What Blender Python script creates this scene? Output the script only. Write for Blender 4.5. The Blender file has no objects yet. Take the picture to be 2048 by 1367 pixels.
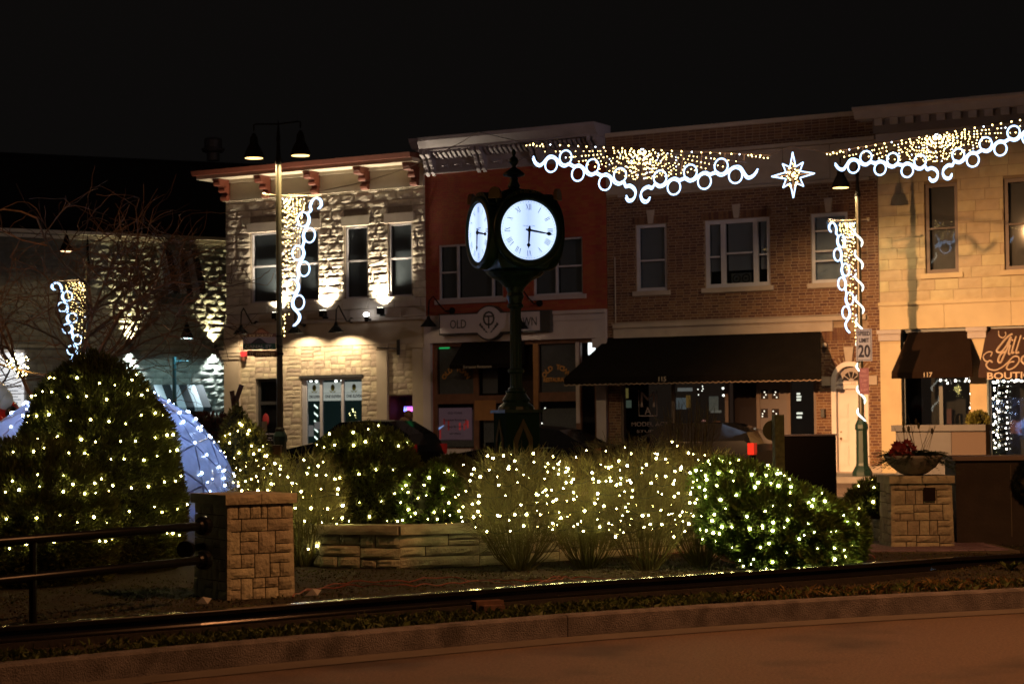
import bpy, bmesh, math, random
import numpy as np
from mathutils import Vector, Matrix, noise

random.seed(7); RNG = np.random.default_rng(7)
PI = math.pi; R = math.radians
S = bpy.context.scene
COL = S.collection

# ------------------------------------------------------------------ camera
FPX = 4000.0
CAM = Vector((0, 0, 1.6))
PITCH = math.atan((840 - 683.5) / FPX); ROLL = R(0.6)
_f = Vector((0, math.cos(PITCH), math.sin(PITCH)))
_r0 = Vector((1, 0, 0)); _u0 = _r0.cross(_f).normalized()
_r = _r0 * math.cos(ROLL) - _u0 * math.sin(ROLL)
_u = _r0 * math.sin(ROLL) + _u0 * math.cos(ROLL)
cd = bpy.data.cameras.new('camera'); cam = bpy.data.objects.new('camera', cd); COL.objects.link(cam)
cd.sensor_width = 36; cd.lens = FPX / 2048 * 36
cd.clip_start = 0.1; cd.clip_end = 1500
cam.matrix_world = Matrix(((_r.x, _u.x, -_f.x, CAM.x), (_r.y, _u.y, -_f.y, CAM.y), (_r.z, _u.z, -_f.z, CAM.z), (0, 0, 0, 1)))
cd.dof.use_dof = True; cd.dof.focus_distance = 23.0; cd.dof.aperture_fstop = 3.4
S.camera = cam

# ------------------------------------------------------------------ night sky and exposure
w = bpy.data.worlds.new('World'); S.world = w; w.use_nodes = True
nt = w.node_tree; bg = nt.nodes['Background']
sky = nt.nodes.new('ShaderNodeTexSky'); sky.sky_type = 'NISHITA'; sky.sun_disc = False
sky.sun_elevation = R(-4.5); sky.sun_rotation = R(200); sky.air_density = 1.0
mx = nt.nodes.new('ShaderNodeMix'); mx.data_type = 'RGBA'; mx.blend_type = 'ADD'
mx.inputs[0].default_value = 1.0
nt.links.new(sky.outputs[0], mx.inputs[6])
mx.inputs[7].default_value = (0.056, 0.050, 0.047, 1)
nt.links.new(mx.outputs[2], bg.inputs['Color']); bg.inputs['Strength'].default_value = 0.06
S.view_settings.view_transform = 'Standard'; S.view_settings.look = 'None'
S.view_settings.exposure = 0.0; S.view_settings.gamma = 1.0; S.view_settings.use_curve_mapping = False
S.cycles.use_denoising = True
S.cycles.sample_clamp_indirect = 3.0; S.cycles.sample_clamp_direct = 0.0
S.cycles.max_bounces = 5; S.cycles.diffuse_bounces = 2; S.cycles.glossy_bounces = 3
S.cycles.transmission_bounces = 4; S.cycles.transparent_max_bounces = 10
S.cycles.caustics_reflective = False; S.cycles.caustics_refractive = False

# ------------------------------------------------------------------ pixel of the photograph -> place in the world
def ray(px, py): return _f + _r * ((px - 1024) / FPX) - _u * ((py - 683.5) / FPX)
def at(px, py, D):
    d = ray(px, py); return CAM + d * (D / d.y)
def ground(px, py, z=0.0):
    d = ray(px, py); return CAM + d * ((z - CAM.z) / d.z)
# facade frame: O at the left corner of the row, x along the row, y into the houses
_A = Vector(((450 - 1024) / FPX * 63.54, 63.54, 0)); _B = Vector((13.01, 50.81, 0))
FU = (_B - _A).normalized(); FN = Vector((-FU.y, FU.x, 0)); FRZ = math.atan2(FU.y, FU.x)
def fp(px, py, off=0.0):
    o = _A - FN * off; d = ray(px, py)
    t = (o - CAM).dot(FN) / d.dot(FN); p = CAM + d * t
    return (p - _A).dot(FU), p.z
def fw(u, y, z): return _A + FU * u + FN * y + Vector((0, 0, z))
def rect(x0, y0, x1, y1, off=0.0, u0=0.0):
    xm, ym = (x0 + x1) / 2, (y0 + y1) / 2
    return (fp(x0, ym, off)[0] - u0, fp(x1, ym, off)[0] - u0, fp(xm, y1, off)[1], fp(xm, y0, off)[1])

# ------------------------------------------------------------------ things, parts
def tag(o, label=None, cat=None, group=None, kind=None):
    if label: o['label'] = label
    if cat: o['category'] = cat
    if group: o['group'] = group
    if kind: o['kind'] = kind
    return o
def empty(name, loc=(0, 0, 0), rz=0.0):
    o = bpy.data.objects.new(name, None); o.empty_display_size = 0.2
    o.location = loc; o.rotation_euler = (0, 0, rz); COL.objects.link(o); return o
def thing(name, label, cat, loc=(0, 0, 0), rz=0.0, group=None):
    return tag(empty(name, loc, rz), label, cat, group)
def inv(root): return (Matrix.Translation(Vector(root.location)) @ Matrix.Rotation(root.rotation_euler[2], 4, 'Z')).inverted()
def link(name, me, m=None, parent=None, smooth=False):
    o = bpy.data.objects.new(name, me); COL.objects.link(o)
    if m is not None and not me.materials: me.materials.append(m)
    if parent: o.parent = parent
    if smooth: me.polygons.foreach_set('use_smooth', [True] * len(me.polygons))
    return o
def npmesh(name, V, F, k):
    """V (n,3) floats, F (m,k) ints, all faces with k corners"""
    me = bpy.data.meshes.new(name); V = np.asarray(V, dtype=np.float32); F = np.asarray(F, dtype=np.int32)
    me.vertices.add(len(V)); me.vertices.foreach_set('co', V.ravel())
    me.loops.add(F.size); me.loops.foreach_set('vertex_index', F.ravel())
    me.polygons.add(len(F)); me.polygons.foreach_set('loop_start', np.arange(0, F.size, k, dtype=np.int32))
    try: me.polygons.foreach_set('loop_total', np.full(len(F), k, dtype=np.int32))
    except Exception: pass
    me.update(calc_edges=True); me.validate()
    me.shade_flat(); return me
def copytree(o, parent=None):
    c = o.copy(); COL.objects.link(c)
    if parent: c.parent = parent
    for ch in list(o.children): copytree(ch, c)
    return c

class MB:
    def __init__(s): s.v = []; s.f = []
    def add(s, v, f):
        n = len(s.v); s.v += [tuple(p) for p in v]; s.f += [tuple(i + n for i in q) for q in f]; return s
    def box(s, x0, x1, y0, y1, z0, z1):
        return s.add([(x0,y0,z0),(x1,y0,z0),(x1,y1,z0),(x0,y1,z0),(x0,y0,z1),(x1,y0,z1),(x1,y1,z1),(x0,y1,z1)],
                     [(3,2,1,0),(4,5,6,7),(0,1,5,4),(1,2,6,5),(2,3,7,6),(3,0,4,7)])
    def poly(s, pts): return s.add(pts, [tuple(range(len(pts)))])
    def prism(s, pts, d):
        """pts: planar loop of 3D points, d: extrusion vector"""
        n = len(pts); d = Vector(d); a = [Vector(p) for p in pts]
        return s.add(a + [p + d for p in a], [tuple(range(n - 1, -1, -1)), tuple(range(n, 2 * n))] +
                     [(i, (i + 1) % n, n + (i + 1) % n, n + i) for i in range(n)])
    def tube(s, pts, r, n=6, cap=True, close=False):
        pts = [Vector(p) for p in pts]; m = len(pts); rr = r if hasattr(r, '__len__') else [r] * m
        t0 = None; V = []; nx = None
        for i, p in enumerate(pts):
            if close: t = pts[(i + 1) % m] - pts[i - 1]
            else: t = pts[min(i + 1, m - 1)] - pts[max(i - 1, 0)]
            t = t.normalized() if t.length > 1e-9 else Vector((0, 0, 1))
            if nx is None: nx = t.orthogonal().normalized()
            nx = (nx - t * nx.dot(t)); nx = nx.normalized() if nx.length > 1e-6 else t.orthogonal().normalized()
            b = t.cross(nx)
            for k in range(n):
                a = 2 * PI * k / n; V.append(p + (nx * math.cos(a) + b * math.sin(a)) * rr[i])
        F = []
        for i in range(m if close else m - 1):
            j = (i + 1) % m
            for k in range(n):
                k2 = (k + 1) % n; F.append((i * n + k, i * n + k2, j * n + k2, j * n + k))
        if cap and not close: F += [tuple(range(n - 1, -1, -1)), tuple(range((m - 1) * n, m * n))]
        return s.add(V, F)
    def lathe(s, prof, c=(0, 0, 0), n=16, M=None, a0=0):
        """prof: (r, z) list bottom to top"""
        V = []; F = []
        for r, z in prof:
            for k in range(n):
                a = a0 + 2 * PI * k / n; p = Vector((r * math.cos(a), r * math.sin(a), z))
                if M: p = M @ p
                V.append(p + Vector(c))
        for i in range(len(prof) - 1):
            for k in range(n):
                k2 = (k + 1) % n; F.append((i * n + k, i * n + k2, (i + 1) * n + k2, (i + 1) * n + k))
        F += [tuple(range(n - 1, -1, -1)), tuple(range((len(prof) - 1) * n, len(prof) * n))]
        return s.add(V, F)
    def ball(s, c, r, nu=10, nv=7, sc=(1, 1, 1)):
        pr = [(max(1e-4, math.sin(PI * i / nv)) * r, -math.cos(PI * i / nv) * r) for i in range(nv + 1)]
        V = len(s.v); s.lathe(pr, (0, 0, 0), nu)
        for i in range(V, len(s.v)):
            p = s.v[i]; s.v[i] = (p[0] * sc[0] + c[0], p[1] * sc[1] + c[1], p[2] * sc[2] + c[2])
        return s
    def xf(s, M, start=0):
        for i in range(start, len(s.v)): s.v[i] = tuple(M @ Vector(s.v[i]))
        return s
    def build(s, name, m, parent=None, smooth=False, world=False, kind=None, auto=None):
        V = s.v
        if world and parent:
            I = inv(parent); V = [I @ Vector(p) for p in V]
        me = bpy.data.meshes.new(name); me.from_pydata([tuple(p) for p in V], [], s.f); me.update()
        o = link(name, me, m, parent, smooth)
        if smooth and auto: 
            try: me.set_sharp_from_angle(angle=R(auto))
            except Exception: pass
        if kind: o['kind'] = kind
        return o

# ------------------------------------------------------------------ materials
MT = {}
def mat(name, col, rough=0.8, metal=0.0, var=0.0, scale=4.0, bump=0.0, bscale=25.0, rnd=0.0, island=False,
        spec=0.5, trans=0.0, emit=None, es=0.0, stains=None, coord='Object', coat=0.0, detail=4):
    if name in MT: return MT[name]
    m = bpy.data.materials.new(name); m.use_nodes = True; MT[name] = m
    n = m.node_tree; b = n.nodes['Principled BSDF']; L = n.links.new
    b.inputs['Roughness'].default_value = rough; b.inputs['Metallic'].default_value = metal
    b.inputs['Specular IOR Level'].default_value = spec
    if coat: b.inputs['Coat Weight'].default_value = coat
    c = (*col, 1); b.inputs['Base Color'].default_value = c; src = None
    tc = n.nodes.new('ShaderNodeTexCoord')
    if var or rnd:
        hsv = n.nodes.new('ShaderNodeHueSaturation'); hsv.inputs['Color'].default_value = c
        val = None
        if var:
            nz = n.nodes.new('ShaderNodeTexNoise'); nz.inputs['Scale'].default_value = scale; nz.inputs['Detail'].default_value = detail
            L(tc.outputs[coord], nz.inputs['Vector'])
            mr = n.nodes.new('ShaderNodeMapRange'); mr.inputs['From Min'].default_value = 0.25; mr.inputs['From Max'].default_value = 0.75
            mr.inputs['To Min'].default_value = 1 - var; mr.inputs['To Max'].default_value = 1 + var
            L(nz.outputs['Fac'], mr.inputs['Value']); val = mr.outputs[0]
        if rnd:
            if island: g = n.nodes.new('ShaderNodeNewGeometry'); ro = g.outputs['Random Per Island']
            else: g = n.nodes.new('ShaderNodeObjectInfo'); ro = g.outputs['Random']
            m2 = n.nodes.new('ShaderNodeMapRange'); m2.inputs['To Min'].default_value = 1 - rnd; m2.inputs['To Max'].default_value = 1 + rnd
            L(ro, m2.inputs['Value'])
            if val is not None:
                mu = n.nodes.new('ShaderNodeMath'); mu.operation = 'MULTIPLY'; L(val, mu.inputs[0]); L(m2.outputs[0], mu.inputs[1]); val = mu.outputs[0]
            else: val = m2.outputs[0]
            wn = n.nodes.new('ShaderNodeMath'); wn.operation = 'MULTIPLY_ADD'; L(ro, wn.inputs[0]); wn.inputs[1].default_value = 0.03; wn.inputs[2].default_value = 0.485
            L(wn.outputs[0], hsv.inputs['Hue'])
        L(val, hsv.inputs['Value']); src = hsv.outputs[0]
    if stains:
        sc, sz, amt = stains
        nz = n.nodes.new('ShaderNodeTexNoise'); nz.inputs['Scale'].default_value = sz; nz.inputs['Detail'].default_value = 6
        L(tc.outputs[coord], nz.inputs['Vector'])
        rp = n.nodes.new('ShaderNodeMapRange'); rp.inputs['From Min'].default_value = 0.5; rp.inputs['From Max'].default_value = 0.68
        rp.inputs['To Max'].default_value = amt; L(nz.outputs['Fac'], rp.inputs['Value'])
        mixn = n.nodes.new('ShaderNodeMix'); mixn.data_type = 'RGBA'; L(rp.outputs[0], mixn.inputs[0])
        if src: L(src, mixn.inputs[6])
        else: mixn.inputs[6].default_value = c
        mixn.inputs[7].default_value = (*sc, 1); src = mixn.outputs[2]
    if src: L(src, b.inputs['Base Color'])
    if bump:
        nb = n.nodes.new('ShaderNodeTexNoise'); nb.inputs['Scale'].default_value = bscale; nb.inputs['Detail'].default_value = 5
        L(tc.outputs[coord], nb.inputs['Vector']); bp = n.nodes.new('ShaderNodeBump'); bp.inputs['Strength'].default_value = bump; bp.inputs['Distance'].default_value = 0.02
        L(nb.outputs['Fac'], bp.inputs['Height']); L(bp.outputs[0], b.inputs['Normal'])
    if emit: b.inputs['Emission Color'].default_value = (*emit, 1); b.inputs['Emission Strength'].default_value = es
    if trans:  # leaf-like: diffuse and translucent
        tr = n.nodes.new('ShaderNodeBsdfTranslucent'); ad = n.nodes.new('ShaderNodeMixShader'); ad.inputs[0].default_value = trans
        if src: L(src, tr.inputs['Color'])
        else: tr.inputs['Color'].default_value = c
        L(b.outputs[0], ad.inputs[1]); L(tr.outputs[0], ad.inputs[2]); L(ad.outputs[0], n.nodes['Material Output'].inputs['Surface'])
    return m
def glow(name, col, s):
    if name in MT: return MT[name]
    m = bpy.data.materials.new(name); m.use_nodes = True; MT[name] = m; n = m.node_tree; n.nodes.clear()
    e = n.nodes.new('ShaderNodeEmission'); e.inputs[0].default_value = (*col, 1); e.inputs[1].default_value = s
    o = n.nodes.new('ShaderNodeOutputMaterial'); n.links.new(e.outputs[0], o.inputs[0]); return m
def glassmat(name, tint=(0.8, 0.85, 0.85), refl=0.12, rough=0.02):
    if name in MT: return MT[name]
    m = bpy.data.materials.new(name); m.use_nodes = True; MT[name] = m; n = m.node_tree; n.nodes.clear()
    t = n.nodes.new('ShaderNodeBsdfTransparent'); t.inputs[0].default_value = (*tint, 1)
    g = n.nodes.new('ShaderNodeBsdfGlossy'); g.inputs['Roughness'].default_value = rough
    lw = n.nodes.new('ShaderNodeLayerWeight'); lw.inputs[0].default_value = 0.25
    ma = n.nodes.new('ShaderNodeMath'); ma.operation = 'MULTIPLY_ADD'; ma.inputs[1].default_value = 0.6; ma.inputs[2].default_value = refl
    mi = n.nodes.new('ShaderNodeMixShader'); o = n.nodes.new('ShaderNodeOutputMaterial'); L = n.links.new
    L(lw.outputs['Fresnel'], ma.inputs[0]); L(ma.outputs[0], mi.inputs[0]); L(t.outputs[0], mi.inputs[1]); L(g.outputs[0], mi.inputs[2]); L(mi.outputs[0], o.inputs[0]); return m

def lamp(name, parent, loc, energy, col, kind='POINT', radius=0.05, angle=120, blend=0.5, target=None, direction=None):
    d = bpy.data.lights.new(name, kind); d.energy = energy; d.color = col; d.shadow_soft_size = radius
    o = bpy.data.objects.new(name, d); COL.objects.link(o)
    if kind == 'SPOT':
        d.spot_size = R(angle); d.spot_blend = blend
        dr = Vector(direction) if direction is not None else (Vector(target) - Vector(loc))
        o.rotation_mode = 'QUATERNION'; o.rotation_quaternion = dr.to_track_quat('-Z', 'Y')
    o.location = loc
    if parent:
        M = inv(parent); o.location = M @ Vector(loc)
        if kind == 'SPOT': o.rotation_quaternion = (M.to_quaternion() @ dr.to_track_quat('-Z', 'Y'))
        o.parent = parent
    return o

SODIUM = (1.0, 0.50, 0.20); WARM = (1.0, 0.72, 0.38); COOL = (0.80, 0.85, 1.0)

# ------------------------------------------------------------------ street lighting outside the picture (inferred tall road lamps, plus one added white lamp)
steel = mat('galvanised', (0.3, 0.3, 0.3), 0.5, 0.8)
def road_lamp(name, label, x, y, z, aim, energy, col, angle, blend, arm):
    t = thing(name, label, 'street lamp', (x, y, -0.1), 0)
    MB().tube([(0, 0, 0), (0, 0, 0.5), (0, 0, z)], [0.13, 0.11, 0.07], 10).build('pole', steel, t)
    ax, ay = arm
    MB().tube([(0, 0, z - 0.3), (ax * .5, ay * .5, z + 0.2), (ax, ay, z + 0.3)], 0.04, 8).build('arm', steel, t)
    MB().ball((ax, ay, z + 0.3), 0.3, 12, 6, (1, 1, 0.35)).build('lamp_head', steel, t)
    lamp('lamp_light', t, (x + ax, y + ay, z + 0.0), energy, col, 'SPOT', 0.18, angle, blend, target=aim)
    return t
road_lamp('road_lamp', 'tall sodium flood lamp at the road edge lighting the cream block building', -9.6, 29.0, 9.0, fw(25.6, 0, -1.4), 92000, SODIUM, 38, 1.0, (1.2, 0.2))
road_lamp('road_lamp', 'tall sodium road lamp beside the near road, its head over the carriageway', 7.8, 15.6, 8.8, (5.3, 14.2, 0), 3000, (1.0, 0.40, 0.14), 150, 0.7, (-1.8, -0.6))
road_lamp('road_lamp', 'sodium road lamp on the left side street lighting the bare tree', -15.5, 29.0, 8.5, (-11.0, 35.0, 0.0), 1200, (1.0, 0.48, 0.18), 158, 0.5, (1.0, 0.5))
road_lamp('road_lamp', 'added unseen white lamp beyond the right edge of the park, toning the house fronts', 13.5, 36.0, 9.5, fw(7.0, 0, 9.2), 2700, (1.0, 0.78, 0.80), 44, 1.0, (-1.0, 0.5))  # unseen lamp, added to bring cool light onto the upper house fronts

# ------------------------------------------------------------------ the setting: ground, kerb, road, pavements
asph = mat('asphalt', (0.18, 0.122, 0.088), 0.7, var=0.45, scale=45, bump=0.9, bscale=160, detail=6, stains=((0.07, 0.052, 0.045), 0.9, 0.8))
conc = mat('kerb_concrete', (0.17, 0.15, 0.15), 0.9, var=0.4, scale=6, bump=0.8, bscale=90, rnd=0.05, detail=10, stains=((0.06, 0.052, 0.05), 3.2, 0.85))
soil = mat('mulch_soil', (0.028, 0.022, 0.012), 0.95, var=0.5, scale=9, bump=1.0, bscale=40, stains=((0.022, 0.03, 0.009), 3, 0.8))
pave = mat('far_pavement', (0.22, 0.2, 0.18), 0.8, var=0.15, scale=3, bump=0.15)
kp = [(-900, 1460), (-400, 1373), (0, 1325), (300, 1296), (600, 1270), (900, 1245), (1115, 1228), (1400, 1209), (1700, 1192), (2048, 1175), (2500, 1155), (3200, 1130)]
KP = [ground(x, y, 0.0) for x, y in kp]
MB().poly([(-300, -60, -0.26), (300, -60, -0.26), (300, 500, -0.26), (-300, 500, -0.26)]).build('ground', asph, kind='structure')
KP = [KP[0] + (KP[0] - KP[1]) * 8] + KP + [KP[-1] + (KP[-1] - KP[-2]) * 8]
def offs(P, d):
    out = []
    for i, p in enumerate(P):
        t = (P[min(i + 1, len(P) - 1)] - P[max(i - 1, 0)]); t.z = 0; t.normalize(); out.append(p + Vector((t.y, -t.x, 0)) * d)
    return out
mb = MB(); g0 = offs(KP, 0.155)
for i in range(len(KP) - 1):
    a, b = g0[i], g0[i + 1]; mb.poly([(a.x, -40, -0.175), (b.x, -40, -0.175), (b.x, b.y, -0.175), (a.x, a.y, -0.175)])
mb.build('road', asph, kind='structure')
# kerb in cast sections with open joints
kroot = tag(empty('kerb', tuple(ground(1115, 1228))), kind='structure')
seg = []
L0 = 0
pts = KP[1:-1]
dense = []
for i in range(len(pts) - 1):
    n = max(2, int((pts[i + 1] - pts[i]).length / 0.25))
    for k in range(n): dense.append(pts[i].lerp(pts[i + 1], k / n))
dense.append(pts[-1])
acc = 0; cur = [dense[0]]; cuts = []
jp = ground(1112, 1228, 0)
di = min(range(len(dense)), key=lambda i: (dense[i] - jp).length)
i = di % 20
bounds = [0] + list(range(i if i > 3 else i + 20, len(dense) - 1, 20)) + [len(dense) - 1]
of = offs(dense, 0.15); ofr = offs(dense, 0.135)
for a, b in zip(bounds[:-1], bounds[1:]):
    if b - a < 2: continue
    V = []; F = []
    for k in range(a, b + 1):
        sh = 0.004 if k == a else (-0.004 if k == b else 0)
        t = (dense[min(k + 1, len(dense) - 1)] - dense[max(k - 1, 0)]).normalized() * sh
        p, q, q2 = dense[k] + t, of[k] + t, ofr[k] + t
        V += [(p.x, p.y, -0.25), (p.x, p.y, 0.006), (q2.x, q2.y, 0.006), (q.x, q.y, -0.012), (q.x + t.x * 0, q.y, -0.25)]
    n = b - a + 1
    for k in range(n - 1):
        for j in range(5):
            j2 = (j + 1) % 5; F.append((k * 5 + j, (k + 1) * 5 + j, (k + 1) * 5 + j2, k * 5 + j2))
    F += [(0, 1, 2, 3, 4), tuple((n - 1) * 5 + j for j in (4, 3, 2, 1, 0))]
    MB().add(V, F).build('kerb_section', conc, kroot, world=True)
# gutter strip
gut = mat('gutter_concrete', (0.125, 0.105, 0.09), 0.8, var=0.2, scale=2.5, bump=0.3, bscale=60)
mb = MB(); ga, gb = offs(dense, 0.15), offs(dense, 0.5)
for k in range(len(dense) - 1): mb.poly([(gb[k].x, gb[k].y, -0.169), (gb[k + 1].x, gb[k + 1].y, -0.169), (ga[k + 1].x, ga[k + 1].y, -0.169), (ga[k].x, ga[k].y, -0.169)])
mb.build('gutter', gut, kind='structure')
# park ground: fine relief sheet from kerb to the far street
V = []; F = []; NX = 180; NY = 110
gx = np.linspace(-20, 22, NX)
kx = np.array([p.x for p in KP]); ky = np.array([p.y for p in KP])
yk = np.interp(gx, kx, ky)
V = np.zeros((NY, NX, 3))
for j in range(NY):
    t = (j / (NY - 1)) ** 1.6
    V[j, :, 0] = gx; V[j, :, 1] = yk + 0.01 + (40 - yk) * t
    for k in range(NX):
        x, y = V[j, k, 0], V[j, k, 1]
        V[j, k, 2] = (noise.noise((x * 1.3, y * 1.3, 3)) * 0.03 + noise.noise((x * 6, y * 6, 1)) * 0.012) * min(1, j / 3) - 0.004
idx = np.arange(NX * NY).reshape(NY, NX)
Fq = np.stack([idx[:-1, :-1], idx[:-1, 1:], idx[1:, 1:], idx[1:, :-1]], -1).reshape(-1, 4)
def ground_z(x, y): return noise.noise((x * 1.3, y * 1.3, 3)) * 0.03 + noise.noise((x * 6, y * 6, 1)) * 0.012 - 0.004
tag(link('park_ground', npmesh('park_ground', V.reshape(-1, 3), Fq, 4), soil, smooth=True), kind='structure')
MB().poly([(-60, 40, -0.03), (60, 40, -0.03), (60, 200, -0.03), (-60, 200, -0.03)]).build('side_street', asph, kind='structure')
MB().box(-60, 60, 39.8, 40.05, -0.25, 0.02).build('far_kerb', conc, kind='structure')
# raised pavement before the shops
prot = tag(empty('pavement', tuple(fw(12, 0, 0)), FRZ), kind='structure')
for k in range(24):
    x = -16 + k * 1.8
    MB().box(x + .006, x + 1.794, -3.6, -1.806, -0.1, 0.12).build('paving_slab', pave, prot)
    MB().box(x + .006, x + 1.794, -1.794, 0.5, -0.1, 0.12).build('paving_slab', pave, prot)

# ------------------------------------------------------------------ masonry helpers (all in house coordinates: x along, y in, z up)
def wall_holes(mb, x0, x1, z0, z1, holes, y0=0.0, th=0.35):
    xs = sorted({x0, x1, *[min(max(v, x0), x1) for h in holes for v in h[:2]]}); zs = sorted({z0, z1, *[min(max(v, z0), z1) for h in holes for v in h[2:4]]})
    def solid(i, j):
        if i < 0 or j < 0 or i >= len(xs) - 1 or j >= len(zs) - 1: return False
        cx, cz = (xs[i] + xs[i + 1]) / 2, (zs[j] + zs[j + 1]) / 2
        return not any(h[0] < cx < h[1] and h[2] < cz < h[3] for h in holes)
    y1 = y0 + th
    for i in range(len(xs) - 1):
        for j in range(len(zs) - 1):
            if not solid(i, j): continue
            a, b, c, d = xs[i], xs[i + 1], zs[j], zs[j + 1]
            mb.poly([(a, y0, c), (b, y0, c), (b, y0, d), (a, y0, d)]); mb.poly([(b, y1, c), (a, y1, c), (a, y1, d), (b, y1, d)])
            if not solid(i - 1, j): mb.poly([(a, y1, c), (a, y0, c), (a, y0, d), (a, y1, d)])
            if not solid(i + 1, j): mb.poly([(b, y0, c), (b, y1, c), (b, y1, d), (b, y0, d)])
            if not solid(i, j - 1): mb.poly([(a, y0, c), (a, y1, c), (b, y1, c), (b, y0, c)])
            if not solid(i, j + 1): mb.poly([(a, y0, d), (b, y0, d), (b, y1, d), (a, y1, d)])
    return mb
def courses(x0, x1, z0, z1, holes, wf, hf, joint):
    """list of (x0,x1,z0,z1) stones; wf/hf give length / course height"""
    out = []; z = z0; row = 0
    while z < z1 - 0.02:
        h = hf(row)
        if z + h > z1 - 0.03: h = z1 - z
        cz = z + h / 2
        iv = sorted((a[0], a[1]) for a in holes if min(a[3], z + h) - max(a[2], z) > 0.3 * h)
        spans = []; c = x0
        for a, b in iv:
            if a > c: spans.append((c, a))
            c = max(c, b)
        if c < x1: spans.append((c, x1))
        # joints
        x = x0 - random.random() * wf(row) if row % 2 else x0
        js = []
        while x < x1: js.append(x); x += wf(row)
        js.append(x1 + 1)
        for a, b in zip(js[:-1], js[1:]):
            for s0, s1 in spans:
                p, q = max(a, s0), min(b, s1)
                if q - p > joint * 2.5: out.append((p + joint / 2, q - joint / 2, z + joint / 2, z + h - joint / 2))
        z += h; row += 1
    return out
def rock_block(x0, x1, z0, z1, y, depth, seed, nx=7, nz=5):
    V = []; F = []
    for j in range(nz):
        for i in range(nx):
            u, v = i / (nx - 1), j / (nz - 1)
            e = min(1, min(u, 1 - u) * 5) * min(1, min(v, 1 - v) * 4)
            d = 0.012 + e * depth * (0.45 + 0.9 * abs(noise.noise((u * (x1 - x0) * 6 + seed, v * (z1 - z0) * 9, seed * 1.7))) + 0.35 * noise.noise((u * 9 + seed, v * 5, 3)))
            V.append((x0 + (x1 - x0) * u, y - d, z0 + (z1 - z0) * v))
    for j in range(nz - 1):
        for i in range(nx - 1):
            a = j * nx + i; F.append((a, a + 1, a + nx + 1, a + nx))
    n = len(V)  # rim back to wall
    ring = [i for i in range(nx)] + [j * nx + nx - 1 for j in range(1, nz)] + [(nz - 1) * nx + i for i in range(nx - 2, -1, -1)] + [j * nx for j in range(nz - 2, 0, -1)]
    for r in ring: V.append((V[r][0], y + 0.03, V[r][2]))
    m = len(ring)
    for k in range(m): F.append((ring[k], n + k, n + (k + 1) % m, ring[(k + 1) % m]))
    return V, F
_bm = MB().box(0, 1, -1, 0, 0, 1)
def brick_wall(parent, x0, x1, z0, z1, holes, m, keep_hi=300, bw=0.205, bh=0.0685, y=0.0, joint=0.011, proud=0.009, prefer='right'):
    st = courses(x0, x1, z0, z1, holes, lambda r: bw, lambda r: bh, joint)
    st.sort(key=lambda s: (-s[0] if prefer == 'right' else s[0]))
    first = st[:keep_hi]; rest = st[keep_hi:]
    me = bpy.data.meshes.new('brick'); me.from_pydata(_bm.v, [], _bm.f); me.materials.append(m)
    for s in first:
        p = proud * random.uniform(0.6, 1.3)
        o = bpy.data.objects.new('brick', me); o.parent = parent; o.location = (s[0], y, s[2]); o.scale = (s[1] - s[0], p, s[3] - s[2]); COL.objects.link(o)
    if rest:
        A = np.array(rest); n = len(A); pr = proud * RNG.uniform(0.6, 1.3, n)
        V = np.zeros((n, 8, 3)); 
        for k, (ix, iy, iz) in enumerate([(0,0,0),(1,0,0),(1,1,0),(0,1,0),(0,0,1),(1,0,1),(1,1,1),(0,1,1)]):
            V[:, k, 0] = A[:, ix]; V[:, k, 1] = y - (1 - iy) * pr; V[:, k, 2] = A[:, 2 + iz]
        f = np.array([(4,5,6,7),(3,2,1,0),(0,1,5,4),(1,2,6,5),(3,0,4,7)])
        F = (np.arange(n)[:, None, None] * 8 + f[None]).reshape(-1, 4)
        o = link('bricks', npmesh('bricks', V.reshape(-1, 3), F, 4), MT[m.name + '_i'] if m.name + '_i' in MT else m, parent); o['kind'] = 'stuff'
def stones(parent, name, lst, m, depth, y=0.0, fine=True, cap=300):
    rest = MB()
    for k, s in enumerate(lst):
        V, F = rock_block(*s, y, depth, random.random() * 90, 7 if fine else 5, 5 if fine else 4)
        if k < cap: MB().add(V, F).build(name, m, parent)
        else: rest.add(V, F)
    if rest.v: rest.build(name + 's', m, parent, kind='stuff')
def flat_stones(parent, name, lst, m, y=0.0, proud=0.012):
    for s in lst:
        p = proud * random.uniform(.6, 1.4); b = 0.008
        x0, x1, z0, z1 = s
        V = [(x0, y, z0), (x1, y, z0), (x1, y, z1), (x0, y, z1), (x0 + b, y - p, z0 + b), (x1 - b, y - p, z0 + b), (x1 - b, y - p, z1 - b), (x0 + b, y - p, z1 - b)]
        MB().add(V, [(4, 5, 6, 7), (0, 1, 5, 4), (1, 2, 6, 5), (2, 3, 7, 6), (3, 0, 4, 7)]).build(name, m, parent)

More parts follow.
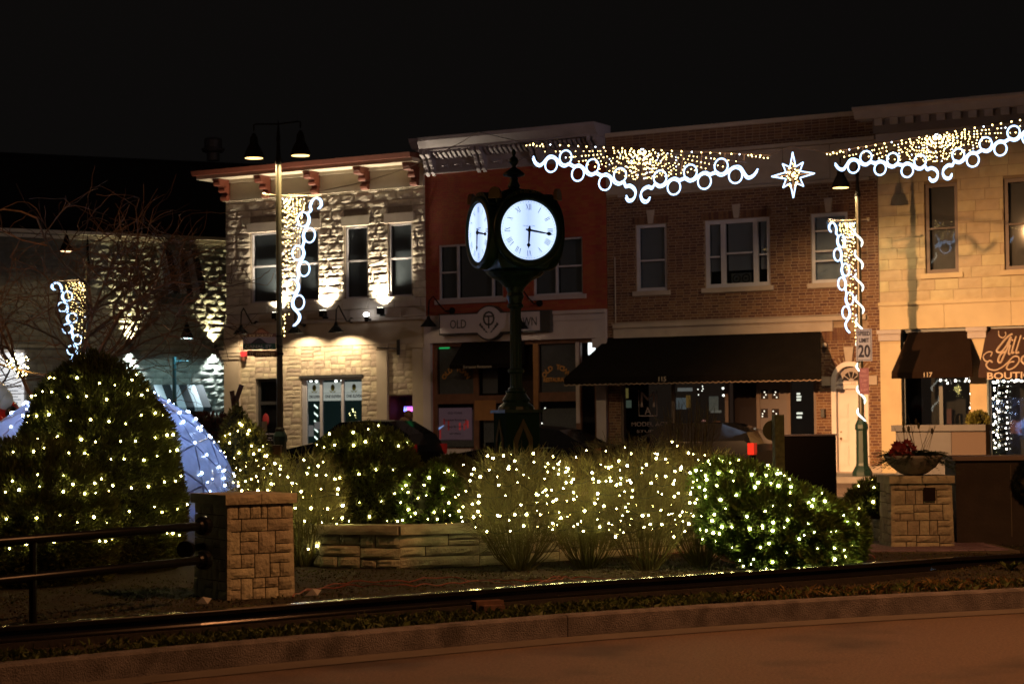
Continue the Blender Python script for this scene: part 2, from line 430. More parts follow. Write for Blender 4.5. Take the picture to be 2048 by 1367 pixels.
gdark = glassmat('window_glass', (0.75, 0.8, 0.82), 0.02)
roomd = mat('room_dark', (0.02, 0.02, 0.022), 0.9)
def window(parent, x0, x1, z0, z1, frame_m, cols=1, rails=(0.5,), inset=0.10, fw_=0.055, blind=None, sill=None, sill_m=None, split=None, label=None, deep=0.5, glass=None):
    """frame with mullions and meeting rails; pane(s) and blind behind; sill below"""
    fr = MB(); y0, y1 = inset - 0.045, inset + 0.045
    xs = split if split else [x0 + (x1 - x0) * i / cols for i in range(cols + 1)]
    fr.box(x0, x1, y0, y1, z1 - fw_, z1); fr.box(x0, x1, y0, y1, z0, z0 + fw_)
    for i, x in enumerate(xs):
        a, b = (x, x + fw_) if i == 0 else ((x - fw_, x) if i == len(xs) - 1 else (x - fw_ * 0.6, x + fw_ * 0.6))
        fr.box(a, b, y0 + .002, y1 - .002, z0 + fw_, z1 - fw_)
    o = fr.build('window', frame_m, parent)
    if label: o['label'] = label
    for i in range(len(xs) - 1):
        a, b = xs[i] + fw_ * 0.9, xs[i + 1] - fw_ * 0.9; zz = [z0 + fw_] + [z0 + (z1 - z0) * r for r in (rails[i] if rails and hasattr(rails[0], '__len__') else rails)] + [z1 - fw_]
        for k, r in enumerate(zz[1:-1]): MB().box(a, b, y0 + .006, y1 - .006, r - 0.025, r + 0.025).build('sash_rail', frame_m, o)
        for k in range(len(zz) - 1):
            MB().box(a, b, inset + 0.0 + 0.008 * k, inset + 0.006 + 0.008 * k, zz[k] + .01, zz[k + 1] - .01).build('pane', glass or gdark, o)
        if blind: MB().box(a, b, inset + 0.10, inset + 0.108, z0 + (z1 - z0) * blind[1], z1 - 0.02).build('blind', blind[0], o)
    room = MB(); Y = inset + deep
    room.poly([(x0, Y, z0), (x1, Y, z0), (x1, Y, z1), (x0, Y, z1)]); room.poly([(x0, .3, z0), (x0, Y, z0), (x0, Y, z1), (x0, .3, z1)]); room.poly([(x1, .3, z0), (x1, Y, z0), (x1, Y, z1), (x1, .3, z1)])
    room.poly([(x0, .3, z0), (x1, .3, z0), (x1, Y, z0), (x0, Y, z0)]); room.poly([(x0, .3, z1), (x1, .3, z1), (x1, Y, z1), (x0, Y, z1)])
    room.build('room', roomd, o)
    if sill: MB().box(x0 - sill, x1 + sill, -0.06, inset, z0 - 0.13, z0).build('sill', sill_m or frame_m, o)
    return o

def text(parent, s, m, M, size=None, width=None, name='lettering', ext=0.003, bold=0.0, align='CENTER', shear=0.0, space=1.0):
    c = bpy.data.curves.new('t', 'FONT'); c.body = s; c.size = size or 1.0; c.align_x = align; c.align_y = 'CENTER'; c.extrude = ext; c.resolution_u = 3
    c.offset = bold; c.shear = shear; c.space_character = space
    t = bpy.data.objects.new('t', c); COL.objects.link(t); dg = bpy.context.evaluated_depsgraph_get(); dg.update()
    me = bpy.data.meshes.new_from_object(t.evaluated_get(dg)); bpy.data.objects.remove(t); bpy.data.curves.remove(c)
    n = len(me.vertices); V = np.zeros(n * 3, dtype=np.float32); me.vertices.foreach_get('co', V); V = V.reshape(-1, 3)
    if width:
        k = width / max(1e-6, V[:, 0].max() - V[:, 0].min())
        if size: V[:, 0] *= k
        else: V[:, 0] *= k; V[:, 1] *= k
        me.vertices.foreach_set('co', V.ravel())
    me.transform(M); me.materials.clear(); me.materials.append(m); me.name = name
    return link(name, me, None, parent)
def wallM(x, y, z): return Matrix.Translation((x, y, z)) @ Matrix.Rotation(PI / 2, 4, 'X')

# ------------------------------------------------------------------ corner stone house (number 111)
lime = mat('rock_limestone', (0.47, 0.415, 0.33), 0.9, var=0.2, scale=6, bump=0.8, bscale=30, rnd=0.12)
limes = mat('smooth_limestone', (0.43, 0.375, 0.31), 0.85, var=0.12, scale=3, bump=0.25, rnd=0.05)
stucco = mat('stucco_beige', (0.42, 0.34, 0.245), 0.85, var=0.08, scale=2, bump=0.1, stains=((0.30, 0.23, 0.16), 0.8, 0.3))
ashl = mat('ashlar_stone', (0.43, 0.345, 0.24), 0.9, var=0.18, scale=7, bump=0.6, bscale=30, rnd=0.22)
mortar = mat('mortar', (0.22, 0.18, 0.135), 0.95, var=0.2, scale=10)
creamp = mat('cream_paint', (0.45, 0.39, 0.30), 0.6, var=0.07, scale=3)
rust = mat('rust_red_paint', (0.115, 0.026, 0.011), 0.6, var=0.2, scale=8)
wfr = mat('white_frame', (0.42, 0.40, 0.42), 0.5, var=0.08)
blindm = mat('grey_blind', (0.26, 0.25, 0.265), 0.8, var=0.05)
dframe = mat('dark_frame', (0.035, 0.032, 0.03), 0.4)
H0 = 0.0
u111 = fp(452, 500)[0]; w111 = fp(851, 500)[0] - u111
B1 = thing('corner_shop_house', 'pale stone corner building with red bracketed cornice and uplit rough blocks', 'building', tuple(fw(u111, 0, 0)), FRZ)
def q1(x0, y0, x1, y1, off=0): return rect(x0, y0, x1, y1, off, u111)
zt = fp(650, 388)[1]; zl1 = fp(650, 603)[1]; zl2 = fp(650, 640)[1]; zs = fp(650, 692)[1]
win111 = [q1(502, 463, 553, 603), q1(594, 470, 637, 598), q1(690, 447, 735, 600), q1(777, 442, 824, 594)]
zw0 = np.mean([a[2] for a in win111]); zw1 = np.mean([a[3] for a in win111])
win111 = [(a[0], a[1], zw0, zw1) for a in win111]
shopw = q1(603, 755, 724, 930); door1 = q1(512, 757, 556, 950); door2 = q1(778, 790, 829, 950)
shopw = (shopw[0], shopw[1], 0.42, shopw[3]); door1 = (door1[0], door1[1], 0.12, door1[3]); door2 = (door2[0], door2[1], 0.12, door2[3])
holes = win111 + [shopw, door1, door2]
wm = wall_holes(MB(), 0, w111, 0, zt + 1.0, holes, 0.0, 0.3); wm.poly([(0, .3, 0), (0, 9, 0), (0, 9, zt + .9), (0, .3, zt + .9)]); wm.poly([(0, 9, zt + .95), (0, .3, zt + .95), (w111, .3, zt + .95), (w111, 9, zt + .95)])
wall1 = wm.build('wall', mortar, B1)
st = courses(0.0, w111, zl1 + 0.01, zt, [(a[0] - .02, a[1] + .02, a[2] - .14, a[3] + .33) for a in win111], lambda r: random.uniform(0.38, 0.85), lambda r: (0.27, 0.22, 0.30, 0.2)[r % 4], 0.012)
stones(B1, 'rock_face_block', st, lime, 0.040)
for a in win111:
    flat_stones(B1, 'lintel', [(a[0] - .12, a[1] + .12, a[3] + .01, a[3] + .32)], limes, proud=0.05)
    window(B1, *a, wfr, rails=(0.52,), blind=(blindm, random.choice([0.0, 0.0, 0.3])), sill=0.10, sill_m=limes)
for s in courses(0, w111, zl2 + .005, zl1, [], lambda r: 0.95, lambda r: (zl1 - zl2) / 2, 0.008): flat_stones(B1, 'band_stone', [s], limes, proud=0.04)
MB().box(-.05, w111 + .02, -.12, .0, zl2 - .09, zl2).build('ledge', limes, B1)
pl = q1(452, 700, 482, 950)[1]
wf = MB().box(pl, w111, -0.045, 0.0, zs, zl2 - .09).build('stucco_band', stucco, B1)
# pilasters with capitals
pi2 = q1(757, 700, 778, 950); pi3 = (q1(829, 700, 858, 950)[0], w111 + .13)
for a, b, top in ((-0.03, pl, zl2 - .09), (pi2[0], pi2[1], zs), (pi3[0], w111, zs)):
    MB().box(a, b, -0.10, 0.0, 0.0, top).build('pilaster', stucco, B1)
for k in range(3):
    MB().box(-.08 - .03 * (2 - k), pl + .05 + .03 * (2 - k), -0.15 - .03 * (2 - k), -0.10, zs - .12 - .1 * k, zs - .03 - .1 * k).build('capital_molding', stucco, B1)
MB().box(pi2[0] - .06, pi2[1] + .04, -0.15, -0.10, zs - .14, zs - .03).build('capital_molding', stucco, B1)
MB().box(pi3[0] - .04, w111, -0.15, -0.10, zs - .14, zs - .03).build('capital_molding', stucco, B1)
hol = [(a[0] - .02, a[1] + .02, a[2], a[3] + .02) for a in (shopw, door1, door2)] + [(pi2[0], pi2[1], 0, 9)]
st = []
def ashlar(x0, x1, z0, z1):  # random ashlar: split the field in unequal stones
    if (x1 - x0) * (z1 - z0) < 0.085 or (x1 - x0 < 0.28 and z1 - z0 < 0.2): st.append((x0 + .007, x1 - .007, z0 + .007, z1 - .007)); return
    if (x1 - x0) > 1.5 * (z1 - z0) * random.uniform(0.9, 1.9):
        c = x0 + (x1 - x0) * random.uniform(.33, .67); ashlar(x0, c, z0, z1); ashlar(c, x1, z0, z1)
    elif z1 - z0 > 0.16: c = z0 + (z1 - z0) * random.uniform(.35, .65); ashlar(x0, x1, z0, c); ashlar(x0, x1, c, z1)
    else: st.append((x0 + .007, x1 - .007, z0 + .007, z1 - .007))
ashlar(pl, door1[0], 0.12, zs); ashlar(door1[0], door1[1], door1[3], zs); ashlar(door1[1], shopw[0], 0.12, zs)
ashlar(shopw[0], shopw[1], shopw[3] + .08, zs); ashlar(shopw[0], shopw[1], .12, shopw[2] - .1); ashlar(shopw[1], pi2[0], 0.12, zs)
ashlar(pi2[1], door2[0] if door2[0] - pi2[1] > .1 else door2[1], door2[3] + .02, zs) if door2[0] - pi2[1] > .1 else None
ashlar(pi2[1] + .01, pi3[0], door2[3] + .02, zs)
st.sort(key=lambda s: -(s[3])); stones(B1, 'ashlar_stone', st, ashl, 0.014, fine=False)
MB().box(shopw[0] - .06, shopw[1] + .06, -.05, .05, shopw[3], shopw[3] + .08).build('lintel', dframe, B1)
# cornice with brackets
zc = zt
MB().box(-.06, w111 + .0, -.10, -.0, zc, zc + .13).build('cornice_molding', creamp, B1)
MB().box(-.03, w111 - .0, -.05, -.0, zc + .13, zc + .68).build('frieze', creamp, B1)
MB().box(-.05, w111, -.09, -.05, zc + .13, zc + .19).build('cornice_molding', creamp, B1)
MB().box(-.05, w111, -.13, -.05, zc + .58, zc + .68).build('cornice_molding', creamp, B1)
MB().box(-.62, w111 - .0, -.70, .3, zc + .68, zc + .80).build('soffit', creamp, B1)
MB().prism([(-.72, -.80, zc + .80), (-.72, .3, zc + .80), (-.72, .3, zc + .98), (-.72, -.86, zc + .94)], (w111 + .72, 0, 0)).build('cornice_fascia', rust, B1)
MB().box(-.05, 0, -.05, 9, zc, zc + .68).build('side_frieze', creamp, B1)
MB().box(-.70, 0, .3, 9, zc + .68, zc + .94).build('side_cornice', rust, B1)
for px in (463, 545, 643, 743, 842):
    bx = fp(px, 360)[0] - u111 - .17; top = zc + .67
    br = MB()
    prof = [(-.05, -.02), (-.62, -.02), (-.64, -.12), (-.52, -.2), (-.42, -.19), (-.36, -.28), (-.24, -.38), (-.2, -.5), (-.24, -.58), (-.17, -.66), (-.05, -.66)]
    br.prism([(bx - .05, y, top + z) for y, z in prof], (.20, 0, 0))
    br.prism([(bx - .08, y, top + z) for y, z in [(-.05, 0), (-.66, 0), (-.66, -.06), (-.05, -.06)]], (.26, 0, 0))
    for cx, cy, r in ((.05, -.53, .10), (.05, -.30, .08), (.05, -.19, .09)):
        br.tube([(bx - .075, cy, top - .13 - (0 if cy < -.4 else .2 if cy < -.25 else .44)), (bx + .175, cy, top - .13 - (0 if cy < -.4 else .2 if cy < -.25 else .44))], r, 8)
    br.build('bracket', rust, B1)
# ground floor: shop window with posters and lit trees, doors
white = mat('white_vinyl', (0.5, 0.5, 0.47), 0.6, emit=(0.75, 0.72, 0.62), es=0.6); yel = mat('gold_print', (0.45, 0.36, 0.05), 0.6); ink = mat('dark_print', (0.03, 0.03, 0.03), 0.6)  # brightness of the lit posters put into the vinyl as glow
teal = mat('teal_wall', (0.02, 0.05, 0.05), 0.8, emit=(0.03, 0.06, 0.055), es=0.16)  # dim room light put into the teal walls as glow
a = shopw; xs = [a[0], a[0] + .12, fp(640, 800)[0] - u111, fp(683, 800)[0] - u111, a[1]]
fr = MB(); fr.box(a[0], a[1], .05, .13, a[3] - .07, a[3]); fr.box(a[0], a[1], .03, .15, a[2], a[2] + .1)
for x in xs[1:-1]: fr.box(x - .045, x + .045, .052, .128, a[2] + .1, a[3] - .07)
fr.box(a[0], a[0] + .07, .052, .128, a[2] + .1, a[3] - .07)
W = fr.build('shop_window', wfr, B1)
MB().box(a[0] + .07, a[1], .085, .093, a[2] + .1, a[3] - .07).build('pane', gdark, W)
rm = MB(); Y = 2.2; e = .6
rm.poly([(a[0] - e, Y, .1), (a[1] + e, Y, .1), (a[1] + e, Y, 3.4), (a[0] - e, Y, 3.4)]); rm.poly([(a[0] - e, .31, .1), (a[0] - e, Y, .1), (a[0] - e, Y, 3.4), (a[0] - e, .31, 3.4)]); rm.poly([(a[1] + e, .31, .1), (a[1] + e, Y, .1), (a[1] + e, Y, 3.4), (a[1] + e, .31, 3.4)])
rm.poly([(a[0] - e, .31, .1), (a[1] + e, .31, .1), (a[1] + e, Y, .1), (a[0] - e, Y, .1)]); rm.poly([(a[0] - e, .31, 3.4), (a[1] + e, .31, 3.4), (a[1] + e, Y, 3.4), (a[0] - e, Y, 3.4)])
rm.build('shop_room', teal, W)
for i, (x0, x1) in enumerate(((xs[1] + .05, xs[2] - .05), (xs[2] + .05, xs[3] - .05), (xs[3] + .05, xs[4] - .02))):
    zp1 = fp(650, 764)[1]; zp0 = fp(650, 801)[1]; c = (x0 + x1) / 2
    P = MB().box(x0, x1, .115, .12, zp0, zp1).build('poster', white, W)
    oy = .111
    P2 = MB()
    P2.v = [(c + .075 * math.cos(t), oy, zp1 - .17 + .105 * math.sin(t)) for t in np.linspace(0, 2 * PI, 16, endpoint=False)]; P2.f = [tuple(range(16))]
    for sgn in (-1, 1):
        P2.add([(c + sgn * .0, oy, zp1 - .30), (c + sgn * .14, oy, zp1 - .25), (c + sgn * .15, oy, zp1 - .235), (c + sgn * .06, oy, zp1 - .32)], [(0, 1, 2, 3)])
    P2.build('lemon_print', yel, W)
    text(W, 'ONE ELEVEN', ink, wallM(c, oy, zp0 + .13), size=.13, width=(x1 - x0) * .82, bold=.002)
    MB().box(x0 + .03, x1 - .03, oy, oy + .002, zp0 + .235, zp0 + .242).build('printed_line', ink, W)
warmb = glow('warm_bulb_small', (1.0, 0.85, 0.35), 9); colb = glow('cold_bulb_small', (0.35, 0.5, 1.0), 8); candy = glow('candy_light', (0.9, 1.0, 0.85), 2.4)
paper = mat('paper_notice', (0.4, 0.36, 0.36), 0.7, emit=(.5, .45, .45), es=.25)
tree_g = mat('artificial_tree', (0.03, 0.07, 0.03), 0.9)
def indoor_tree(x, y, z, h, rr, bm_, lab, n=60):
    t = thing('decorated_tree', lab, 'christmas tree', tuple(fw(u111 + x, y, z)), FRZ, None)
    MB().lathe([(rr, 0), (rr * .75, h * .35), (rr * .8, h * .36), (rr * .45, h * .65), (rr * .5, h * .66), (.02, h)], n=12).build('foliage', tree_g, t)
    b = MB()
    for k in range(n):
        zz = random.random() ** 1.3; a_ = random.uniform(0, 2 * PI); q = rr * (1 - zz) + .03; b.ball((q * math.cos(a_), q * math.sin(a_), zz * h), 0.022, 6, 4)
    b.build('lights', bm_, t, kind='stuff'); return t
indoor_tree(fp(668, 830)[0] - u111, 1.0, .7, 1.35, .42, warmb, 'small tree with yellow lights inside the posters shop window', 46)
indoor_tree(fp(690, 850)[0] - u111 + .05, 1.3, .5, 1.1, .25, warmb, 'narrow tree of yellow lights beside the bigger lit tree', 14)
indoor_tree(fp(722, 840)[0] - u111, .6, .7, 1.3, .28, colb, 'blue lit tree at the right edge of the shop window', 70)
cp = MB(); cx = xs[1] + .22
post = thing('candy_pole', 'dark pole with glowing white spiral stripe behind the shop window', 'decoration', tuple(fw(u111 + cx, .35, .42)), FRZ)
MB().tube([(0, 0, 0), (0, 0, 1.75)], .05, 8).build('pole', mat('green_pole', (.02, .08, .05), .5), post)
for k in range(7):
    z0 = .12 + k * .245; MB().prism([(-.07, -.055, z0 + .1), (.07, -.055, z0), (.07, -.055, z0 + .06), (-.07, -.055, z0 + .16)], (0, .004, 0)).build('stripe', candy, post)
for x0, x1, y0, y1 in ((605, 617, 828, 848), (629, 640, 843, 858), (617, 627, 850, 872)):
    r_ = rect(x0, y0, x1, y1, -.1, u111); MB().box(r_[0], r_[1], .099, .103, r_[2], r_[3]).build('notice', paper, W)
for (x, y) in ((622, 761), (633, 762), (672, 762), (684, 760), (640, 772)):
    u_, z_ = fp(x, y, -.2); MB().ball((u_ - u111, .2, z_), .045, 8, 6).build('bulb', glow('shop_bulb', (1, .95, .85), 7), W)
# doors
a = door1; D1 = MB().box(a[0], a[0] + .09, .12, .2, a[2], a[3]).box(a[1] - .09, a[1], .12, .2, a[2], a[3]).box(a[0] + .09, a[1] - .09, .12, .2, a[3] - .09, a[3]).box(a[0] + .09, a[1] - .09, .122, .198, a[2] + 2.05, a[2] + 2.15).box(a[0] + .09, a[1] - .09, .122, .198, a[2], a[2] + .3).build('door', dframe, B1)
MB().box(a[0] + .09, a[1] - .09, .155, .163, a[2] + .3, a[3] - .09).build('pane', gdark, D1)
MB().box(a[0], a[1], .5, .52, 0, a[3]).build('door_backing', mat('dim_interior', (.05, .03, .03), .9), D1)
text(D1, 'ONE ELEVEN', mat('faint_print', (.4, .35, .35), .6), wallM((a[0] + a[1]) / 2, .148, 1.25), size=.06, width=.4)
for k in range(6): text(D1, ('HOURS', 'MON - FRI', '11 - 9', 'SAT', '11 - 10', 'SUN')[k], MT['faint_print'], wallM((a[0] + a[1]) / 2, .148, 1.13 - .07 * k), size=.045)
MB().ball(((a[0] + a[1]) / 2 - .15, .14, 1.7), .13, 10, 6, (1, .3, 1.5)).build('wreath', mat('red_bow', (.25, .01, .01), .7), D1)
MB().tube([(a[1] - .13, .1, 1.0), (a[1] - .13, .1, 1.35)], .012, 6).build('handle', steel, D1)
a = door2; mar = mat('maroon_paint', (0.10, 0.014, 0.012), 0.7)
D2 = MB().box(a[0], a[1], .9, .95, a[2], a[3]).build('door', mar, B1)
MB().box(a[0] - .001, a[0] + .03, .0, .9, a[2], a[3]).box(a[1] - .03, a[1] + .001, 0, .9, a[2], a[3]).box(a[0], a[1], .05, .9, a[3] - .03, a[3]).build('door_reveal', mar, D2)
r_ = rect(808, 812, 826, 823, -.5, u111)
nb = MB().box(r_[0], r_[1], .5, .53, r_[2], r_[3]).build('neon_sign', mat('neon_back', (.05, .05, .2), .5, emit=(.25, .12, .9), es=1.2), D2)
for k in range(5):
    x = r_[0] + (r_[1] - r_[0]) * (k + .5) / 5; MB().tube([(x - .02, .48, r_[2] + .02), (x, .48, r_[3] - .02), (x + .02, .48, r_[2] + .03)], .009, 5).build('neon_tube', glow('neon_pink' if k > 1 else 'neon_blue', (1, .15, .35) if k > 1 else (.2, .3, 1), 4), nb)
# projecting sign arm, alarm box, small bracket
sg = thing('sign_bracket', 'black empty sign arm on the stone wall right of the shop window', 'bracket', tuple(fw(u111 + fp(799, 695)[0] - u111, 0, fp(799, 695)[1])), FRZ)
MB().box(-.05, .05, -.08, -.05, -.22, .24).build('wall_plate', dframe, sg); MB().tube([(0, -.07, -.03), (-.0, -1.2, -.03)], .02, 6).build('arm', dframe, sg)
u_, z_ = fp(488, 711, .1)
al = thing('fire_alarm', 'small red fire alarm box on the corner pilaster', 'alarm', tuple(fw(u_, -.06, z_)), FRZ)
MB().box(-.09, .09, -.10, 0, -.03, .13).build('horn', mat('alarm_red', (.45, .02, .03), .4), al); MB().lathe([(.07, -.16), (.08, -.03)], (0, -.06, 0), 10).build('bell', rust, al)

# ------------------------------------------------------------------ red painted brick house (Old Town)
redb = mat('red_brick', (0.25, 0.050, 0.019), 0.75, var=0.12, scale=3, bump=0.2, bscale=50, rnd=0.03, island=False, stains=((0.09, 0.02, 0.012), 1.2, .5))
mat('red_brick_i', (0.25, 0.050, 0.019), 0.75, var=0.12, scale=3, bump=0.2, bscale=50, rnd=0.03, island=True)
redm = mat('red_mortar', (0.25, 0.048, 0.017), 0.8, var=0.2)
grp = mat('grey_lilac_paint', (0.25, 0.22, 0.24), 0.55, var=0.12, scale=5, stains=((0.15, 0.13, 0.14), 2.5, .5))
whp = mat('white_wood_paint', (0.40, 0.33, 0.32), 0.6, var=0.1, scale=3, stains=((0.26, 0.2, 0.18), 1.5, .4))
ured = fp(851, 500)[0]; wred = fp(1213, 500)[0] - ured
B2 = thing('red_brick_house', 'red painted brick building with carved grey cornice', 'building', tuple(fw(ured, 0, 0)), FRZ)
def q2(x0, y0, x1, y1, off=0): return rect(x0, y0, x1, y1, off, ured)
zc = fp(1030, 335)[1]; ztop = fp(1030, 258, .7)[1]; zb0 = fp(1030, 681)[1]; zb1 = fp(1030, 630)[1]
wl = q2(877, 488, 1006, 597); wr = q2(1066, 474, 1165, 590)
zz0 = (wl[2] + wr[2]) / 2; zz1 = (wl[3] + wr[3]) / 2; wl = (wl[0], wl[1], zz0, zz1); wr = (wr[0], wr[1], zz0, zz1)
sx0, sx1 = q2(866, 700, 1, 900)[0], wred - .32
sh = (sx0, sx1, 0.12, zb0)
wm = wall_holes(MB(), 0, wred, 0, zc, [wl, wr, sh], 0, .3); wm.poly([(0, .3, zc), (wred, .3, zc), (wred, 9, zc), (0, 9, zc)]); wm.poly([(0, .3, zc), (0, 9, zc), (0, 9, 7), (0, .3, 7)]); wm.build('wall', redm, B2)
brick_wall(B2, 0, wred, zb1, zc, [(h[0], h[1], h[2] - .15, h[3]) for h in (wl, wr)], redb, prefer='left', proud=.0025, joint=.006)
window(B2, *wl, wfr, split=[wl[0], wl[0] + (wl[1] - wl[0]) * .29, wl[0] + (wl[1] - wl[0]) * .83, wl[1]], rails=((.5,), (), (.5,)), blind=(blindm, .0), sill=.12, sill_m=whp)
window(B2, *wr, wfr, split=[wr[0], wr[0] + (wr[1] - wr[0]) * .46, wr[1]], rails=((), (.5,)), blind=(blindm, 0), sill=.12, sill_m=whp)
# carved cornice
zk = zc; zT = ztop
MB().box(0, wred, -.06, 0.0, zk, zT - .30).build('cornice_back', grp, B2)
MB().box(0.02, wred, -.12, -.06, zk, zk + .06).build('cornice_molding', grp, B2)
MB().prism([(-.10, -.55, zT - .30), (-.10, -.62, zT - .22), (-.10, -.72, zT - .1), (-.10, -.74, zT), (-.10, .3, zT), (-.10, .3, zT - .30)], (wred + .12, 0, 0)).build('cornice_crown', grp, B2)
MB().box(0, wred, -.5, -.06, zT - .36, zT - .301).build('cornice_molding', grp, B2)
bxs = [.12, wred * .31, wred * .62, wred - .35]
for bx in bxs:
    br = MB(); prof = [(-.06, 0), (-.5, 0), (-.5, -.12), (-.34, -.22), (-.26, -.42), (-.16, -.5), (-.16, -.62), (-.06, -.72)]
    for dx in (0, .2): br.prism([(bx + dx, y, zT - .36 + z) for y, z in prof], (.11, 0, 0))
    for k in range(5):
        for dx in (.055, .255): br.ball((bx + dx, -.12 - .07 * (4 - k) * .9, zT - .5 - .11 * k), .055, 8, 5)
    br.build('bracket', grp, B2)
for a, b in zip(bxs[:-1], bxs[1:]):
    x0, x1 = a + .38, b - .06; n = 3
    for k in range(n):
        p, q = x0 + (x1 - x0) * k / n + .05, x0 + (x1 - x0) * (k + 1) / n - .05; za, zb = zk + .14, zT - .72
        m_ = MB().box(p, q, -.085, -.06, za, zb); c = ((p + q) / 2, (za + zb) / 2)
        m_.add([(p + .04, -.086, za + .04), (q - .04, -.086, za + .04), (q - .04, -.086, zb - .04), (p + .04, -.086, zb - .04), (c[0], -.15, c[1])], [(0, 1, 4), (1, 2, 4), (2, 3, 4), (3, 0, 4)]); m_.build('cornice_panel', grp, B2)
    n = int((x1 - x0) / .15)
    for k in range(n):
        x = x0 + k * (x1 - x0) / n; MB().prism([(x, -.06, zT - .44), (x, -.36, zT - .38), (x, -.36, zT - .44), (x, -.2, zT - .56), (x, -.06, zT - .6)], (.08, 0, 0)).build('dentil', grp, B2)
# storefront band, pilasters
MB().box(-.02, wred + .0, -.10, 0, zb0, zb1 - .03).build('fascia', whp, B2)
MB().box(-.02, wred + .0, -.16, 0, zb1 - .03, zb1 + .07).build('fascia_molding', whp, B2)
MB().box(wred * .52, wred, -.125, -.10, zb1 - .22, zb1 - .16).build('fascia_molding', whp, B2)
MB().box(-.05, sx0, -.13, .0, 0, zb0).build('pilaster', whp, B2)
MB().box(sx1, wred - .01, -.13, 0.0, 0, zb0).build('pilaster', whp, B2)
MB().box(sx1 - .08, wred + .05, -.2, -.13, zb0 - .28, zb0 - .02).build('capital_molding', whp, B2)
# storefront joinery
wood = mat('dark_stained_wood', (0.11, 0.045, 0.025), 0.5, var=0.25, scale=6); wood2 = mat('amber_wood', (0.22, 0.095, 0.03), 0.5, var=0.2)
curt = mat('curtain_cloth', (0.22, 0.17, 0.17), 0.9, var=0.1, scale=8); lace = mat('lace_cloth', (0.25, 0.2, 0.2), 0.9, var=0.2, scale=20)
def X2(px, off=0): return fp(px, 780, off)[0] - ured
sz = lambda y: fp(980, y)[1]
SF = MB().box(sx0, sx0 + .12, .05, .15, .12, zb0).box(X2(945), X2(955), .05, .15, .12, zb0).box(X2(1066), X2(1076), .05, .15, .12, zb0).box(X2(1150), X2(1160), .05, .15, .12, zb0).box(sx0 + .12, sx1, .05, .15, zb0 - .12, zb0 - .005)
SF.box(sx0 + .12, X2(945), .052, .148, sz(806), sz(786)); SF.box(X2(1076), X2(1150), .052, .148, sz(804), sz(786)); SF.box(X2(955), X2(1008), .052, .148, sz(806), sz(790))
SF.box(sx0 + .12, X2(945), .0, .2, .12, sz(895)); SF.box(X2(1076), X2(1150), 0, .2, .12, sz(870))
SFo = SF.build('shopfront', wood, B2)
MB().box(-.02 + sx0 * .0 + .02, X2(945), -.12, 0.0, sz(908), sz(897)).build('sill', whp, SFo)
MB().box(sx0, X2(945), -.06, 0.0, .12, sz(908)).build('bulkhead', redb, SFo)
MB().box(sx0 + .12, X2(1150), .095, .103, sz(895), zb0 - .12).build('pane', gdark, SFo)
for x0, x1 in ((sx0 + .14, X2(943)), (X2(960), X2(990)), (X2(1078), X2(1148))):
    MB().box(x0, x1, .16, .17, sz(786), zb0 - .14).build('cafe_blind', curt, SFo)
    MB().box(x0, x1, .19, .2, sz(893), sz(818)).build('lower_curtain', lace, SFo)
dn = mat('dark_interior', (0.018, 0.010, 0.010), .9)
MB().box(sx0, sx1, 1.3, 1.35, 0, zb0).box(sx0, sx1, .3, 1.3, zb0 - .02, zb0).build('room', dn, SFo)
MB().box(X2(1008), X2(1066), .4, .45, .12, zb0 - .1).build('door', wood, SFo)
MB().box(X2(1014), X2(1060), .39, .396, 1.0, 2.1).build('door_pane', gdark, SFo)
MB().box(X2(1160), sx1, .9, .95, .12, zb0 - .1).build('entry_door', wood, SFo)
MB().box(X2(1066), X2(1076), .02, .05, 1.1, zb0 - .1).build('amber_post', wood2, SFo)
MB().box(X2(948), X2(990), .03, .05, sz(840), sz(800)).build('amber_rail', wood2, SFo)
lw = rect(1176, 685, 1192, 709, -.3, ured)
MB().box(lw[0], lw[1], .3, .33, lw[2], lw[3]).build('lit_transom', glow('transom_glow', (.9, 1, 1), 1.6), SFo)
MB().box(X2(1151), X2(1158), .02, .05, 1.5, zb0 - .1).build('white_post', whp, SFo)
# menu board; projected red light and green laser glint modelled as glowing strips
mn = rect(876, 815, 943, 879, -.1, ured); MB().box(mn[0], mn[1], .13, .14, mn[2], mn[3]).build('menu_board', mat('menu_paper', (.35, .25, .28), .6, emit=(.5, .22, .3), es=.09), SFo)  # light on the menu put into the paper as a faint glow
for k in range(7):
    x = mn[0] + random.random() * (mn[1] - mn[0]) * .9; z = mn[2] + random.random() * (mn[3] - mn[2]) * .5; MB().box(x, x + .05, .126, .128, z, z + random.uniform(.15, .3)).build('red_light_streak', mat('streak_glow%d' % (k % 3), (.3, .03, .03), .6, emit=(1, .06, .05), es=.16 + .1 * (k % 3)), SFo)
for k in range(4): text(SFo, ('OLD TOWN', 'European Restaurant', 'Open for lunch', 'and dinner')[k], ink, wallM((mn[0] + mn[1]) / 2, .124, mn[3] - .16 - .2 * k), size=.09)
gl = rect(877, 692, 898, 697, -.1, ured); MB().box(gl[0], gl[1], .13, .135, gl[2], gl[3]).build('green_light', glow('green_glint', (.03, .6, .15), .8), SFo)
MB().prism([(mn[0] - .02, .12, 1.32), (mn[0] + .18, .12, 1.45), (mn[0] + .2, .12, 1.48), (mn[0], .12, 1.4)], (0, .004, 0)).build('blue_light', glow('blue_led', (.4, .55, 1), .8), SFo)
gold = mat('gold_leaf_paint', (0.42, 0.2, 0.05), 0.5)
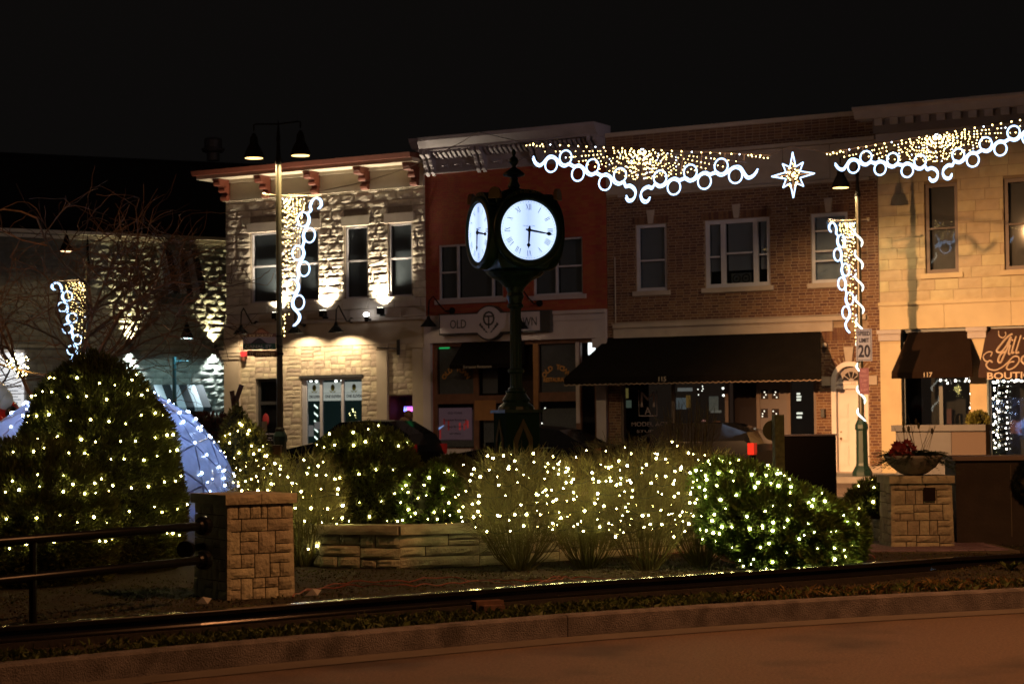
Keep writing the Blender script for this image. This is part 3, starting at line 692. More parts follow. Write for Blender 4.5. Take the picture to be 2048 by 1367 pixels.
def arc_text(parent, s, cx, cz, r, y, m, size, a0, a1):
    for k, ch in enumerate(s):
        if ch == ' ': continue
        a = a0 + (a1 - a0) * (k / (len(s) - 1)); x, z = cx + r * math.sin(a), cz + r * math.cos(a)
        text(parent, ch, m, Matrix.Translation((x, y, z)) @ Matrix.Rotation(a, 4, 'Y') @ Matrix.Rotation(PI / 2, 4, 'X'), size=size, ext=.002, bold=.006)
c_ = fp(909, 770)[0] - ured; arc_text(SFo, 'OLD TOWN', c_, sz(768), .47, .082, gold, .2, -1.0, 1.0)
c_ = fp(1110, 770)[0] - ured; arc_text(SFo, 'OLD TOWN', c_, sz(768), .45, .082, gold, .2, -1.0, 1.0); text(SFo, 'RESTAURANT', gold, wallM(c_, .082, sz(762)), size=.17, width=.85, bold=.006)
sparkm = glow('window_reflected_bulb', (1, .9, .75), 3)  # bulb reflections in the pane, modelled as small glowing balls
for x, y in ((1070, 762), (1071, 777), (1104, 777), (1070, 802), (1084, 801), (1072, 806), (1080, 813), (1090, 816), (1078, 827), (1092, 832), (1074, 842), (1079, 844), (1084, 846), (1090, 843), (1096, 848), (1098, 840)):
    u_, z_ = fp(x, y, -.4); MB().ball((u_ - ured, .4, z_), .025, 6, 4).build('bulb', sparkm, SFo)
# awning
blk = mat('black_canvas', (0.007, 0.0055, 0.0045), 0.95, var=0.2, scale=3, bump=.2, spec=.05); numm = mat('cream_number', (0.35, 0.28, 0.2), 0.6); tanm = mat('tan_trim', (0.22, 0.15, 0.10), 0.8)
def awning(parent, tx0, tx1, bx0, bx1, zt, zb, out, val, m, num=None, nx=None, scallop=True, u0=0, side=True):
    """tx: top x range, bx: bottom x range, all house x"""
    A_ = MB(); th = .015
    A_.prism([(tx0, -.02, zt), (tx1, -.02, zt), (bx1, -out, zb), (bx0, -out, zb)], (0, .01, -.02))
    if side:
        for t_, b_, s in ((tx0, bx0, 1), (tx1, bx1, -1)): A_.prism([(t_, -.02, zt - .02), (b_, -out, zb - .02), (t_, -.02, zb - .02)], (s * .01, 0, 0))
    o = A_.build('awning', m, parent)
    n = max(4, int((bx1 - bx0) / .16)); V = []; F = []
    for i in range(n * 4 + 1):
        x = bx0 + (bx1 - bx0) * i / (n * 4); dz = .03 * abs(math.sin(i * PI / 4)) if scallop else 0; V += [(x, -out, zb - .005), (x, -out, zb - val - dz), (x, -out + .008, zb - .005), (x, -out + .008, zb - val - dz)]
    for i in range(n * 4):
        k = i * 4; F += [(k, k + 4, k + 5, k + 1), (k + 2, k + 3, k + 7, k + 6), (k + 1, k + 5, k + 7, k + 3)]
    MB().add(V, F).build('valance', m, o)
    if scallop:
        V2 = [(v[0], v[1] - .004, v[2] + .005) for v in V[1::4]]; V3 = [(v[0], v[1] - .004, v[2] - .022) for v in V[1::4]]
        MB().add(V2 + V3, [(i, i + 1, len(V2) + i + 1, len(V2) + i) for i in range(len(V2) - 1)]).build('valance_trim', tanm, o)
    if num: text(o, num, numm, wallM(nx, -out - .006, zb - val * .5), size=val * 1.05, bold=.003)
    return o
o1 = .75; t0 = fp(925, 683)[0] - ured; t1 = fp(1050, 683)[0] - ured; b0 = fp(899, 735, o1)[0] - ured; b1 = fp(1040, 735, o1)[0] - ured
aw = awning(B2, t0, t1, b0, b1, zb0 - .02, fp(960, 728, o1)[1], o1, .12, blk, scallop=False)
text(aw, 'European Restaurant', numm, wallM(fp(955, 734, o1)[0] - ured, -o1 - .006, fp(955, 733, o1)[1]), size=.12, width=.95)

# Old Town sign board
off = .32; sx_0, sx_1, sz0, sz1 = rect(880, 626, 1080, 664, off, 0)
T = thing('restaurant_sign', 'white sign board with round middle and dark lettering over the restaurant', 'sign', tuple(fw((sx_0 + sx_1) / 2, -off, (sz0 + sz1) / 2)), FRZ)
hw = (sx_1 - sx_0) / 2; hh = (sz1 - sz0) / 2; cr = hh * 1.72; ccx = fp(978, 645, off)[0] - (sx_0 + sx_1) / 2
def sign_outline(d):
    P = []; a_ = math.asin(hh / cr * .62)
    P += [(-hw - d, -hh - d)]
    ang = math.acos(min(1, (hh + d) / (cr + d)))
    P += [(ccx - math.sin(ang) * (cr + d) - .1, -hh - d)]
    for k in range(13): t_ = -ang + 2 * ang * k / 12; P.append((ccx + math.sin(t_) * (cr + d), -math.cos(t_) * (cr + d)))
    P += [(ccx + math.sin(ang) * (cr + d) + .1, -hh - d), (hw + d, -hh - d), (hw + d, hh + d), (ccx + math.sin(ang) * (cr + d) + .1, hh + d)]
    for k in range(13): t_ = ang - 2 * ang * k / 12; P.append((ccx + math.sin(t_) * (cr + d), math.cos(t_) * (cr + d)))
    P += [(ccx - math.sin(ang) * (cr + d) - .1, hh + d), (-hw - d, hh + d)]
    return P
MB().prism([(x, 0.0, z) for x, z in sign_outline(.035)], (0, .16, 0)).build('sign_frame', dframe, T)
sgw = mat('sign_white', (0.42, 0.36, 0.37), .6, var=.05)
MB().prism([(x, -.012, z) for x, z in sign_outline(-.005)], (0, .011, 0)).build('sign_face', sgw, T)
MB().box(hw + .036, hw + .32, .02, .2, -hh - .03, hh + .03).build('sign_end_box', dframe, T)
text(T, 'OLD', ink, wallM(ccx - hw * .62, -.016, -.02), size=.36, width=.55); text(T, 'TOWN', ink, wallM(ccx + hw * .70, -.016, -.02), size=.36, width=.85)
text(T, 'O', ink, wallM(ccx, -.016, .10), size=.62, width=.40); text(T, 'T', ink, wallM(ccx, -.018, .0), size=.55, width=.26)
for s in (-1, 1):
    for k in range(4):
        MB().add([(ccx + s * (.04 + .06 * k), -.016, -.30 + .05 * k), (ccx + s * (.13 + .07 * k), -.016, -.27 + .07 * k), (ccx + s * (.09 + .06 * k), -.016, -.22 + .08 * k)], [(0, 1, 2)]).build('laurel_leaf', ink, T)
    MB().box(-hw * .7 * s - .02, -hw * .7 * s + .02, .16, off - .09, -.02, .02).build('wall_stay', dframe, T)

# ------------------------------------------------------------------ brown brick house (Model Act)
brk = mat('brown_brick', (0.125, 0.055, 0.028), 0.85, var=0.2, scale=12, bump=.5, bscale=60, rnd=0.38)
mat('brown_brick_i', (0.125, 0.055, 0.028), 0.85, var=0.2, scale=12, bump=.5, bscale=60, rnd=0.38, island=True)
bmort = mat('grey_mortar', (0.26, 0.185, 0.12), 0.9, var=.15); trim = mat('limestone_trim', (0.36, 0.29, 0.23), .8, var=.12, scale=4, bump=.2, stains=((.22, .17, .13), 2, .4))
ub = fp(1214, 500)[0]; wb = fp(1757, 500)[0] - ub
B3 = thing('brown_brick_house', 'brown brick two storey building with white framed windows', 'building', tuple(fw(ub, 0, 0)), FRZ)
def q3(x0, y0, x1, y1, off=0): return rect(x0, y0, x1, y1, off, ub)
Z = lambda y, x=1480: fp(x, y)[1]
zpar = Z(243); zf1 = Z(303); zf0 = Z(376); zled = Z(643); zaw = Z(668)
wA = q3(1272, 450, 1334, 580); wB = q3(1410, 437, 1540, 574); wC = q3(1622, 424, 1696, 566)
zz0 = np.mean([a[2] for a in (wA, wB, wC)]); zz1 = np.mean([a[3] for a in (wA, wB, wC)]); wA, wB, wC = [(a[0], a[1], zz0, zz1) for a in (wA, wB, wC)]
shx = (fp(1242, 800)[0] - ub, fp(1632, 800)[0] - ub, .12, zaw - .02)
dr = q3(1664, 725, 1738, 953); dr = (dr[0], dr[1], .12, fp(1700, 722)[1]); dcx = (dr[0] + dr[1]) / 2; drr = (dr[1] - dr[0]) / 2; dsp = dr[3] - drr
arch = [(dcx - drr * math.cos(t), dcx + drr * math.cos(t), dsp + drr * math.sin(t - .1), dsp + drr * math.sin(t)) for t in np.linspace(.12, 1.5, 9)]
hl = [wA, wB, wC, shx, (dr[0], dr[1], 0, dsp)] + [(a[0], a[1], dsp - .01, a[3]) for a in arch]
wm = wall_holes(MB(), 0, wb, 0, zf0, hl, 0, .3); wm.box(0, wb, -.0, .3, zf0, zpar - .1); wm.poly([(0, .3, zpar - .3), (wb, .3, zpar - .3), (wb, 9, zpar - .3), (0, 9, zpar - .3)]); wm.build('wall', bmort, B3)
bh_ = [(a[0], a[1], a[2] - .14, a[3]) for a in (wA, wB, wC)] + [(shx[0], shx[1], 0, zaw), (dr[0], dr[1], 0, dsp)] + [(a[0] - .10, a[1] + .10, dsp - .01, a[3] + .1) for a in arch]
brick_wall(B3, 0, wb, .12, zf0, bh_ + [(0.15, wb - .35, zaw, zled + .1)], brk, joint=.017, bh=.078, bw=.215, proud=.006)
brick_wall(B3, 0, wb, zf1 + .1, zpar - .12, [], brk, keep_hi=60, joint=.017, bh=.078, bw=.215, proud=.006)
MB().box(0, wb, -.05, .35, zpar - .12, zpar).build('coping', trim, B3)
for s in courses(0, wb, zf0 + .05, zf1, [], lambda r: 1.35, lambda r: zf1 - zf0, .008): flat_stones(B3, 'frieze_stone', [s], trim, proud=.045)
MB().box(0, wb, -.20, .0, zf1, zf1 + .1).build('cornice_molding', trim, B3); MB().box(.4, wb - .2, -.09, 0, zf0 - .03, zf0 + .05).build('cornice_molding', trim, B3)
MB().box(.2, wb - .35, -.10, .0, zled - .06, zled + .06).build('ledge', trim, B3); MB().box(.2, wb - 1.3, -.05, 0, zaw, zled - .06).build('lintel_band', trim, B3)
for a in (wA, wB, wC):
    cx = (a[0] + a[1]) / 2
    MB().prism([(cx - .07, 0, a[3] + .02), (cx + .07, 0, a[3] + .02), (cx + .12, 0, a[3] + .4), (cx - .12, 0, a[3] + .4)], (0, -.05, 0)).build('keystone', trim, B3)
    n = int((a[1] - a[0] + .2) / .075)
    for k in range(n):  # soldier course
        x = a[0] - .1 + k * .075
        if abs(x + .035 - cx) < .12: continue
        MB().box(x + .005, x + .07, -.016, 0, a[3] + .02, a[3] + .22).build('soldier_brick', brk, B3)
for k in range(11):
    x = fp(1644, 665)[0] - ub + k * .072; MB().box(x + .005, x + .066, -.016, 0, Z(681, 1670), Z(655, 1670)).build('soldier_brick', brk, B3)
blk2 = mat('pale_blind', (0.42, 0.39, 0.42), .8, var=.05)
window(B3, *wA, wfr, rails=(.46,), fw_=.09, blind=(blk2, 0), sill=.1, sill_m=trim)
wo = window(B3, *wB, wfr, split=[wB[0], wB[0] + (wB[1] - wB[0]) * .27, wB[0] + (wB[1] - wB[0]) * .77, wB[1]], rails=((.46,), (.5,), (.46,)), fw_=.11, blind=(blk2, 0.25), sill=.1, sill_m=trim)
window(B3, *wC, wfr, rails=(.32, .46, .75), fw_=.09, blind=(blk2, .0), sill=.1, sill_m=trim)
# twin fan heater in the middle window
u_, z_ = fp(1478, 556, -.0)
fan = thing('window_fan', 'twin window fan standing in the middle upstairs window', 'fan', tuple(fw(u_, .14, zz0 + .09)), FRZ)
MB().box(-.3, .3, .03, .12, 0, .3).build('housing', mat('fan_grey', (.16, .15, .14), .5), fan)
for s in (-1, 1):
    MB().tube([(s * .14 + .11 * math.cos(t), .02, .15 + .11 * math.sin(t)) for t in np.linspace(0, 2 * PI, 16, endpoint=False)], .018, 6, close=True).build('fan_ring', dframe, fan); MB().ball((s * .14, .02, .15), .035, 8, 5).build('fan_hub', dframe, fan)
# conduit
MB().tube([(.26, -.03, zled + .06), (.26, -.03, Z(500))], .018, 6).tube([(.26, -.03, zled + .08), (wb * .5, -.12, zled + .09), (wb - .5, -.12, zled + .09)], .012, 5).build('conduit', trim, B3)
# long awning
o3 = 1.25; t0 = fp(1216, 681)[0] - ub; t1 = fp(1641, 657)[0] - ub; b0 = fp(1128, 768, o3)[0] - ub; b1 = fp(1643, 760, o3)[0] - ub
aw = awning(B3, t0 + .02, t1, b0, b1, fp(1430, 668)[1], fp(1400, 750, o3)[1], o3, .17, blk, num='115', nx=fp(1324, 765, o3)[0] - ub)
# shopfront
fl = mat('brown_metal', (0.13, 0.085, 0.065), .45); sh2 = MB(); X3 = lambda px: fp(px, 820)[0] - ub
zs1 = zaw - .6
for px in (1242, 1345, 1452, 1515, 1576, 1630): sh2.box(X3(px) - .05, X3(px) + .05, .05, .14, .12, zaw)
sh2.box(X3(1242), X3(1452), .052, .138, .12, .75).box(X3(1242) + .05, X3(1630) - .05, .052, .138, 2.9, zaw).box(X3(1576) + .05, X3(1630) - .05, .052, .138, .12, .5)
SG = sh2.build('shopfront', fl, B3)
MB().box(X3(1242) + .05, X3(1452), .09, .098, .75, 2.9).build('pane', gdark, SG); MB().box(X3(1576), X3(1630) - .05, .09, .098, .5, 2.9).build('pane', gdark, SG)
MB().box(X3(1515), X3(1576), .07, .1, .12, 2.9).build('wall_panel', mat('taupe_panel', (.13, .10, .095), .6), SG)
MB().box(X3(1452), X3(1515), .5, .55, .12, 2.9).build('door', dn, SG)
rmm = mat('studio_wall', (.05, .04, .035), .9, emit=(.05, .03, .02), es=.25); MB().box(X3(1242), X3(1632), 1.8, 1.85, 0, 3).box(X3(1242), X3(1632), .32, 1.8, 3.0, 3.02).box(X3(1242), X3(1632), .32, 1.8, .1, .12).build('room', rmm, SG)
fpn = mat('etched_print', (.26, .2, .2), .7); cx = fp(1293, 800)[0] - ub
for s in (-1, 1): MB().box(cx + s * .28 - .008, cx + s * .28 + .008, .08, .084, Z(832, 1293), Z(780, 1293)).build('logo_border', fpn, SG)
MB().box(cx - .27, cx + .27, .08, .084, Z(832, 1293), Z(830, 1293)).build('logo_border', fpn, SG)
text(SG, 'M', fpn, wallM(cx, .08, Z(800, 1293)), size=.62, width=.44, bold=-.002); text(SG, 'A', fpn, wallM(cx, .078, Z(822, 1293)), size=.3, width=.2)
text(SG, 'MODEL ACT', fpn, wallM(fp(1297, 848)[0] - ub, .08, Z(848, 1293)), size=.17, width=1.15); text(SG, 'STUDIO', fpn, wallM(fp(1297, 860)[0] - ub, .08, Z(862, 1293)), size=.1, width=.8)
for (x0, x1, y0, y1, c) in ((1350, 1372, 795, 818, (.16, .17, .17)), (1355, 1384, 775, 782, (.3, .28, .25)), (1372, 1380, 790, 815, (.25, .13, .03)), (1418, 1436, 792, 820, (.14, .13, .1)), (1420, 1442, 820, 825, (.2, .18, .15)), (1424, 1440, 842, 850, (.2, .06, .02)), (1246, 1256, 776, 796, (.25, .18, .05)), (1252, 1262, 800, 815, (.12, .14, .1))):
    r_ = rect(x0, y0, x1, y1, -.5, ub); MB().box(r_[0], r_[1], .5, .53, r_[2], r_[3]).build('display_picture', mat('pic%d' % x0, c, .6, var=.4, scale=9, emit=c, es=.5), SG)
mb = MB()
for x, y in ((1446, 776), (1447, 790), (1396, 778), (1397, 789), (1405, 772), (1406, 777), (1404, 781), (1435, 858)):
    u_, z_ = fp(x, y, -.5); mb.ball((u_ - ub, .5, z_), .035 if x > 1440 else .015, 7, 5)
mb.build('display_lights', glow('studio_light', (1, .9, .75), 4), SG, kind='stuff')
# four small dark panes, the reflections in them modelled as glowing beads
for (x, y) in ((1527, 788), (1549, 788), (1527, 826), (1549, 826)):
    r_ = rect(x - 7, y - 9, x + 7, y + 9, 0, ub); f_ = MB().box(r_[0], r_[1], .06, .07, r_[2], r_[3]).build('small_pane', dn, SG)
    for k in range(3): xx = r_[0] + .03 + random.random() * .12; zz = r_[2] + .04 + k * .07; MB().ball((xx, .055, zz), .02, 6, 4).build('reflected_light', glow('reflection_glow', (1, .9, .7), 1.6), f_)
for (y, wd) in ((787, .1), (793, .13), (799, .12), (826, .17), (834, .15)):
    r_ = rect(1589, y - 2, 1600, y + 2, 0, ub); MB().box(r_[0], r_[0] + wd, .15, .16, r_[2], r_[3]).build('lit_reflection', MT['reflection_glow'], SG)  # reflections on the glass modelled as glowing strips
# glowing Santa figure, modelled as a made-up lantern shape
u_, z_ = fp(1408, 850, -.45); red = mat('red_plastic', (.55, .03, .015), .5, emit=(1, .06, .02), es=.55)
sn = thing('display_figure', 'glowing red Santa figure made as a banded lantern shape inside the studio window', 'figure', tuple(fw(u_, .45, .78)), FRZ)
MB().lathe([(.17, 0), (.19, .12), (.185, .4), (.16, .56), (.09, .62)], n=12).build('body', red, sn)
MB().lathe([(.195, .19), (.2, .2), (.2, .23), (.19, .24)], n=12).build('band', mat('white_plastic', (.5, .4, .35), .5, emit=(1, .7, .55), es=.6), sn)
MB().lathe([(.09, .60), (.11, .68), (.03, .78)], n=10).build('cap', mat('pink_plastic', (.5, .25, .2), .5, emit=(1, .4, .3), es=.35), sn)
MB().prism([(-.05, -.2, .25), (.05, -.2, .25), (.07, -.17, .6), (-.06, -.17, .62)], (0, .02, 0)).build('lit_strip', MT['white_plastic'], sn)
MB().ball((-.17, -.1, .38), .08, 8, 6).build('green_lamp', mat('green_plastic', (.03, .2, .05), .5, emit=(.05, .4, .1), es=.3), sn)
# arched white door
wdp = mat('white_door_paint', (0.62, 0.54, 0.50), 0.5, var=0.05)
n = 20; t_ = .10
outer = [(dr[0], .12)] + [(dcx - drr * math.cos(PI * k / n), dsp + drr * math.sin(PI * k / n)) for k in range(n + 1)] + [(dr[1], .12)]
ri = drr - .13; inner = [(dcx - ri, .12)] + [(dcx - ri * math.cos(PI * k / n), dsp + ri * math.sin(PI * k / n)) for k in range(n + 1)] + [(dcx + ri, .12)]
V = []; F = []; m = len(outer)
for y in (-.03, .22):
    V += [(x, y, z) for x, z in outer] + [(x, y, z) for x, z in inner]
for i in range(m - 1):
    F += [(i, i + 1, m + i + 1, m + i), (2 * m + i, 3 * m + i, 3 * m + i + 1, 2 * m + i + 1), (m + i, m + i + 1, 3 * m + i + 1, 3 * m + i), (i + 1, i, 2 * m + i, 2 * m + i + 1)]
DO = MB().add(V, F).build('door_frame', wdp, B3)
dtop = dsp - .12
DL = MB().box(dcx - ri + .002, dcx + ri - .002, .10, .16, .14, dtop - .10)
DLo = DL.build('door', wdp, B3)
MB().box(dcx - ri + .002, dcx + ri - .002, .02, .2, dtop - .099, dtop + .03).box(dcx - ri + .002, dcx + ri - .002, .0, .2, dtop + .03, dtop + .09).build('transom', wdp, DO)
for k, (za, zb) in enumerate(((.3, .85), (.95, 1.5), (1.58, 1.95))):
    for s in (-1, 1):
        c = dcx + s * .22
        MB().box(c - .14, c + .14, .088, .0995, za, zb).box(c - .11, c + .11, .078, .088, za + .03, zb - .03).build('door_panel', wdp, DLo)
MB().ball((dcx - ri + .09, .06, 1.02), .035, 10, 7).build('knob', mat('brass', (.4, .25, .1), .3, .9), DLo); MB().ball((dcx - ri + .09, .08, 1.2), .025, 8, 6).build('lock', MT['brass'], DLo)
text(DLo, '113', mat('grey_print', (.15, .12, .1), .5), wallM(dcx + .1, -.002, dtop + .06), size=.09)
fan_ = [(dcx - ri * math.cos(PI * k / n), .12, dsp + ri * math.sin(PI * k / n)) for k in range(n + 1)]
MB().poly([(dcx - ri, .12, dtop + .09), *fan_, (dcx + ri, .12, dtop + .09)]).build('fan_light', mat('fan_backing', (.33, .28, .26), .6), DO)
r2 = ri * .62
for k in range(5):
    a0_, a1_ = PI * k / 5 + .07, PI * (k + 1) / 5 - .07
    P = [(dcx - r2 * .3 * math.cos(a), .112, dsp + r2 * .3 * math.sin(a)) for a in (a0_, a1_)] + [(dcx - r2 * math.cos(a), .112, dsp + r2 * math.sin(a)) for a in np.linspace(a1_, a0_, 5)]
    MB().poly(P).build('fan_pane', gdark if k > 9 else dn, DO)
for k in range(17):   # arch bricks
    a = PI * (k + .5) / 17
    if abs(a - PI / 2) < .13: continue
    c = Vector((dcx - (drr + .11) * math.cos(a), 0, dsp + (drr + .11) * math.sin(a))); M = Matrix.Translation(c) @ Matrix.Rotation(-(PI / 2 - a), 4, 'Y')
    MB().box(-.035, .035, -.02, 0, -.1, .1).xf(M).build('arch_brick', brk, B3)
MB().prism([(dcx - .09, 0, dsp + drr), (dcx + .09, 0, dsp + drr), (dcx + .14, 0, dsp + drr + .38), (dcx - .14, 0, dsp + drr + .38)], (0, -.06, 0)).build('keystone', trim, B3)
for s in (-1, 1): c = dcx + s * (drr + .13); MB().box(c - .125, c + .125, -.05, 0, dsp - .12, dsp + .12).build('impost_block', trim, B3)
MB().box(dr[0] - .1, dr[1] + .1, -.45, .1, 0, .14).build('door_step', trim, B3)
MB().box(dr[1] + .0, wb, -.05, 0, 0, .3).build('plinth', trim, B3)
u_, z_ = fp(1652, 690); MB().ball((u_ - ub, -.08, z_), .07, 8, 6).build('light_sensor', trim, B3)
u_, z_ = fp(1648, 825); MB().box(u_ - ub - .05, u_ - ub + .05, -.12, -.02, z_ - .12, z_ + .1).build('wall_lantern', dframe, B3)

# ------------------------------------------------------------------ cream block house (boutique)
cblk = mat('cream_block', (0.42, 0.34, 0.20), 0.7, var=0.1, scale=4, bump=0.25, bscale=20, rnd=0.09, stains=((.28, .21, .11), 2.2, .35)); cmort = mat('cream_mortar', (0.22, 0.16, 0.09), .9); cpt = mat('cream_fascia', (0.44, 0.34, 0.19), .6, var=.06, scale=1.5, stains=((.30, .22, .12), 1.3, .35))
bwood = mat('brown_window_wood', (0.085, 0.045, 0.025), .5, var=.15)
uc = fp(1758, 500)[0]; wc = fp(2420, 500)[0] - uc
B4 = thing('cream_block_house', 'cream block building with white cornice and brown windows', 'building', tuple(fw(uc, 0, 0)), FRZ)
def q4(x0, y0, x1, y1, off=0): return rect(x0, y0, x1, y1, off, uc)
Zc = lambda y, x=1900: fp(x, y)[1]
z0c = Zc(602); z1c = Zc(273); ztc = Zc(206, 1900)
wD = q4(1850, 366, 1916, 546); wE = q4(2008, 350, 2085, 540); wE = (wE[0], wE[1], wD[2], wD[3]); wF = (wE[1] + 1.2, wE[1] + 2.1, wD[2], wD[3])
p1 = (0.02, fp(1806, 800)[0] - uc); p2 = (fp(1943, 800)[0] - uc, fp(1977, 800)[0] - uc)
s1 = (p1[1], p2[0], .5, Zc(655)); s2 = (p2[1], p2[1] + 3.6, .3, Zc(655))
wm = wall_holes(MB(), 0, wc, 0, ztc - .2, [wD, wE, wF, s1, s2], 0, .3); wm.poly([(0, .3, 8), (0, 9, 8), (0, 9, ztc - .2), (0, .3, ztc - .2)]); wm.build('wall', cmort, B4)
cs = courses(0, wc, z0c + .02, z1c, [(a[0], a[1], a[2] - .14, a[3]) for a in (wD, wE, wF)], lambda r: random.choice([.5, .62, .75]), lambda r: .285, .01)
cs.sort(key=lambda s: s[0]); stones(B4, 'cream_stone', cs, cblk, .016, fine=False, cap=300)
for a in (wD, wE, wF): window(B4, *a, bwood, rails=(.5,), fw_=.1, blind=(mat('warm_blind', (.20, .15, .13), .8, var=.1), .0), sill=.12, sill_m=cpt)
MB().box(-.02, wc, -.10, .0, z0c - .06, z0c + .03).build('ledge', cpt, B4)
for k in range(6): x = k * 1.75; MB().box(x + .004, x + 1.746, -.06, 0, Zc(655), z0c - .06).build('fascia_panel', cpt, B4)
whc = mat('white_cornice', (0.34, 0.29, 0.27), .6, var=.08)
MB().prism([(-.42, -.55, ztc - .30), (-.42, -.62, ztc - .12), (-.42, -.74, ztc - .06), (-.42, -.74, ztc), (-.42, .3, ztc), (-.42, .3, ztc - .30)], (wc + .5, 0, 0)).build('cornice', whc, B4)
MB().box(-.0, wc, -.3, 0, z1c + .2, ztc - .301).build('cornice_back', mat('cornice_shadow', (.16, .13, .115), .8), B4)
for k in range(26): x = .08 + k * .42; MB().box(x, x + .22, -.42, -.3, ztc - .48, ztc - .302).build('dentil', whc, B4)
MB().box(0, wc, -.12, 0, z1c, z1c + .2).build('cornice_molding', whc, B4)
for (a, b) in (p1, p2):
    MB().box(a, b, -.12, 0, 0, Zc(678)).build('pilaster', cpt, B4)
    MB().box(a - .05, b + .05, -.22, -.0, Zc(664), Zc(656)).box(a - .02, b + .02, -.18, 0, Zc(678), Zc(664)).build('capital', whc, B4)
# shop windows behind the awnings
for s, nm in ((s1, 0), (s2, 1)):
    f_ = MB().box(s[0], s[1], .05, .15, s[3] - .1, s[3]).box(s[0], s[1], .03, .2, s[2] - .2, s[2])
    for t_ in (0, .55, 1): x = s[0] + (s[1] - s[0]) * t_; f_.box(max(s[0], x - .05), min(s[1], x + .05), .052, .148, s[2], s[3] - .1)
    fo = f_.build('shop_window', mat('navy_frame', (.02, .03, .035), .4), B4); MB().box(s[0], s[1], .095, .103, s[2], s[3] - .1).build('pane', gdark, fo)
    MB().box(s[0], s[1], 1.5, 1.55, .1, s[3]).box(s[0], s[1], .3, 1.5, s[3] - .03, s[3]).box(s[0], s[1], .3, 1.5, .3, .5).build('room', rmm, fo)
    for k in range(5):
        x = s[0] + .15 + random.random() * (s[1] - s[0] - .5); z = random.uniform(.7, 1.6); MB().box(x, x + random.uniform(.1, .3), .9, .95, z, z + random.uniform(.2, .5)).build('display_item', mat('item%d' % k, random.choice([(.08, .05, .03), (.05, .06, .09), (.1, .02, .02)]), .6, var=.3, emit=(.1, .05, .03), es=.12), fo)
o4 = .85; t0 = fp(1818, 655)[0] - uc; t1 = fp(1940, 655)[0] - uc; b0 = fp(1783, 750, o4)[0] - uc; b1 = fp(1945, 750, o4)[0] - uc
brw = mat('brown_canvas', (0.013, 0.007, 0.0045), 0.95, var=.15, scale=3, bump=.15, spec=.05)
awning(B4, t0, t1, b0, b1, Zc(662), fp(1860, 743, o4)[1], o4, .16, brw, num='117', nx=fp(1855, 750, o4)[0] - uc, scallop=False)
t0 = p2[1] + .0; b0 = fp(1957, 750, o4)[0] - uc; zb_ = fp(1980, 742, o4)[1]; zt_ = Zc(660)
brw2 = mat('brown_canvas_print', (0.036, 0.015, 0.010), 0.95, var=.1, scale=3, bump=.15)
aw = awning(B4, t0, t0 + 3.5, b0, b0 + 3.7, zt_, zb_, o4, .16, brw2, scallop=False)
# hand-painted script on the slope
pink = mat('peach_paint', (0.5, 0.38, 0.28), .6)
sl = Vector((0, -o4 + .02, zb_ - zt_)); slen = sl.length; sd = sl.normalized(); sn_ = Vector((0, sd.z, -sd.y)); sn_ = sn_ if sn_.y < 0 else -sn_
def slope(px, py):
    # point on awning slope from photo pixels
    d = ray(px, py); o = fw(uc, 0, zt_) + FN * 0
    e1 = FU; e2 = (FN * sd.y + Vector((0, 0, sd.z))); nn = e1.cross(e2)
    t = (o - CAM).dot(nn) / d.dot(nn); p = CAM + d * t; q = p - fw(uc, 0, 0); return Vector((q.dot(FU), q.dot(FN), q.z)) + sn_ * .02
def crv(pts, n=6):
    P = [Vector((*p, 0)) for p in pts]; out = []
    for i in range(len(P) - 1):
        p0, p1_, p2_, p3 = P[max(i - 1, 0)], P[i], P[i + 1], P[min(i + 2, len(P) - 1)]
        for k in range(n):
            t = k / n; out.append(0.5 * ((2 * p1_) + (-p0 + p2_) * t + (2 * p0 - 5 * p1_ + 4 * p2_ - p3) * t * t + (-p0 + 3 * p1_ - 3 * p2_ + p3) * t ** 3))
    out.append(P[-1]); return [(p.x, p.y) for p in out]
def J(x, y): return (1780 + x / 5.257, 640 + y / 5.257)
strokes = [([(1145,120),(1150,170),(1190,190),(1220,160),(1215,130)], .016), ([(1290,150),(1240,180),(1170,260),(1125,330),(1170,340),(1230,270),(1275,180),(1250,270),(1200,380),(1165,450),(1140,430),(1170,360),(1230,330)], .028),
 ([(1270,270),(1250,350),(1270,360)], .03), ([(1330,180),(1300,280),(1285,345),(1310,340)], .03), ([(1380,170),(1350,270),(1330,345),(1360,340)], .03), ([(1430,190),(1400,200)], .025), ([(1470,260),(1430,290),(1460,320),(1420,340)], .028),
 ([(1060,385),(1075,345),(1030,340),(985,380),(1000,430),(1040,440)], .018), ([(1080,450),(1050,430),(1015,470),(1040,515),(1110,530),(1180,500),(1240,450),(1300,390),(1350,390),(1360,440),(1310,500),(1250,525),(1230,500),(1260,450),(1310,440)], .022),
 ([(1460,380),(1400,390),(1390,440),(1430,470),(1470,460)], .03)]
for pts, r_ in strokes:
    MB().tube([slope(*J(*p)) for p in crv(pts)], r_, 5).build('script_stroke', pink, aw)
MB().ball(slope(*J(1292, 215)), .03, 6, 5).build('script_dot', pink, aw)
text(aw, 'BOUTIQUE', pink, wallM(fp(2035, 753, o4)[0] - uc, -o4 - .008, fp(2015, 753, o4)[1] + .02), size=.24, width=1.55, bold=.004)

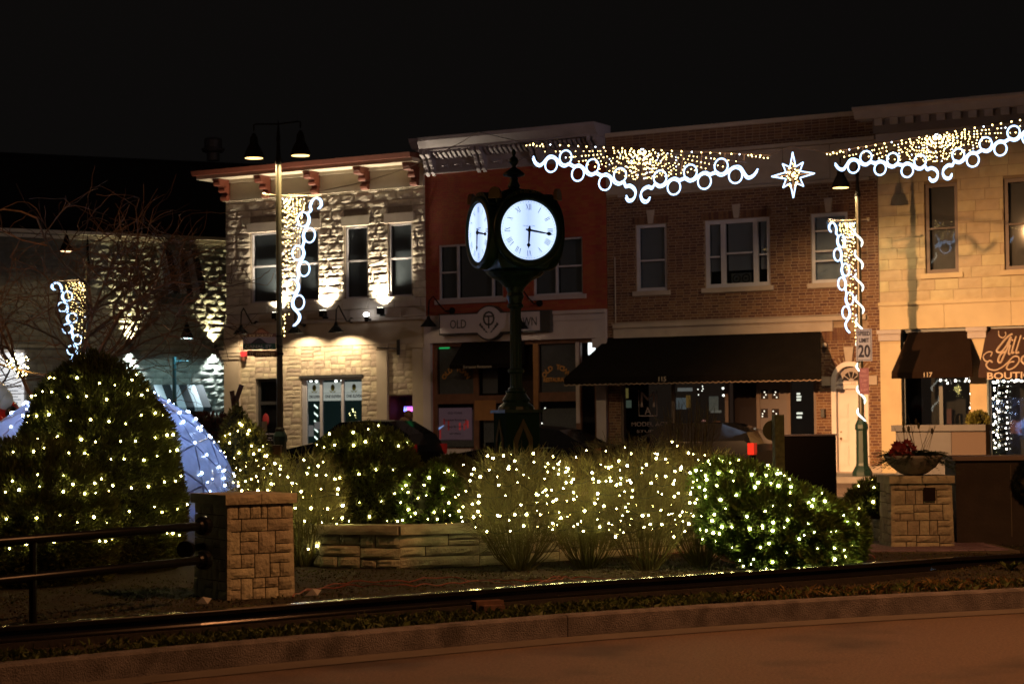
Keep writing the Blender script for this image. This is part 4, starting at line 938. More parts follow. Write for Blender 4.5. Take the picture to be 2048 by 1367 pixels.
# ------------------------------------------------------------------ far left stone building with up and down lights
LA = at(194, 463, 69.6); LA.z = 0; LB = at(452, 475, 72.2); LB.z = 0
LU = (LB - LA).normalized(); LN = Vector((-LU.y, LU.x, 0)); LRZ = math.atan2(LU.y, LU.x)
def lp(px, py, off=0.0):
    o = LA - LN * off; d = ray(px, py); t = (o - CAM).dot(LN) / d.dot(LN); p = CAM + d * t; return (p - LA).dot(LU), p.z
def lwp(u, y, z): return LA + LU * u + LN * y + Vector((0, 0, z))
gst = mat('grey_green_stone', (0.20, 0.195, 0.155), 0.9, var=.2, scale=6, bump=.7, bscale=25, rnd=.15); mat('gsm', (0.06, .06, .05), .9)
B5 = thing('spotlit_stone_building', 'dark grey rough stone building with striped awnings and wall spotlights', 'building', tuple(LA), LRZ)
x0, x1 = -6.0, lp(470, 600)[0]; ht = lp(320, 470)[1]
dw = [lp(312, 790)[0], lp(395, 790)[0], 0.1, lp(350, 772)[1]]; uw = [lp(322, 540)[0], lp(385, 540)[0], lp(350, 600)[1], lp(350, 510)[1]]
lit = [lp(-60, 700)[0], lp(48, 700)[0], lp(0, 830)[1], lp(0, 705)[1]]
wm = wall_holes(MB(), x0 - 6, x1 + 2, 0, ht, [dw, uw, lit], 0, .3); wm.poly([(x0 - 6, .3, ht), (x1 + 2, .3, ht), (x1 + 2, 9, ht), (x0 - 6, 9, ht)]); wm.build('wall', MT['gsm'], B5)
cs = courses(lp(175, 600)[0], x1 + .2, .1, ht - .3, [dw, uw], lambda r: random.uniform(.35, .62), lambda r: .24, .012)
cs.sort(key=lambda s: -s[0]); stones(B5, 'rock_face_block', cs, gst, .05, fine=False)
cs = courses(x0, lp(175, 600)[0], .1, ht - .3, [dw, uw, lit], lambda r: .55, lambda r: .24, .012); stones(B5, 'plain_block', cs, mat('unlit_stone', (.11, .105, .085), .9, var=.25, scale=6, bump=.6, bscale=25, rnd=.15, island=True), .02, fine=False, cap=0)  # stretch outside the wall lights, its darkness put into the stone colour
MB().box(x0 - 6, x1 + 2, -.08, .0, ht - .28, ht - .16).box(x0 - 6, x1 + 2, -.16, .3, ht - .12, ht).build('coping', creamp, B5)
zb = lp(350, 695)[1]
MB().box(x0, x1 + 1, -.06, 0, zb - .05, zb + .05).build('ledge', gst, B5)
for x in (lp(258, 690)[0], lp(425, 690)[0]):
    l = MB().box(x - .07, x + .07, -.26, -.06, zb - .12, zb + .12).build('wall_light', dframe, B5)
    lamp('light_up', B5, tuple(lwp(x, -.15, zb + .16)), 1700, (1, .88, .5), 'SPOT', .05, 78, 1.0, direction=(LN * .10 + Vector((0, 0, 1))))
    lamp('light_down', B5, tuple(lwp(x, -.15, zb - .16)), 900, (.8, .95, 1.0), 'SPOT', .05, 90, 1.0, direction=(LN * .12 - Vector((0, 0, 1))))
wst = mat('white_stripe_canvas', (.42, .44, .46), .8); bst = mat('black_stripe_canvas', (.012, .012, .014), .8)
for (h, nm) in ((dw, 0), (uw, 1)):
    top = h[3] + .05 + (.12 if nm else 0); n = 6; W_ = h[1] - h[0] + .3; out = .75; dz = .80 if nm == 0 else 1.45
    aw = empty('striped_awning'); aw.parent = B5; aw['label'] = 'black and white striped awning'
    for k in range(n):
        a, b = h[0] - .1 + W_ * k / n, h[0] - .1 + W_ * (k + 1) / n
        MB().prism([(a + .002, -.02, top), (b - .002, -.02, top), (b - .002, -out, top - dz), (a + .002, -out, top - dz)], (0, .012, -.012)).build('stripe', bst if k % 2 else wst, aw)
        MB().box(a + .002, b - .002, -out - .01, -out, top - dz - .14, top - dz).build('valance', bst if k % 2 else wst, aw)
    MB().prism([(h[0] - .11, -.02, top), (h[0] - .11, -out, top - dz), (h[0] - .11, -.02, top - dz)], (.008, 0, 0)).build('awning_side', bst, aw)
    MB().box(h[0], h[1], .2, .25, h[2], h[3]).build('door' if nm == 0 else 'window', dframe, B5)
# bright poster window at the far left
MB().box(lit[0], lit[1], .02, .06, lit[2], lit[3]).build('lit_window', mat('lit_window', (.5, .5, .5), .5, emit=(.92, .95, 1), es=.7), B5)
MB().box(lit[0] - .1, lit[0], -.05, .1, lit[2], lit[3]).box(lit[1], lit[1] + .06, -.05, .1, lit[2], lit[3]).box(lit[0], lit[1], -.05, .1, lit[3], lit[3] + .1).build('window_frame', wfr, B5)
u_, z_ = lp(28, 782)
for k in range(5): MB().box(u_ - .3, u_ + .15 + .1 * (k % 2), .012, .016, z_ - .05 * k * 2, z_ - .05 * k * 2 + .03).build('poster_print', mat('poster_grey', (.2, .22, .24), .6), B5)
text(B5, 'OPEN', MT['poster_grey'], wallM(u_ - .05, .01, z_ - .6), size=.2)
MB().tube([(lp(12, 785)[0], -.05, z_ + .12), (lp(42, 782)[0], -.05, z_ + .2)], .03, 5).build('sign_bar', dframe, B5)
lamp('light_down', B5, tuple(lwp(lp(20, 690)[0], -.6, lit[3] + .3)), 25, (1, .95, .8), 'SPOT', .1, 120, .8, direction=(LN * .5 - Vector((0, 0, 1))))
# taller dark building behind with roof vent
blackb = mat('dark_render', (0.012, 0.011, 0.010), .95)
P = at(-150, 300, 88); Q = at(470, 343, 94)
B6 = thing('dark_warehouse', 'tall unlit building rising black behind the spotlit stone wall', 'building', (P.x, P.y, 0), math.atan2(Q.y - P.y, Q.x - P.x))
LL = math.hypot(Q.x - P.x, Q.y - P.y); hz = P.z
MB().box(0, LL + 8, 0, 12, 0, hz - .1).build('wall', blackb, B6); MB().box(-.1, LL + 8.1, -.1, 12.1, hz - .1, hz + .05).build('coping', blackb, B6)
v = at(420, 330, 92); V_ = thing('roof_vent', 'grey mushroom exhaust vent on the dark roof', 'vent', (v.x, v.y + 1, hz + .05))
MB().lathe([(.30, 0), (.30, .35), (.5, .42), (.55, .55), (.42, .6), (.42, .95), (.36, 1.05), (.05, 1.1)], n=14).build('cowl', mat('vent_metal', (.16, .14, .13), .5, .5), V_)
# band of low dark buildings further right, so the street does not end in nothing
tag(MB().box(-90, 90, 150, 160, -.2, 8).build('distant_buildings', blackb), kind='structure')

# ------------------------------------------------------------------ uplights and goosenecks on the corner house
black = mat('black_metal', (0.006, 0.0055, 0.005), .8, .0, spec=.1); lit_d = glow('lamp_face', (1, .93, .75), 14)
zup = fp(650, 634)[1]
descs = {655: 'black box uplight below the third pier of the stone house', 775: 'black box uplight below the right window of the stone house', 543: 'black box uplight behind the lamp post on the stone house'}
for k, px in enumerate((560, 655, 770)):
    u_ = fp(px, 625)[0]
    t = thing('wall_uplight', ['small black uplight on the stone wall behind the banded lamp post', 'small black uplight between the second and third upstairs windows', 'small black uplight left of the last upstairs window'][k], 'light', tuple(fw(u_, 0, zup)), FRZ, 'uplights on the corner house')
    MB().box(-.05, .05, -.2, 0, -.05, 0).box(-.08, .08, -.34, -.14, 0, .2).build('housing', black, t)
    MB().box(-.06, .06, -.32, -.16, .201, .205).build('lens', lit_d, t)
    lamp('lamp_light', t, tuple(fw(u_, -.20, zup + .24)), 1300, (1, .84, .60), 'SPOT', .09, 118, 1.0, direction=(FN * .10 + Vector((0, 0, 1))))
u_, z_ = fp(745, 633)
t = thing('floodlight', 'glaring white floodlight head aimed at the viewer above the stone shopfront', 'light', tuple(fw(u_, 0, z_)), FRZ)
MB().box(-.04, .04, -.3, 0, -.12, -.06).lathe([(.06, -.16), (.08, -.02), (.09, 0)], (0, -.32, 0), 10).build('housing', black, t); MB().ball((0, -.34, .05), .075, 10, 7, (1.2, 1, .8)).build('lens', glow('flood_face', (1, 1, 1), 22), t)
gl_desc = ['left', 'mid', 'third']
def gooseneck(px, py, bx, by, lab, u0=0, e=26, n=0, off=.75, col=(1, .78, .50)):
    ub_, zb_ = fp(bx, by, 0); us, zs_ = fp(px, py, off)
    t = thing('gooseneck_lamp', lab, 'wall lamp', tuple(fw(ub_, 0, zb_)), FRZ, 'gooseneck lamps over the shopfronts')
    dx = us - ub_; dz = zs_ - zb_
    MB().lathe([(.10, 0), (.1, .04), (.03, .06)], (0, 0, 0), 10, Matrix.Rotation(PI / 2, 3, 'X')).ball((0, -.06, 0), .075, 8, 6).build('wall_plate', black, t)
    P_ = [(0, -.05, 0), (dx * .25, -off * .35, -.02), (dx * .5, -off * .6, dz * .2 + .25), (dx * .75, -off * .85, dz * .3 + .52), (dx * .97, -off * .97, dz * .5 + .45), (dx, -off, dz + .22), (dx, -off, dz + .1)]
    MB().tube([Vector(p) for p in P_], .022, 6).build('arm', black, t)
    MB().lathe([(.04, .14), (.06, .06), (.25, -.16), (.24, -.165), (.05, .04)], (dx, -off, dz + .04), 14).build('lamp_shade', black, t)
    lamp('lamp_light', t, tuple(fw(ub_ + dx, -off, zb_ + dz - .08)), e, col, 'SPOT', .04, 130, .5, direction=(FN * .38 - Vector((0, 0, 1))))
    return t
gooseneck(482, 660, 515, 646, 'black gooseneck lamp over the corner pilaster', e=190)
gooseneck(590, 658, 610, 649, 'black gooseneck lamp half hidden behind the lamp post', e=200)
gooseneck(672, 656, 704, 641, 'black gooseneck lamp above the posters in the shop window', e=235)
gooseneck(857, 644, 905, 621, 'black gooseneck lamp left of the restaurant sign board', e=3, off=.7)
gooseneck(1040, 648, 1080, 606, 'black gooseneck lamp right of the restaurant sign board', e=3, off=.7)

# ------------------------------------------------------------------ street lamps
olive = mat('olive_black_paint', (0.055, 0.050, 0.030), .35, .2, var=.1); dgreen = mat('dark_green_paint', (0.012, 0.032, 0.025), .45, .0, spec=.35, var=.15, bump=.05)
def bell(mb, c, r=.225, h=.56):
    mb.lathe([(r, 0), (r * 1.02, .02), (r * .92, .10 * h / .6), (r * .62, .26 * h / .6), (r * .42, .34 * h / .6), (r * .38, .48 * h / .6), (r * .15, .58 * h / .6), (.02, h)], c, 18)
def street_lamp(base, lab, arms, m, H=7.1, s=1.0, lampcol=WARM, e=700, spire=True, top=6.7, discc=(1, .60, .20), disc_e=4.2, bracket=None):
    t = thing('street_lamp', lab, 'street lamp', base, 0, 'ornamental street lamps')
    MB().lathe([(.25, 0), (.25, .12), (.22, .18), (.16, .28), (.15, .34), (.14, 1.15), (.165, 1.2), (.16, 1.3), (.10, 1.42)], n=8).build('pedestal', dgreen, t)
    MB().lathe([(.072, 1.4), (.075, 1.6), (.068, 3.0), (.063, min(H, top - .06))], n=14).build('pole', m, t)
    if H > top: MB().lathe([(.063, top - .059), (.062, H)], n=14).build('pole_top', black, t)  # unlit look above the lamps put into the colour as black
    MB().lathe([(.10, 1.40), (.105, 1.46), (.08, 1.5)], n=14).build('collar', m, t)
    if spire: MB().lathe([(.062, H), (.08, H + .05), (.05, H + .2), (.035, H + .5), (.05, H + .55), (.005, H + 1.0)], n=10).build('finial', black, t)
    for ax, ay in arms:
        a = Vector((ax, ay, 0)); zt_ = top + .62
        MB().tube([(0, 0, zt_ + .12), (ax * .9, ay * .9, zt_ + .14), (ax, ay, zt_ + .12), (ax, ay, zt_ - .02)], .018, 7).build('arm', black, t)
        sh_ = MB(); bell(sh_, (ax, ay, top)); so = sh_.build('lamp_shade', black, t, smooth=True)
        MB().lathe([(.20, -.012), (.20, -.006)], (ax, ay, top), 18).build('lamp_lens', glow('lens_%.2f' % disc_e, discc, disc_e), so)
        lamp('lamp_light', t, (base[0] + ax, base[1] + ay, base[2] + top - .06), e, lampcol, 'SPOT', .12, 165, .35, direction=(0, 0, -1))
    return t
def pbase(px, D, z=0.0): p = at(px, 840, D); return (p.x, p.y, z)
bz = pbase(560, 44.5); h560 = 7.5
LP1 = street_lamp(bz, 'tall olive street lamp with two hanging bell lamps before the stone house', [(-.56, .1), (.52, -.25)], olive, H=7.35, top=at(560, 314, 44.5).z, e=900)
b2_ = pbase(1723, 50, .1)
LP2 = street_lamp(b2_, 'dark street lamp wrapped in white rope light beside the arched door', [(-.42, .0)], olive, H=7.0, top=at(1680, 375, 50).z - .1, e=500)
b3_ = pbase(176, 66)
LP3 = street_lamp(b3_, 'street lamp half hidden by bare twigs at far left', [(-.7, .0)], olive, H=6.9, top=at(150, 502, 66).z, e=200, disc_e=4, discc=(1, .6, .3))
b4_ = pbase(349, 69)
LP4 = street_lamp(b4_, 'small teal lit street lamp before the striped awning', [(.45, -.1)], mat('teal_paint', (.03, .09, .10), .4), H=3.9, top=at(374, 676, 69).z, e=260, lampcol=(.45, .85, 1), discc=(.7, .95, 1), disc_e=5, spire=False)
MB().tube([(0, 0, 3.75), (.5, -.1, 3.75)], .025, 6).build('banner_arm', MT['teal_paint'], LP4); MB().tube([(-.1, 0, 2.05), (.45, -.1, 2.05)], .02, 6).build('banner_arm', MT['teal_paint'], LP4)
# arms holding the light motifs
for L_, b, dx in ((LP1, bz, .9), (LP2, b2_, -.75), (LP3, b3_, -.75)):
    zz = {id(LP1): at(560, 392, 44.5).z, id(LP2): at(1700, 441, 50).z - .1, id(LP3): at(160, 560, 66).z}[id(L_)]
    MB().tube([(-dx * .35, 0, zz + .03), (dx, .0, zz - .02)], .022, 7).ball((-dx * .35, 0, zz + .03), .05, 8, 6).build('motif_bracket', L_.children[0].data.materials[0] if False else mat('tan_bracket', (.25, .2, .13), .4), L_)
    L_['zz'] = zz

# ------------------------------------------------------------------ rope light motifs
neon = glow('cool_rope_light', (.44, .66, 1.0), 3.9); warmp = glow('warm_white_bulb', (1.0, .70, .24), 12); wire = mat('wire_black', (.03, .025, .03), .6)
wires = mat('motif_wire', (.12, .10, .10), .5, .4)
coolp = glow('cool_white_bulb', (.75, .85, 1), 7)
def half_motif(parent, M, s=1, L=3.35, nr=6, fan=True, tail=True):
    """scroll, six rings and a waved rope from the centre (x=0) out to x=L; M places it; z down is negative"""
    T_ = lambda x, z: M @ Vector((s * x, 0, z))
    rings = [(.55 + .395 * k, -.80 + .088 * k + (.15 if k % 2 == 0 else -.14)) for k in range(nr)]
    r = .172
    for x, z in rings:
        MB().tube([T_(x + r * math.cos(a), z + r * math.sin(a)) for a in np.linspace(0, 2 * PI, 20, endpoint=False)], .0165, 6, close=True).build('ring', neon, parent)
    # waved rope: under upper rings, over lower rings
    W_ = [(.30, -.98)]
    W_ = [(.12, -1.28), (.22, -1.30), (.31, -1.20), (.33, -1.06), (.25, -.95), (.12, -.90), (.02, -.96)] if False else []
    P_ = [(.33, -1.14), (.25, -1.23), (.13, -1.20), (.07, -1.07), (.12, -.95), (.25, -.88), (.36, -.90)]
    for k, (x, z) in enumerate(rings):
        d = -1 if k % 2 == 0 else 1
        P_ += [(x - .12, z + d * .155), (x, z + d * .20), (x + .12, z + d * .17)]
    x, z = rings[-1]; P_ += [(x + .30, z - .02), (x + .45, z + .02), (x + .55, z + .16)]
    PP = crv(P_, 4)
    for dd in (-.027, .027): MB().tube([M @ Vector((s * x, dd * .3, z + dd)) for x, z in PP], .0165, 6).build('rope', neon, parent)
    # fan of warm bulbs
    b = MB(); wv = MB(); cb = MB()
    zl = lambda x: -.62 + .088 * (x - .55) / .395
    ends = [(0.12, -.85), (.28, -.80), (.45, -.62), (.65, -.60), (.9, -.52), (1.15, -.5), (1.45, -.42), (1.8, -.36), (2.15, -.28), (2.5, -.24), (2.85, -.16), (3.0, -.08), (L, -.02)]
    ends = []
    for th in np.linspace(R(6), R(87), 21):
        t_ = .72 / (math.cos(th) + .205 * math.sin(th)) ; t_ = min(t_, L * .97 / max(.01, math.sin(th))); ends.append((t_ * math.sin(th), -.04 - t_ * math.cos(th)))
    if fan:
        for i, (x, z) in enumerate(ends):
            wv.tube([T_(.02, -.04), T_(x, z)], .004, 3)
            n = max(3, int(math.hypot(x, z) / .115))
            for k in range(1, n + 1):
                t = (k - .6 * random.random()) / n
                if random.random() < .2: continue
                p = T_(.02 + (x - .02) * t, -.04 + (z + .04) * t); (cb if random.random() < .1 else b).ball(p, random.uniform(.010, .016), 5, 4)
        for k in range(13): (b if k % 5 else cb).ball(T_(L * k / 13 + .05 * random.random(), -.01), .017, 5, 4)
        if tail:
            for k in range(6): b.ball(T_(L - .05 - .10 * k, -.02 - .05 * random.random()), .014, 5, 4)
        for x in (.62, 1.1, 1.6, 2.2, 2.7): wv.tube([T_(x, 0), T_(x, zl(x) + (.0))], .006, 3)
    wv.tube([T_(0, 0), T_(L, 0)], .006, 4); wv.tube([T_(0, 0), T_(0, -1.25)], .012, 5)
    wv.build('wire_frame', wires, parent); b.build('warm_bulbs', warmp, parent, kind='stuff')
    if cb.v: cb.build('cool_bulbs', coolp, parent, kind='stuff')
def span(p0, p1, cx, lab, scale=1.0):
    """overhead motif hung between two photographed ends"""
    d = (p1 - p0); Lh = d.length / 2; rz = math.atan2(d.y, d.x); tilt = math.atan2(d.z, math.hypot(d.x, d.y)); c = p0.lerp(p1, cx)
    t = thing('light_garland', lab, 'light garland', tuple(c), rz, 'overhead light garlands')
    k = Lh / 3.35
    for s in (-1, 1): half_motif(t, Matrix.Rotation(-tilt, 4, 'Y') @ Matrix.Scale(k, 4), s)
    return t
S1a, S1b = at(1050, 286, 47.2), at(1540, 311, 43.6)
G1 = span(S1a, S1b, .5, 'fan shaped light garland hanging over the clock side of the street')
S2a, S2b = at(1655, 306, 42.9), at(2120, 226, 39.8)
G2 = span(S2a, S2b, .49, 'fan shaped light garland before the cream building cornice')
# star
sc_ = at(1586, 350, 43.3); st_ = thing('light_star', 'eight pointed white light star between the two overhead garlands', 'light star', tuple(sc_), FRZ)
P_ = []
for k in range(16):
    a = PI / 2 + PI * k / 8; long_ = (.50 if k % 4 == 0 else .37) if k % 2 == 0 else .19
    P_.append((long_ * math.cos(a) * (.92 if k % 4 else 1), 0, long_ * math.sin(a)))
for k in range(16): MB().tube([P_[k], P_[(k + 1) % 16]], .013, 6).build('rope', neon, st_)
b = MB(); wv = MB()
for k in range(40):
    a = random.random() * 2 * PI; r_ = random.random() * .26; b.ball((r_ * math.cos(a), -.02, r_ * math.sin(a)), .015, 5, 4)
for k in range(8): wv.tube([(0, 0, 0), P_[2 * k]], .007, 4)
b.build('warm_bulbs', warmp, st_, kind='stuff'); wv.build('wire_frame', wires, st_)
# support wires
def cable(name, lab, pts, r=.008, m=wire, cat='cable', sag=0.0):
    P_ = []
    for a, b_ in zip(pts[:-1], pts[1:]):
        for k in range(10): t = k / 10; p = Vector(a).lerp(Vector(b_), t); p.z -= sag * 4 * t * (1 - t); P_.append(p)
    P_.append(Vector(pts[-1])); o = MB().tube(P_, r, 5).build(name, m); tag(o, lab, cat); return o
pz1 = Vector(bz) + Vector((0, 0, LP1['zz']))
anch = fw(fp(958, 264, .7)[0], -.72, fp(958, 264, .7)[1])
cable('support_wire', 'thin wire rising from the tall lamp post to the grey cornice', [pz1, anch], .010, mat('tan_bracket', (.25, .2, .13)), sag=.35)
cable('support_wire', 'thin wire from the grey cornice to the first garland', [anch, S1a], .010)
cable('support_wire', 'thin wire carrying the star between the two garlands', [S1a + Vector((0, 0, .015)), S1b + Vector((0, 0, .015)), sc_ + Vector((0, 0, .62)), S2a + Vector((0, 0, .015)), S2b + Vector((0, 0, .02)), S2b + (S2b - S2a)], .008)
for (L_, b, side, s_, lab, sk, yaw) in ((LP1, bz, 1, .93, 'ring and fan light motif hung on the right of the tall lamp post', .93, -.62), (LP2, b2_, -1, .93, 'ring and fan light motif hung left of the rope wrapped lamp post', .9, .80), (LP3, b3_, -1, .93, 'ring and fan light motif glimpsed through twigs at far left', .9, .5)):
    t = thing('light_motif', lab, 'light motif', (b[0] + side * .085, b[1], b[2] + L_['zz'] - .05), yaw if side > 0 else yaw, 'light motifs on the lamp posts')
    # half motif turned to hang down the post: outwards along x, long side down
    M_ = Matrix(((0, 0, -side, 0), (0, 1, 0, 0), (-1, 0, 0, 0), (0, 0, 0, 1)))
    half_motif(t, M_ @ Matrix.Scale(sk, 4), 1)
# white rope wound round the lamp post
t = thing('rope_light', 'white rope light wound round the lamp post by the arched door', 'rope light', b2_)
z_a, z_b = at(1722, 855, 50).z - .1, at(1720, 450, 50).z - .1
P_ = []
N_ = 150; turns = 9
for k in range(N_): u_ = k / N_; a = -turns * 2 * PI * u_ + 1.2; P_.append((.098 * math.cos(a), .098 * math.sin(a), z_a + (z_b - z_a) * u_))
MB().tube(P_, .022, 6).build('rope', glow('white_rope', (.95, .97, .85), 3.2), t)
MB().tube([(.115 * math.cos(a), .115 * math.sin(a), z_a + .0) for a in np.linspace(0, 2 * PI, 14, endpoint=False)], .028, 6, close=True).build('rope_end', MT['white_rope'], t)

# ------------------------------------------------------------------ street signs
grn = mat('sign_green', (0.005, 0.075, 0.055), .4); sgrey = mat('sign_silver', (0.26, 0.25, 0.33), .45); sbrn = mat('sign_brown', (.10, .035, .015), .5); sgold = mat('sign_lettering', (.5, .4, .24), .5); sbl = mat('sign_blue_black', (.02, .02, .04), .5); spale = mat('sign_pale', (.30, .34, .36), .4)
def street_sign(lab, cx, z, wd, h, board, s, lm, rz, off, arch=None, archm=None, backing=None, fs=.75):
    t = thing('street_sign', lab, 'street sign', (bz[0], bz[1], z), rz)
    x1_ = -.09; x0_ = x1_ - wd
    MB().box(x0_, x1_ + .02, -off - .01, -off, 0, h).build('sign_plate', board, t)
    MB().box(x1_ - .04, .0, -off + .001, -off + .03, h * .2, h * .3).box(x1_ - .04, 0, -off + .001, -off + .03, h * .7, h * .8).tube([(.08 * math.cos(a), .08 * math.sin(a), h * .5) for a in np.linspace(0, 2 * PI, 14, endpoint=False)], .012, 5, close=True).build('pole_clamp', black, t)
    text(t, s, lm, wallM((x0_ + x1_) / 2, -off - .013, h * .47), size=h * fs, width=wd * .86, bold=.003)
    if backing: MB().box(x0_, x1_ + .02, -off - .009, -off + .002, h + .001, h + backing).build('header_plate', sgrey, t)
    if arch:
        n = 14; c = (x0_ + x1_) / 2
        prof = [(c + arch[0] * (k / n * 2 - 1), h + arch[1] * (math.cos((k / n * 2 - 1) * PI) * .5 + .5)) for k in range(n + 1)]
        MB().prism([(x, -off - .014, z) for x, z in prof], (0, .004, 0)).build('arched_crest', archm, t)
        prof2 = [(c + arch[0] * .72 * (k / n * 2 - 1), h + .01 + arch[1] * .62 * (math.cos((k / n * 2 - 1) * PI) * .5 + .5)) for k in range(n + 1)]
        MB().prism([(x, -off - .018, z) for x, z in prof2], (0, .003, 0)).build('crest_panel', mat('crest_panel', (.3, .14, .09), .5) if archm is sbrn else mat('crest_panel_blue', (.035, .04, .07), .5), t)
    return t
zz = lambda y: at(530, y, 44.5).z
k44 = 4000 / 44.5
street_sign('brown arched street sign reading JOE FORZLEY above the others', 0, zz(676), .62, zz(667) - zz(676), sbrn, 'JOE FORZLEY', sgold, 0.0, .085, (.24, .13), sbrn, fs=.95)
street_sign('green street sign reading CANAL ST with silver arched header', 0, zz(699), .71, zz(687) - zz(699), grn, 'CANAL ST.', spale, 0.0, .115, (.22, .12), sbl, backing=.145)
street_sign('brown street sign reading STEPHEN ST under the green one', 0, zz(712), .62, zz(701) - zz(712), sbrn, 'STEPHEN ST', sgold, 0.0, .085)
street_sign('plain tan street sign plate edge lowest on the lamp post', 0, zz(714), .5, zz(703) - zz(714), sbrn, 'STEPHEN ST', sgold, .35, .06)
sw = mat('sign_white_lilac', (.30, .33, .46), .5); sink = mat('sign_black', (.02, .02, .04), .5)
def plate_sign(name, lab, x0, y0, x1, y1, D, m, cat='sign', off=.14, border=None):
    a = at((x0 + x1) / 2, (y0 + y1) / 2, D); k = D / FPX; wd, h = (x1 - x0) * k / 2, (y1 - y0) * k / 2
    t = thing(name, lab, cat, (a.x, b2_[1] - off, a.z)); MB().box(-wd, wd, -.006, 0, -h, h).build('sign_plate', m, t)
    MB().box(-.05 + b2_[0] - a.x, .05 + b2_[0] - a.x, .001, off, -.03, .03).build('pole_clamp', black, t)
    if border:
        bb = MB(); e = .022; y = -.009
        bb.box(-wd + e, wd - e, y, -.006, h - e - .012, h - e).box(-wd + e, wd - e, y, -.006, -h + e, -h + e + .012).box(-wd + e, -wd + e + .012, y, -.006, -h + e + .012, h - e - .012).box(wd - e - .012, wd - e, y, -.006, -h + e + .012, h - e - .012)
        bb.build('sign_border', border, t)
    return t, wd, h
t, wd, h = plate_sign('speed_limit_sign', 'white rectangular sign reading SPEED LIMIT 20', 1710, 658, 1742, 722, 50, sw, border=sink)
text(t, 'SPEED', sink, wallM(0, -.01, h * .70), size=.15, width=wd * 1.55, bold=.004); text(t, 'LIMIT', sink, wallM(0, -.01, h * .28), size=.15, width=wd * 1.25, bold=.004); text(t, '20', sink, wallM(0, -.01, -h * .42), size=.42, width=wd * 1.5, bold=.012)
t, wd, h = plate_sign('parking_sign', 'small mauve notice plate below the speed limit sign', 1716, 736, 1735, 788, 50, mat('sign_mauve', (.22, .10, .14), .5), off=.2)
pk = mat('notice_print', (.35, .2, .25), .5)
for k, s in enumerate(('NO', 'PARKING', '2 AM', 'TO', '6 AM')): text(t, s, pk, wallM(0, -.01, h * (.75 - .36 * k)), size=.1, width=min(wd * 1.6, .03 * len(s) + .05), bold=.003)

# ------------------------------------------------------------------ four faced post clock
DC = 26.7; cb_ = at(1033, 840, DC); CZ = R(21.5)
CK = thing('post_clock', 'dark green four faced street clock with two glowing dials visible', 'clock', (cb_.x, cb_.y, 0.0), CZ)
cz = lambda y: at(1033, y, DC).z
g = dgreen
zc_ = cz(467)
# column and base
MB().lathe([(.36, 0), (.36, .25), (.30, .3)], n=8, a0=PI / 8).build('plinth', g, CK)
zb0_, zb1_ = .3, cz(825)
MB().box(-.235, .235, -.235, .235, zb0_, zb1_).build('base', mat('green_matte', (.010, .026, .020), .95, spec=.03), CK)
for s in range(4):
    M_ = Matrix.Rotation(s * PI / 2, 4, 'Z'); pn = MB()
    P_ = [(-.13, -.25, zb0_ + .1), (.13, -.25, zb0_ + .1), (.13, -.25, zb1_ - .33), (0, -.25, zb1_ - .08), (-.13, -.25, zb1_ - .33)]
    Q_ = [(x * .6, y, zb0_ + .18 if i < 2 else (z_ - .07 if i != 3 else z_ - .12)) for i, (x, y, z_) in enumerate(P_)]
    for i in range(5):
        j = (i + 1) % 5; pn.add([P_[i], P_[j], Q_[j], Q_[i]] + [(p[0], -.235, p[2]) for p in (P_[i], P_[j], Q_[j], Q_[i])], [(0, 1, 2, 3), (0, 4, 5, 1), (2, 6, 7, 3)])
    pn.xf(M_).build('base_panel', mat('olive_panel', (.085, .075, .045), .9, spec=.05), CK)
MB().box(-.27, .27, -.27, .27, zb1_, zb1_ + .04).lathe([(.25, zb1_ + .04), (.24, zb1_ + .08), (.17, zb1_ + .14), (.19, zb1_ + .17), (.13, zb1_ + .26), (.15, zb1_ + .29), (.10, cz(780))], n=16).build('base_cap', g, CK)
sh_ = MB(); n = 32; prof = []
for z_, r_ in ((cz(780), .088), (cz(745), .085), (cz(742), .083), (cz(640), .076), (cz(612), .075)): prof.append((r_, z_))
V = []; F = []
for r_, z_ in prof:
    for k in range(n): a = 2 * PI * k / n; q = r_ * (1 if k % 2 else .93); V.append((q * math.cos(a), q * math.sin(a), z_))
for i in range(len(prof) - 1):
    for k in range(n): k2 = (k + 1) % n; F.append((i * n + k, i * n + k2, (i + 1) * n + k2, (i + 1) * n + k))
MB().add(V, F).build('column', g, CK)
for y in (780, 742, 612): z_ = cz(y); MB().lathe([(.09, z_ - .03), (.11, z_ - .01), (.11, z_ + .02), (.085, z_ + .04)], n=16).build('column_ring', g, CK)
zh0 = cz(548)
MB().lathe([(.076, cz(612)), (.10, cz(600)), (.12, cz(592)), (.10, cz(585)), (.13, cz(575)), (.22, cz(562)), (.34, cz(553)), (.40, zh0 + .02)], n=20).build('neck', g, CK)
# head: cube like housing with round drums
MB().lathe([(.20, zh0 - .10), (.30, zh0 - .03), (.46, zh0 + .06), (.56, zh0 + .20), (.565, cz(405))], n=4, a0=PI / 4).build('housing', g, CK)
MB().lathe([(.52, cz(405)), (.50, cz(398)), (.34, cz(388)), (.2, cz(381)), (.07, cz(377))], n=4, a0=PI / 4).build('housing_roof', g, CK)
dial = bpy.data.materials.new('dial_glass'); dial.use_nodes = True; dn_ = dial.node_tree; pb = dn_.nodes['Principled BSDF']
pb.inputs['Base Color'].default_value = (.55, .6, .68, 1); pb.inputs['Roughness'].default_value = .25; pb.inputs['Emission Strength'].default_value = 1.25
tcn = dn_.nodes.new('ShaderNodeTexCoord'); gr = dn_.nodes.new('ShaderNodeSeparateXYZ'); dn_.links.new(tcn.outputs['Object'], gr.inputs[0])
wvn = dn_.nodes.new('ShaderNodeMath'); wvn.operation = 'ABSOLUTE'; dn_.links.new(gr.outputs['X'], wvn.inputs[0])
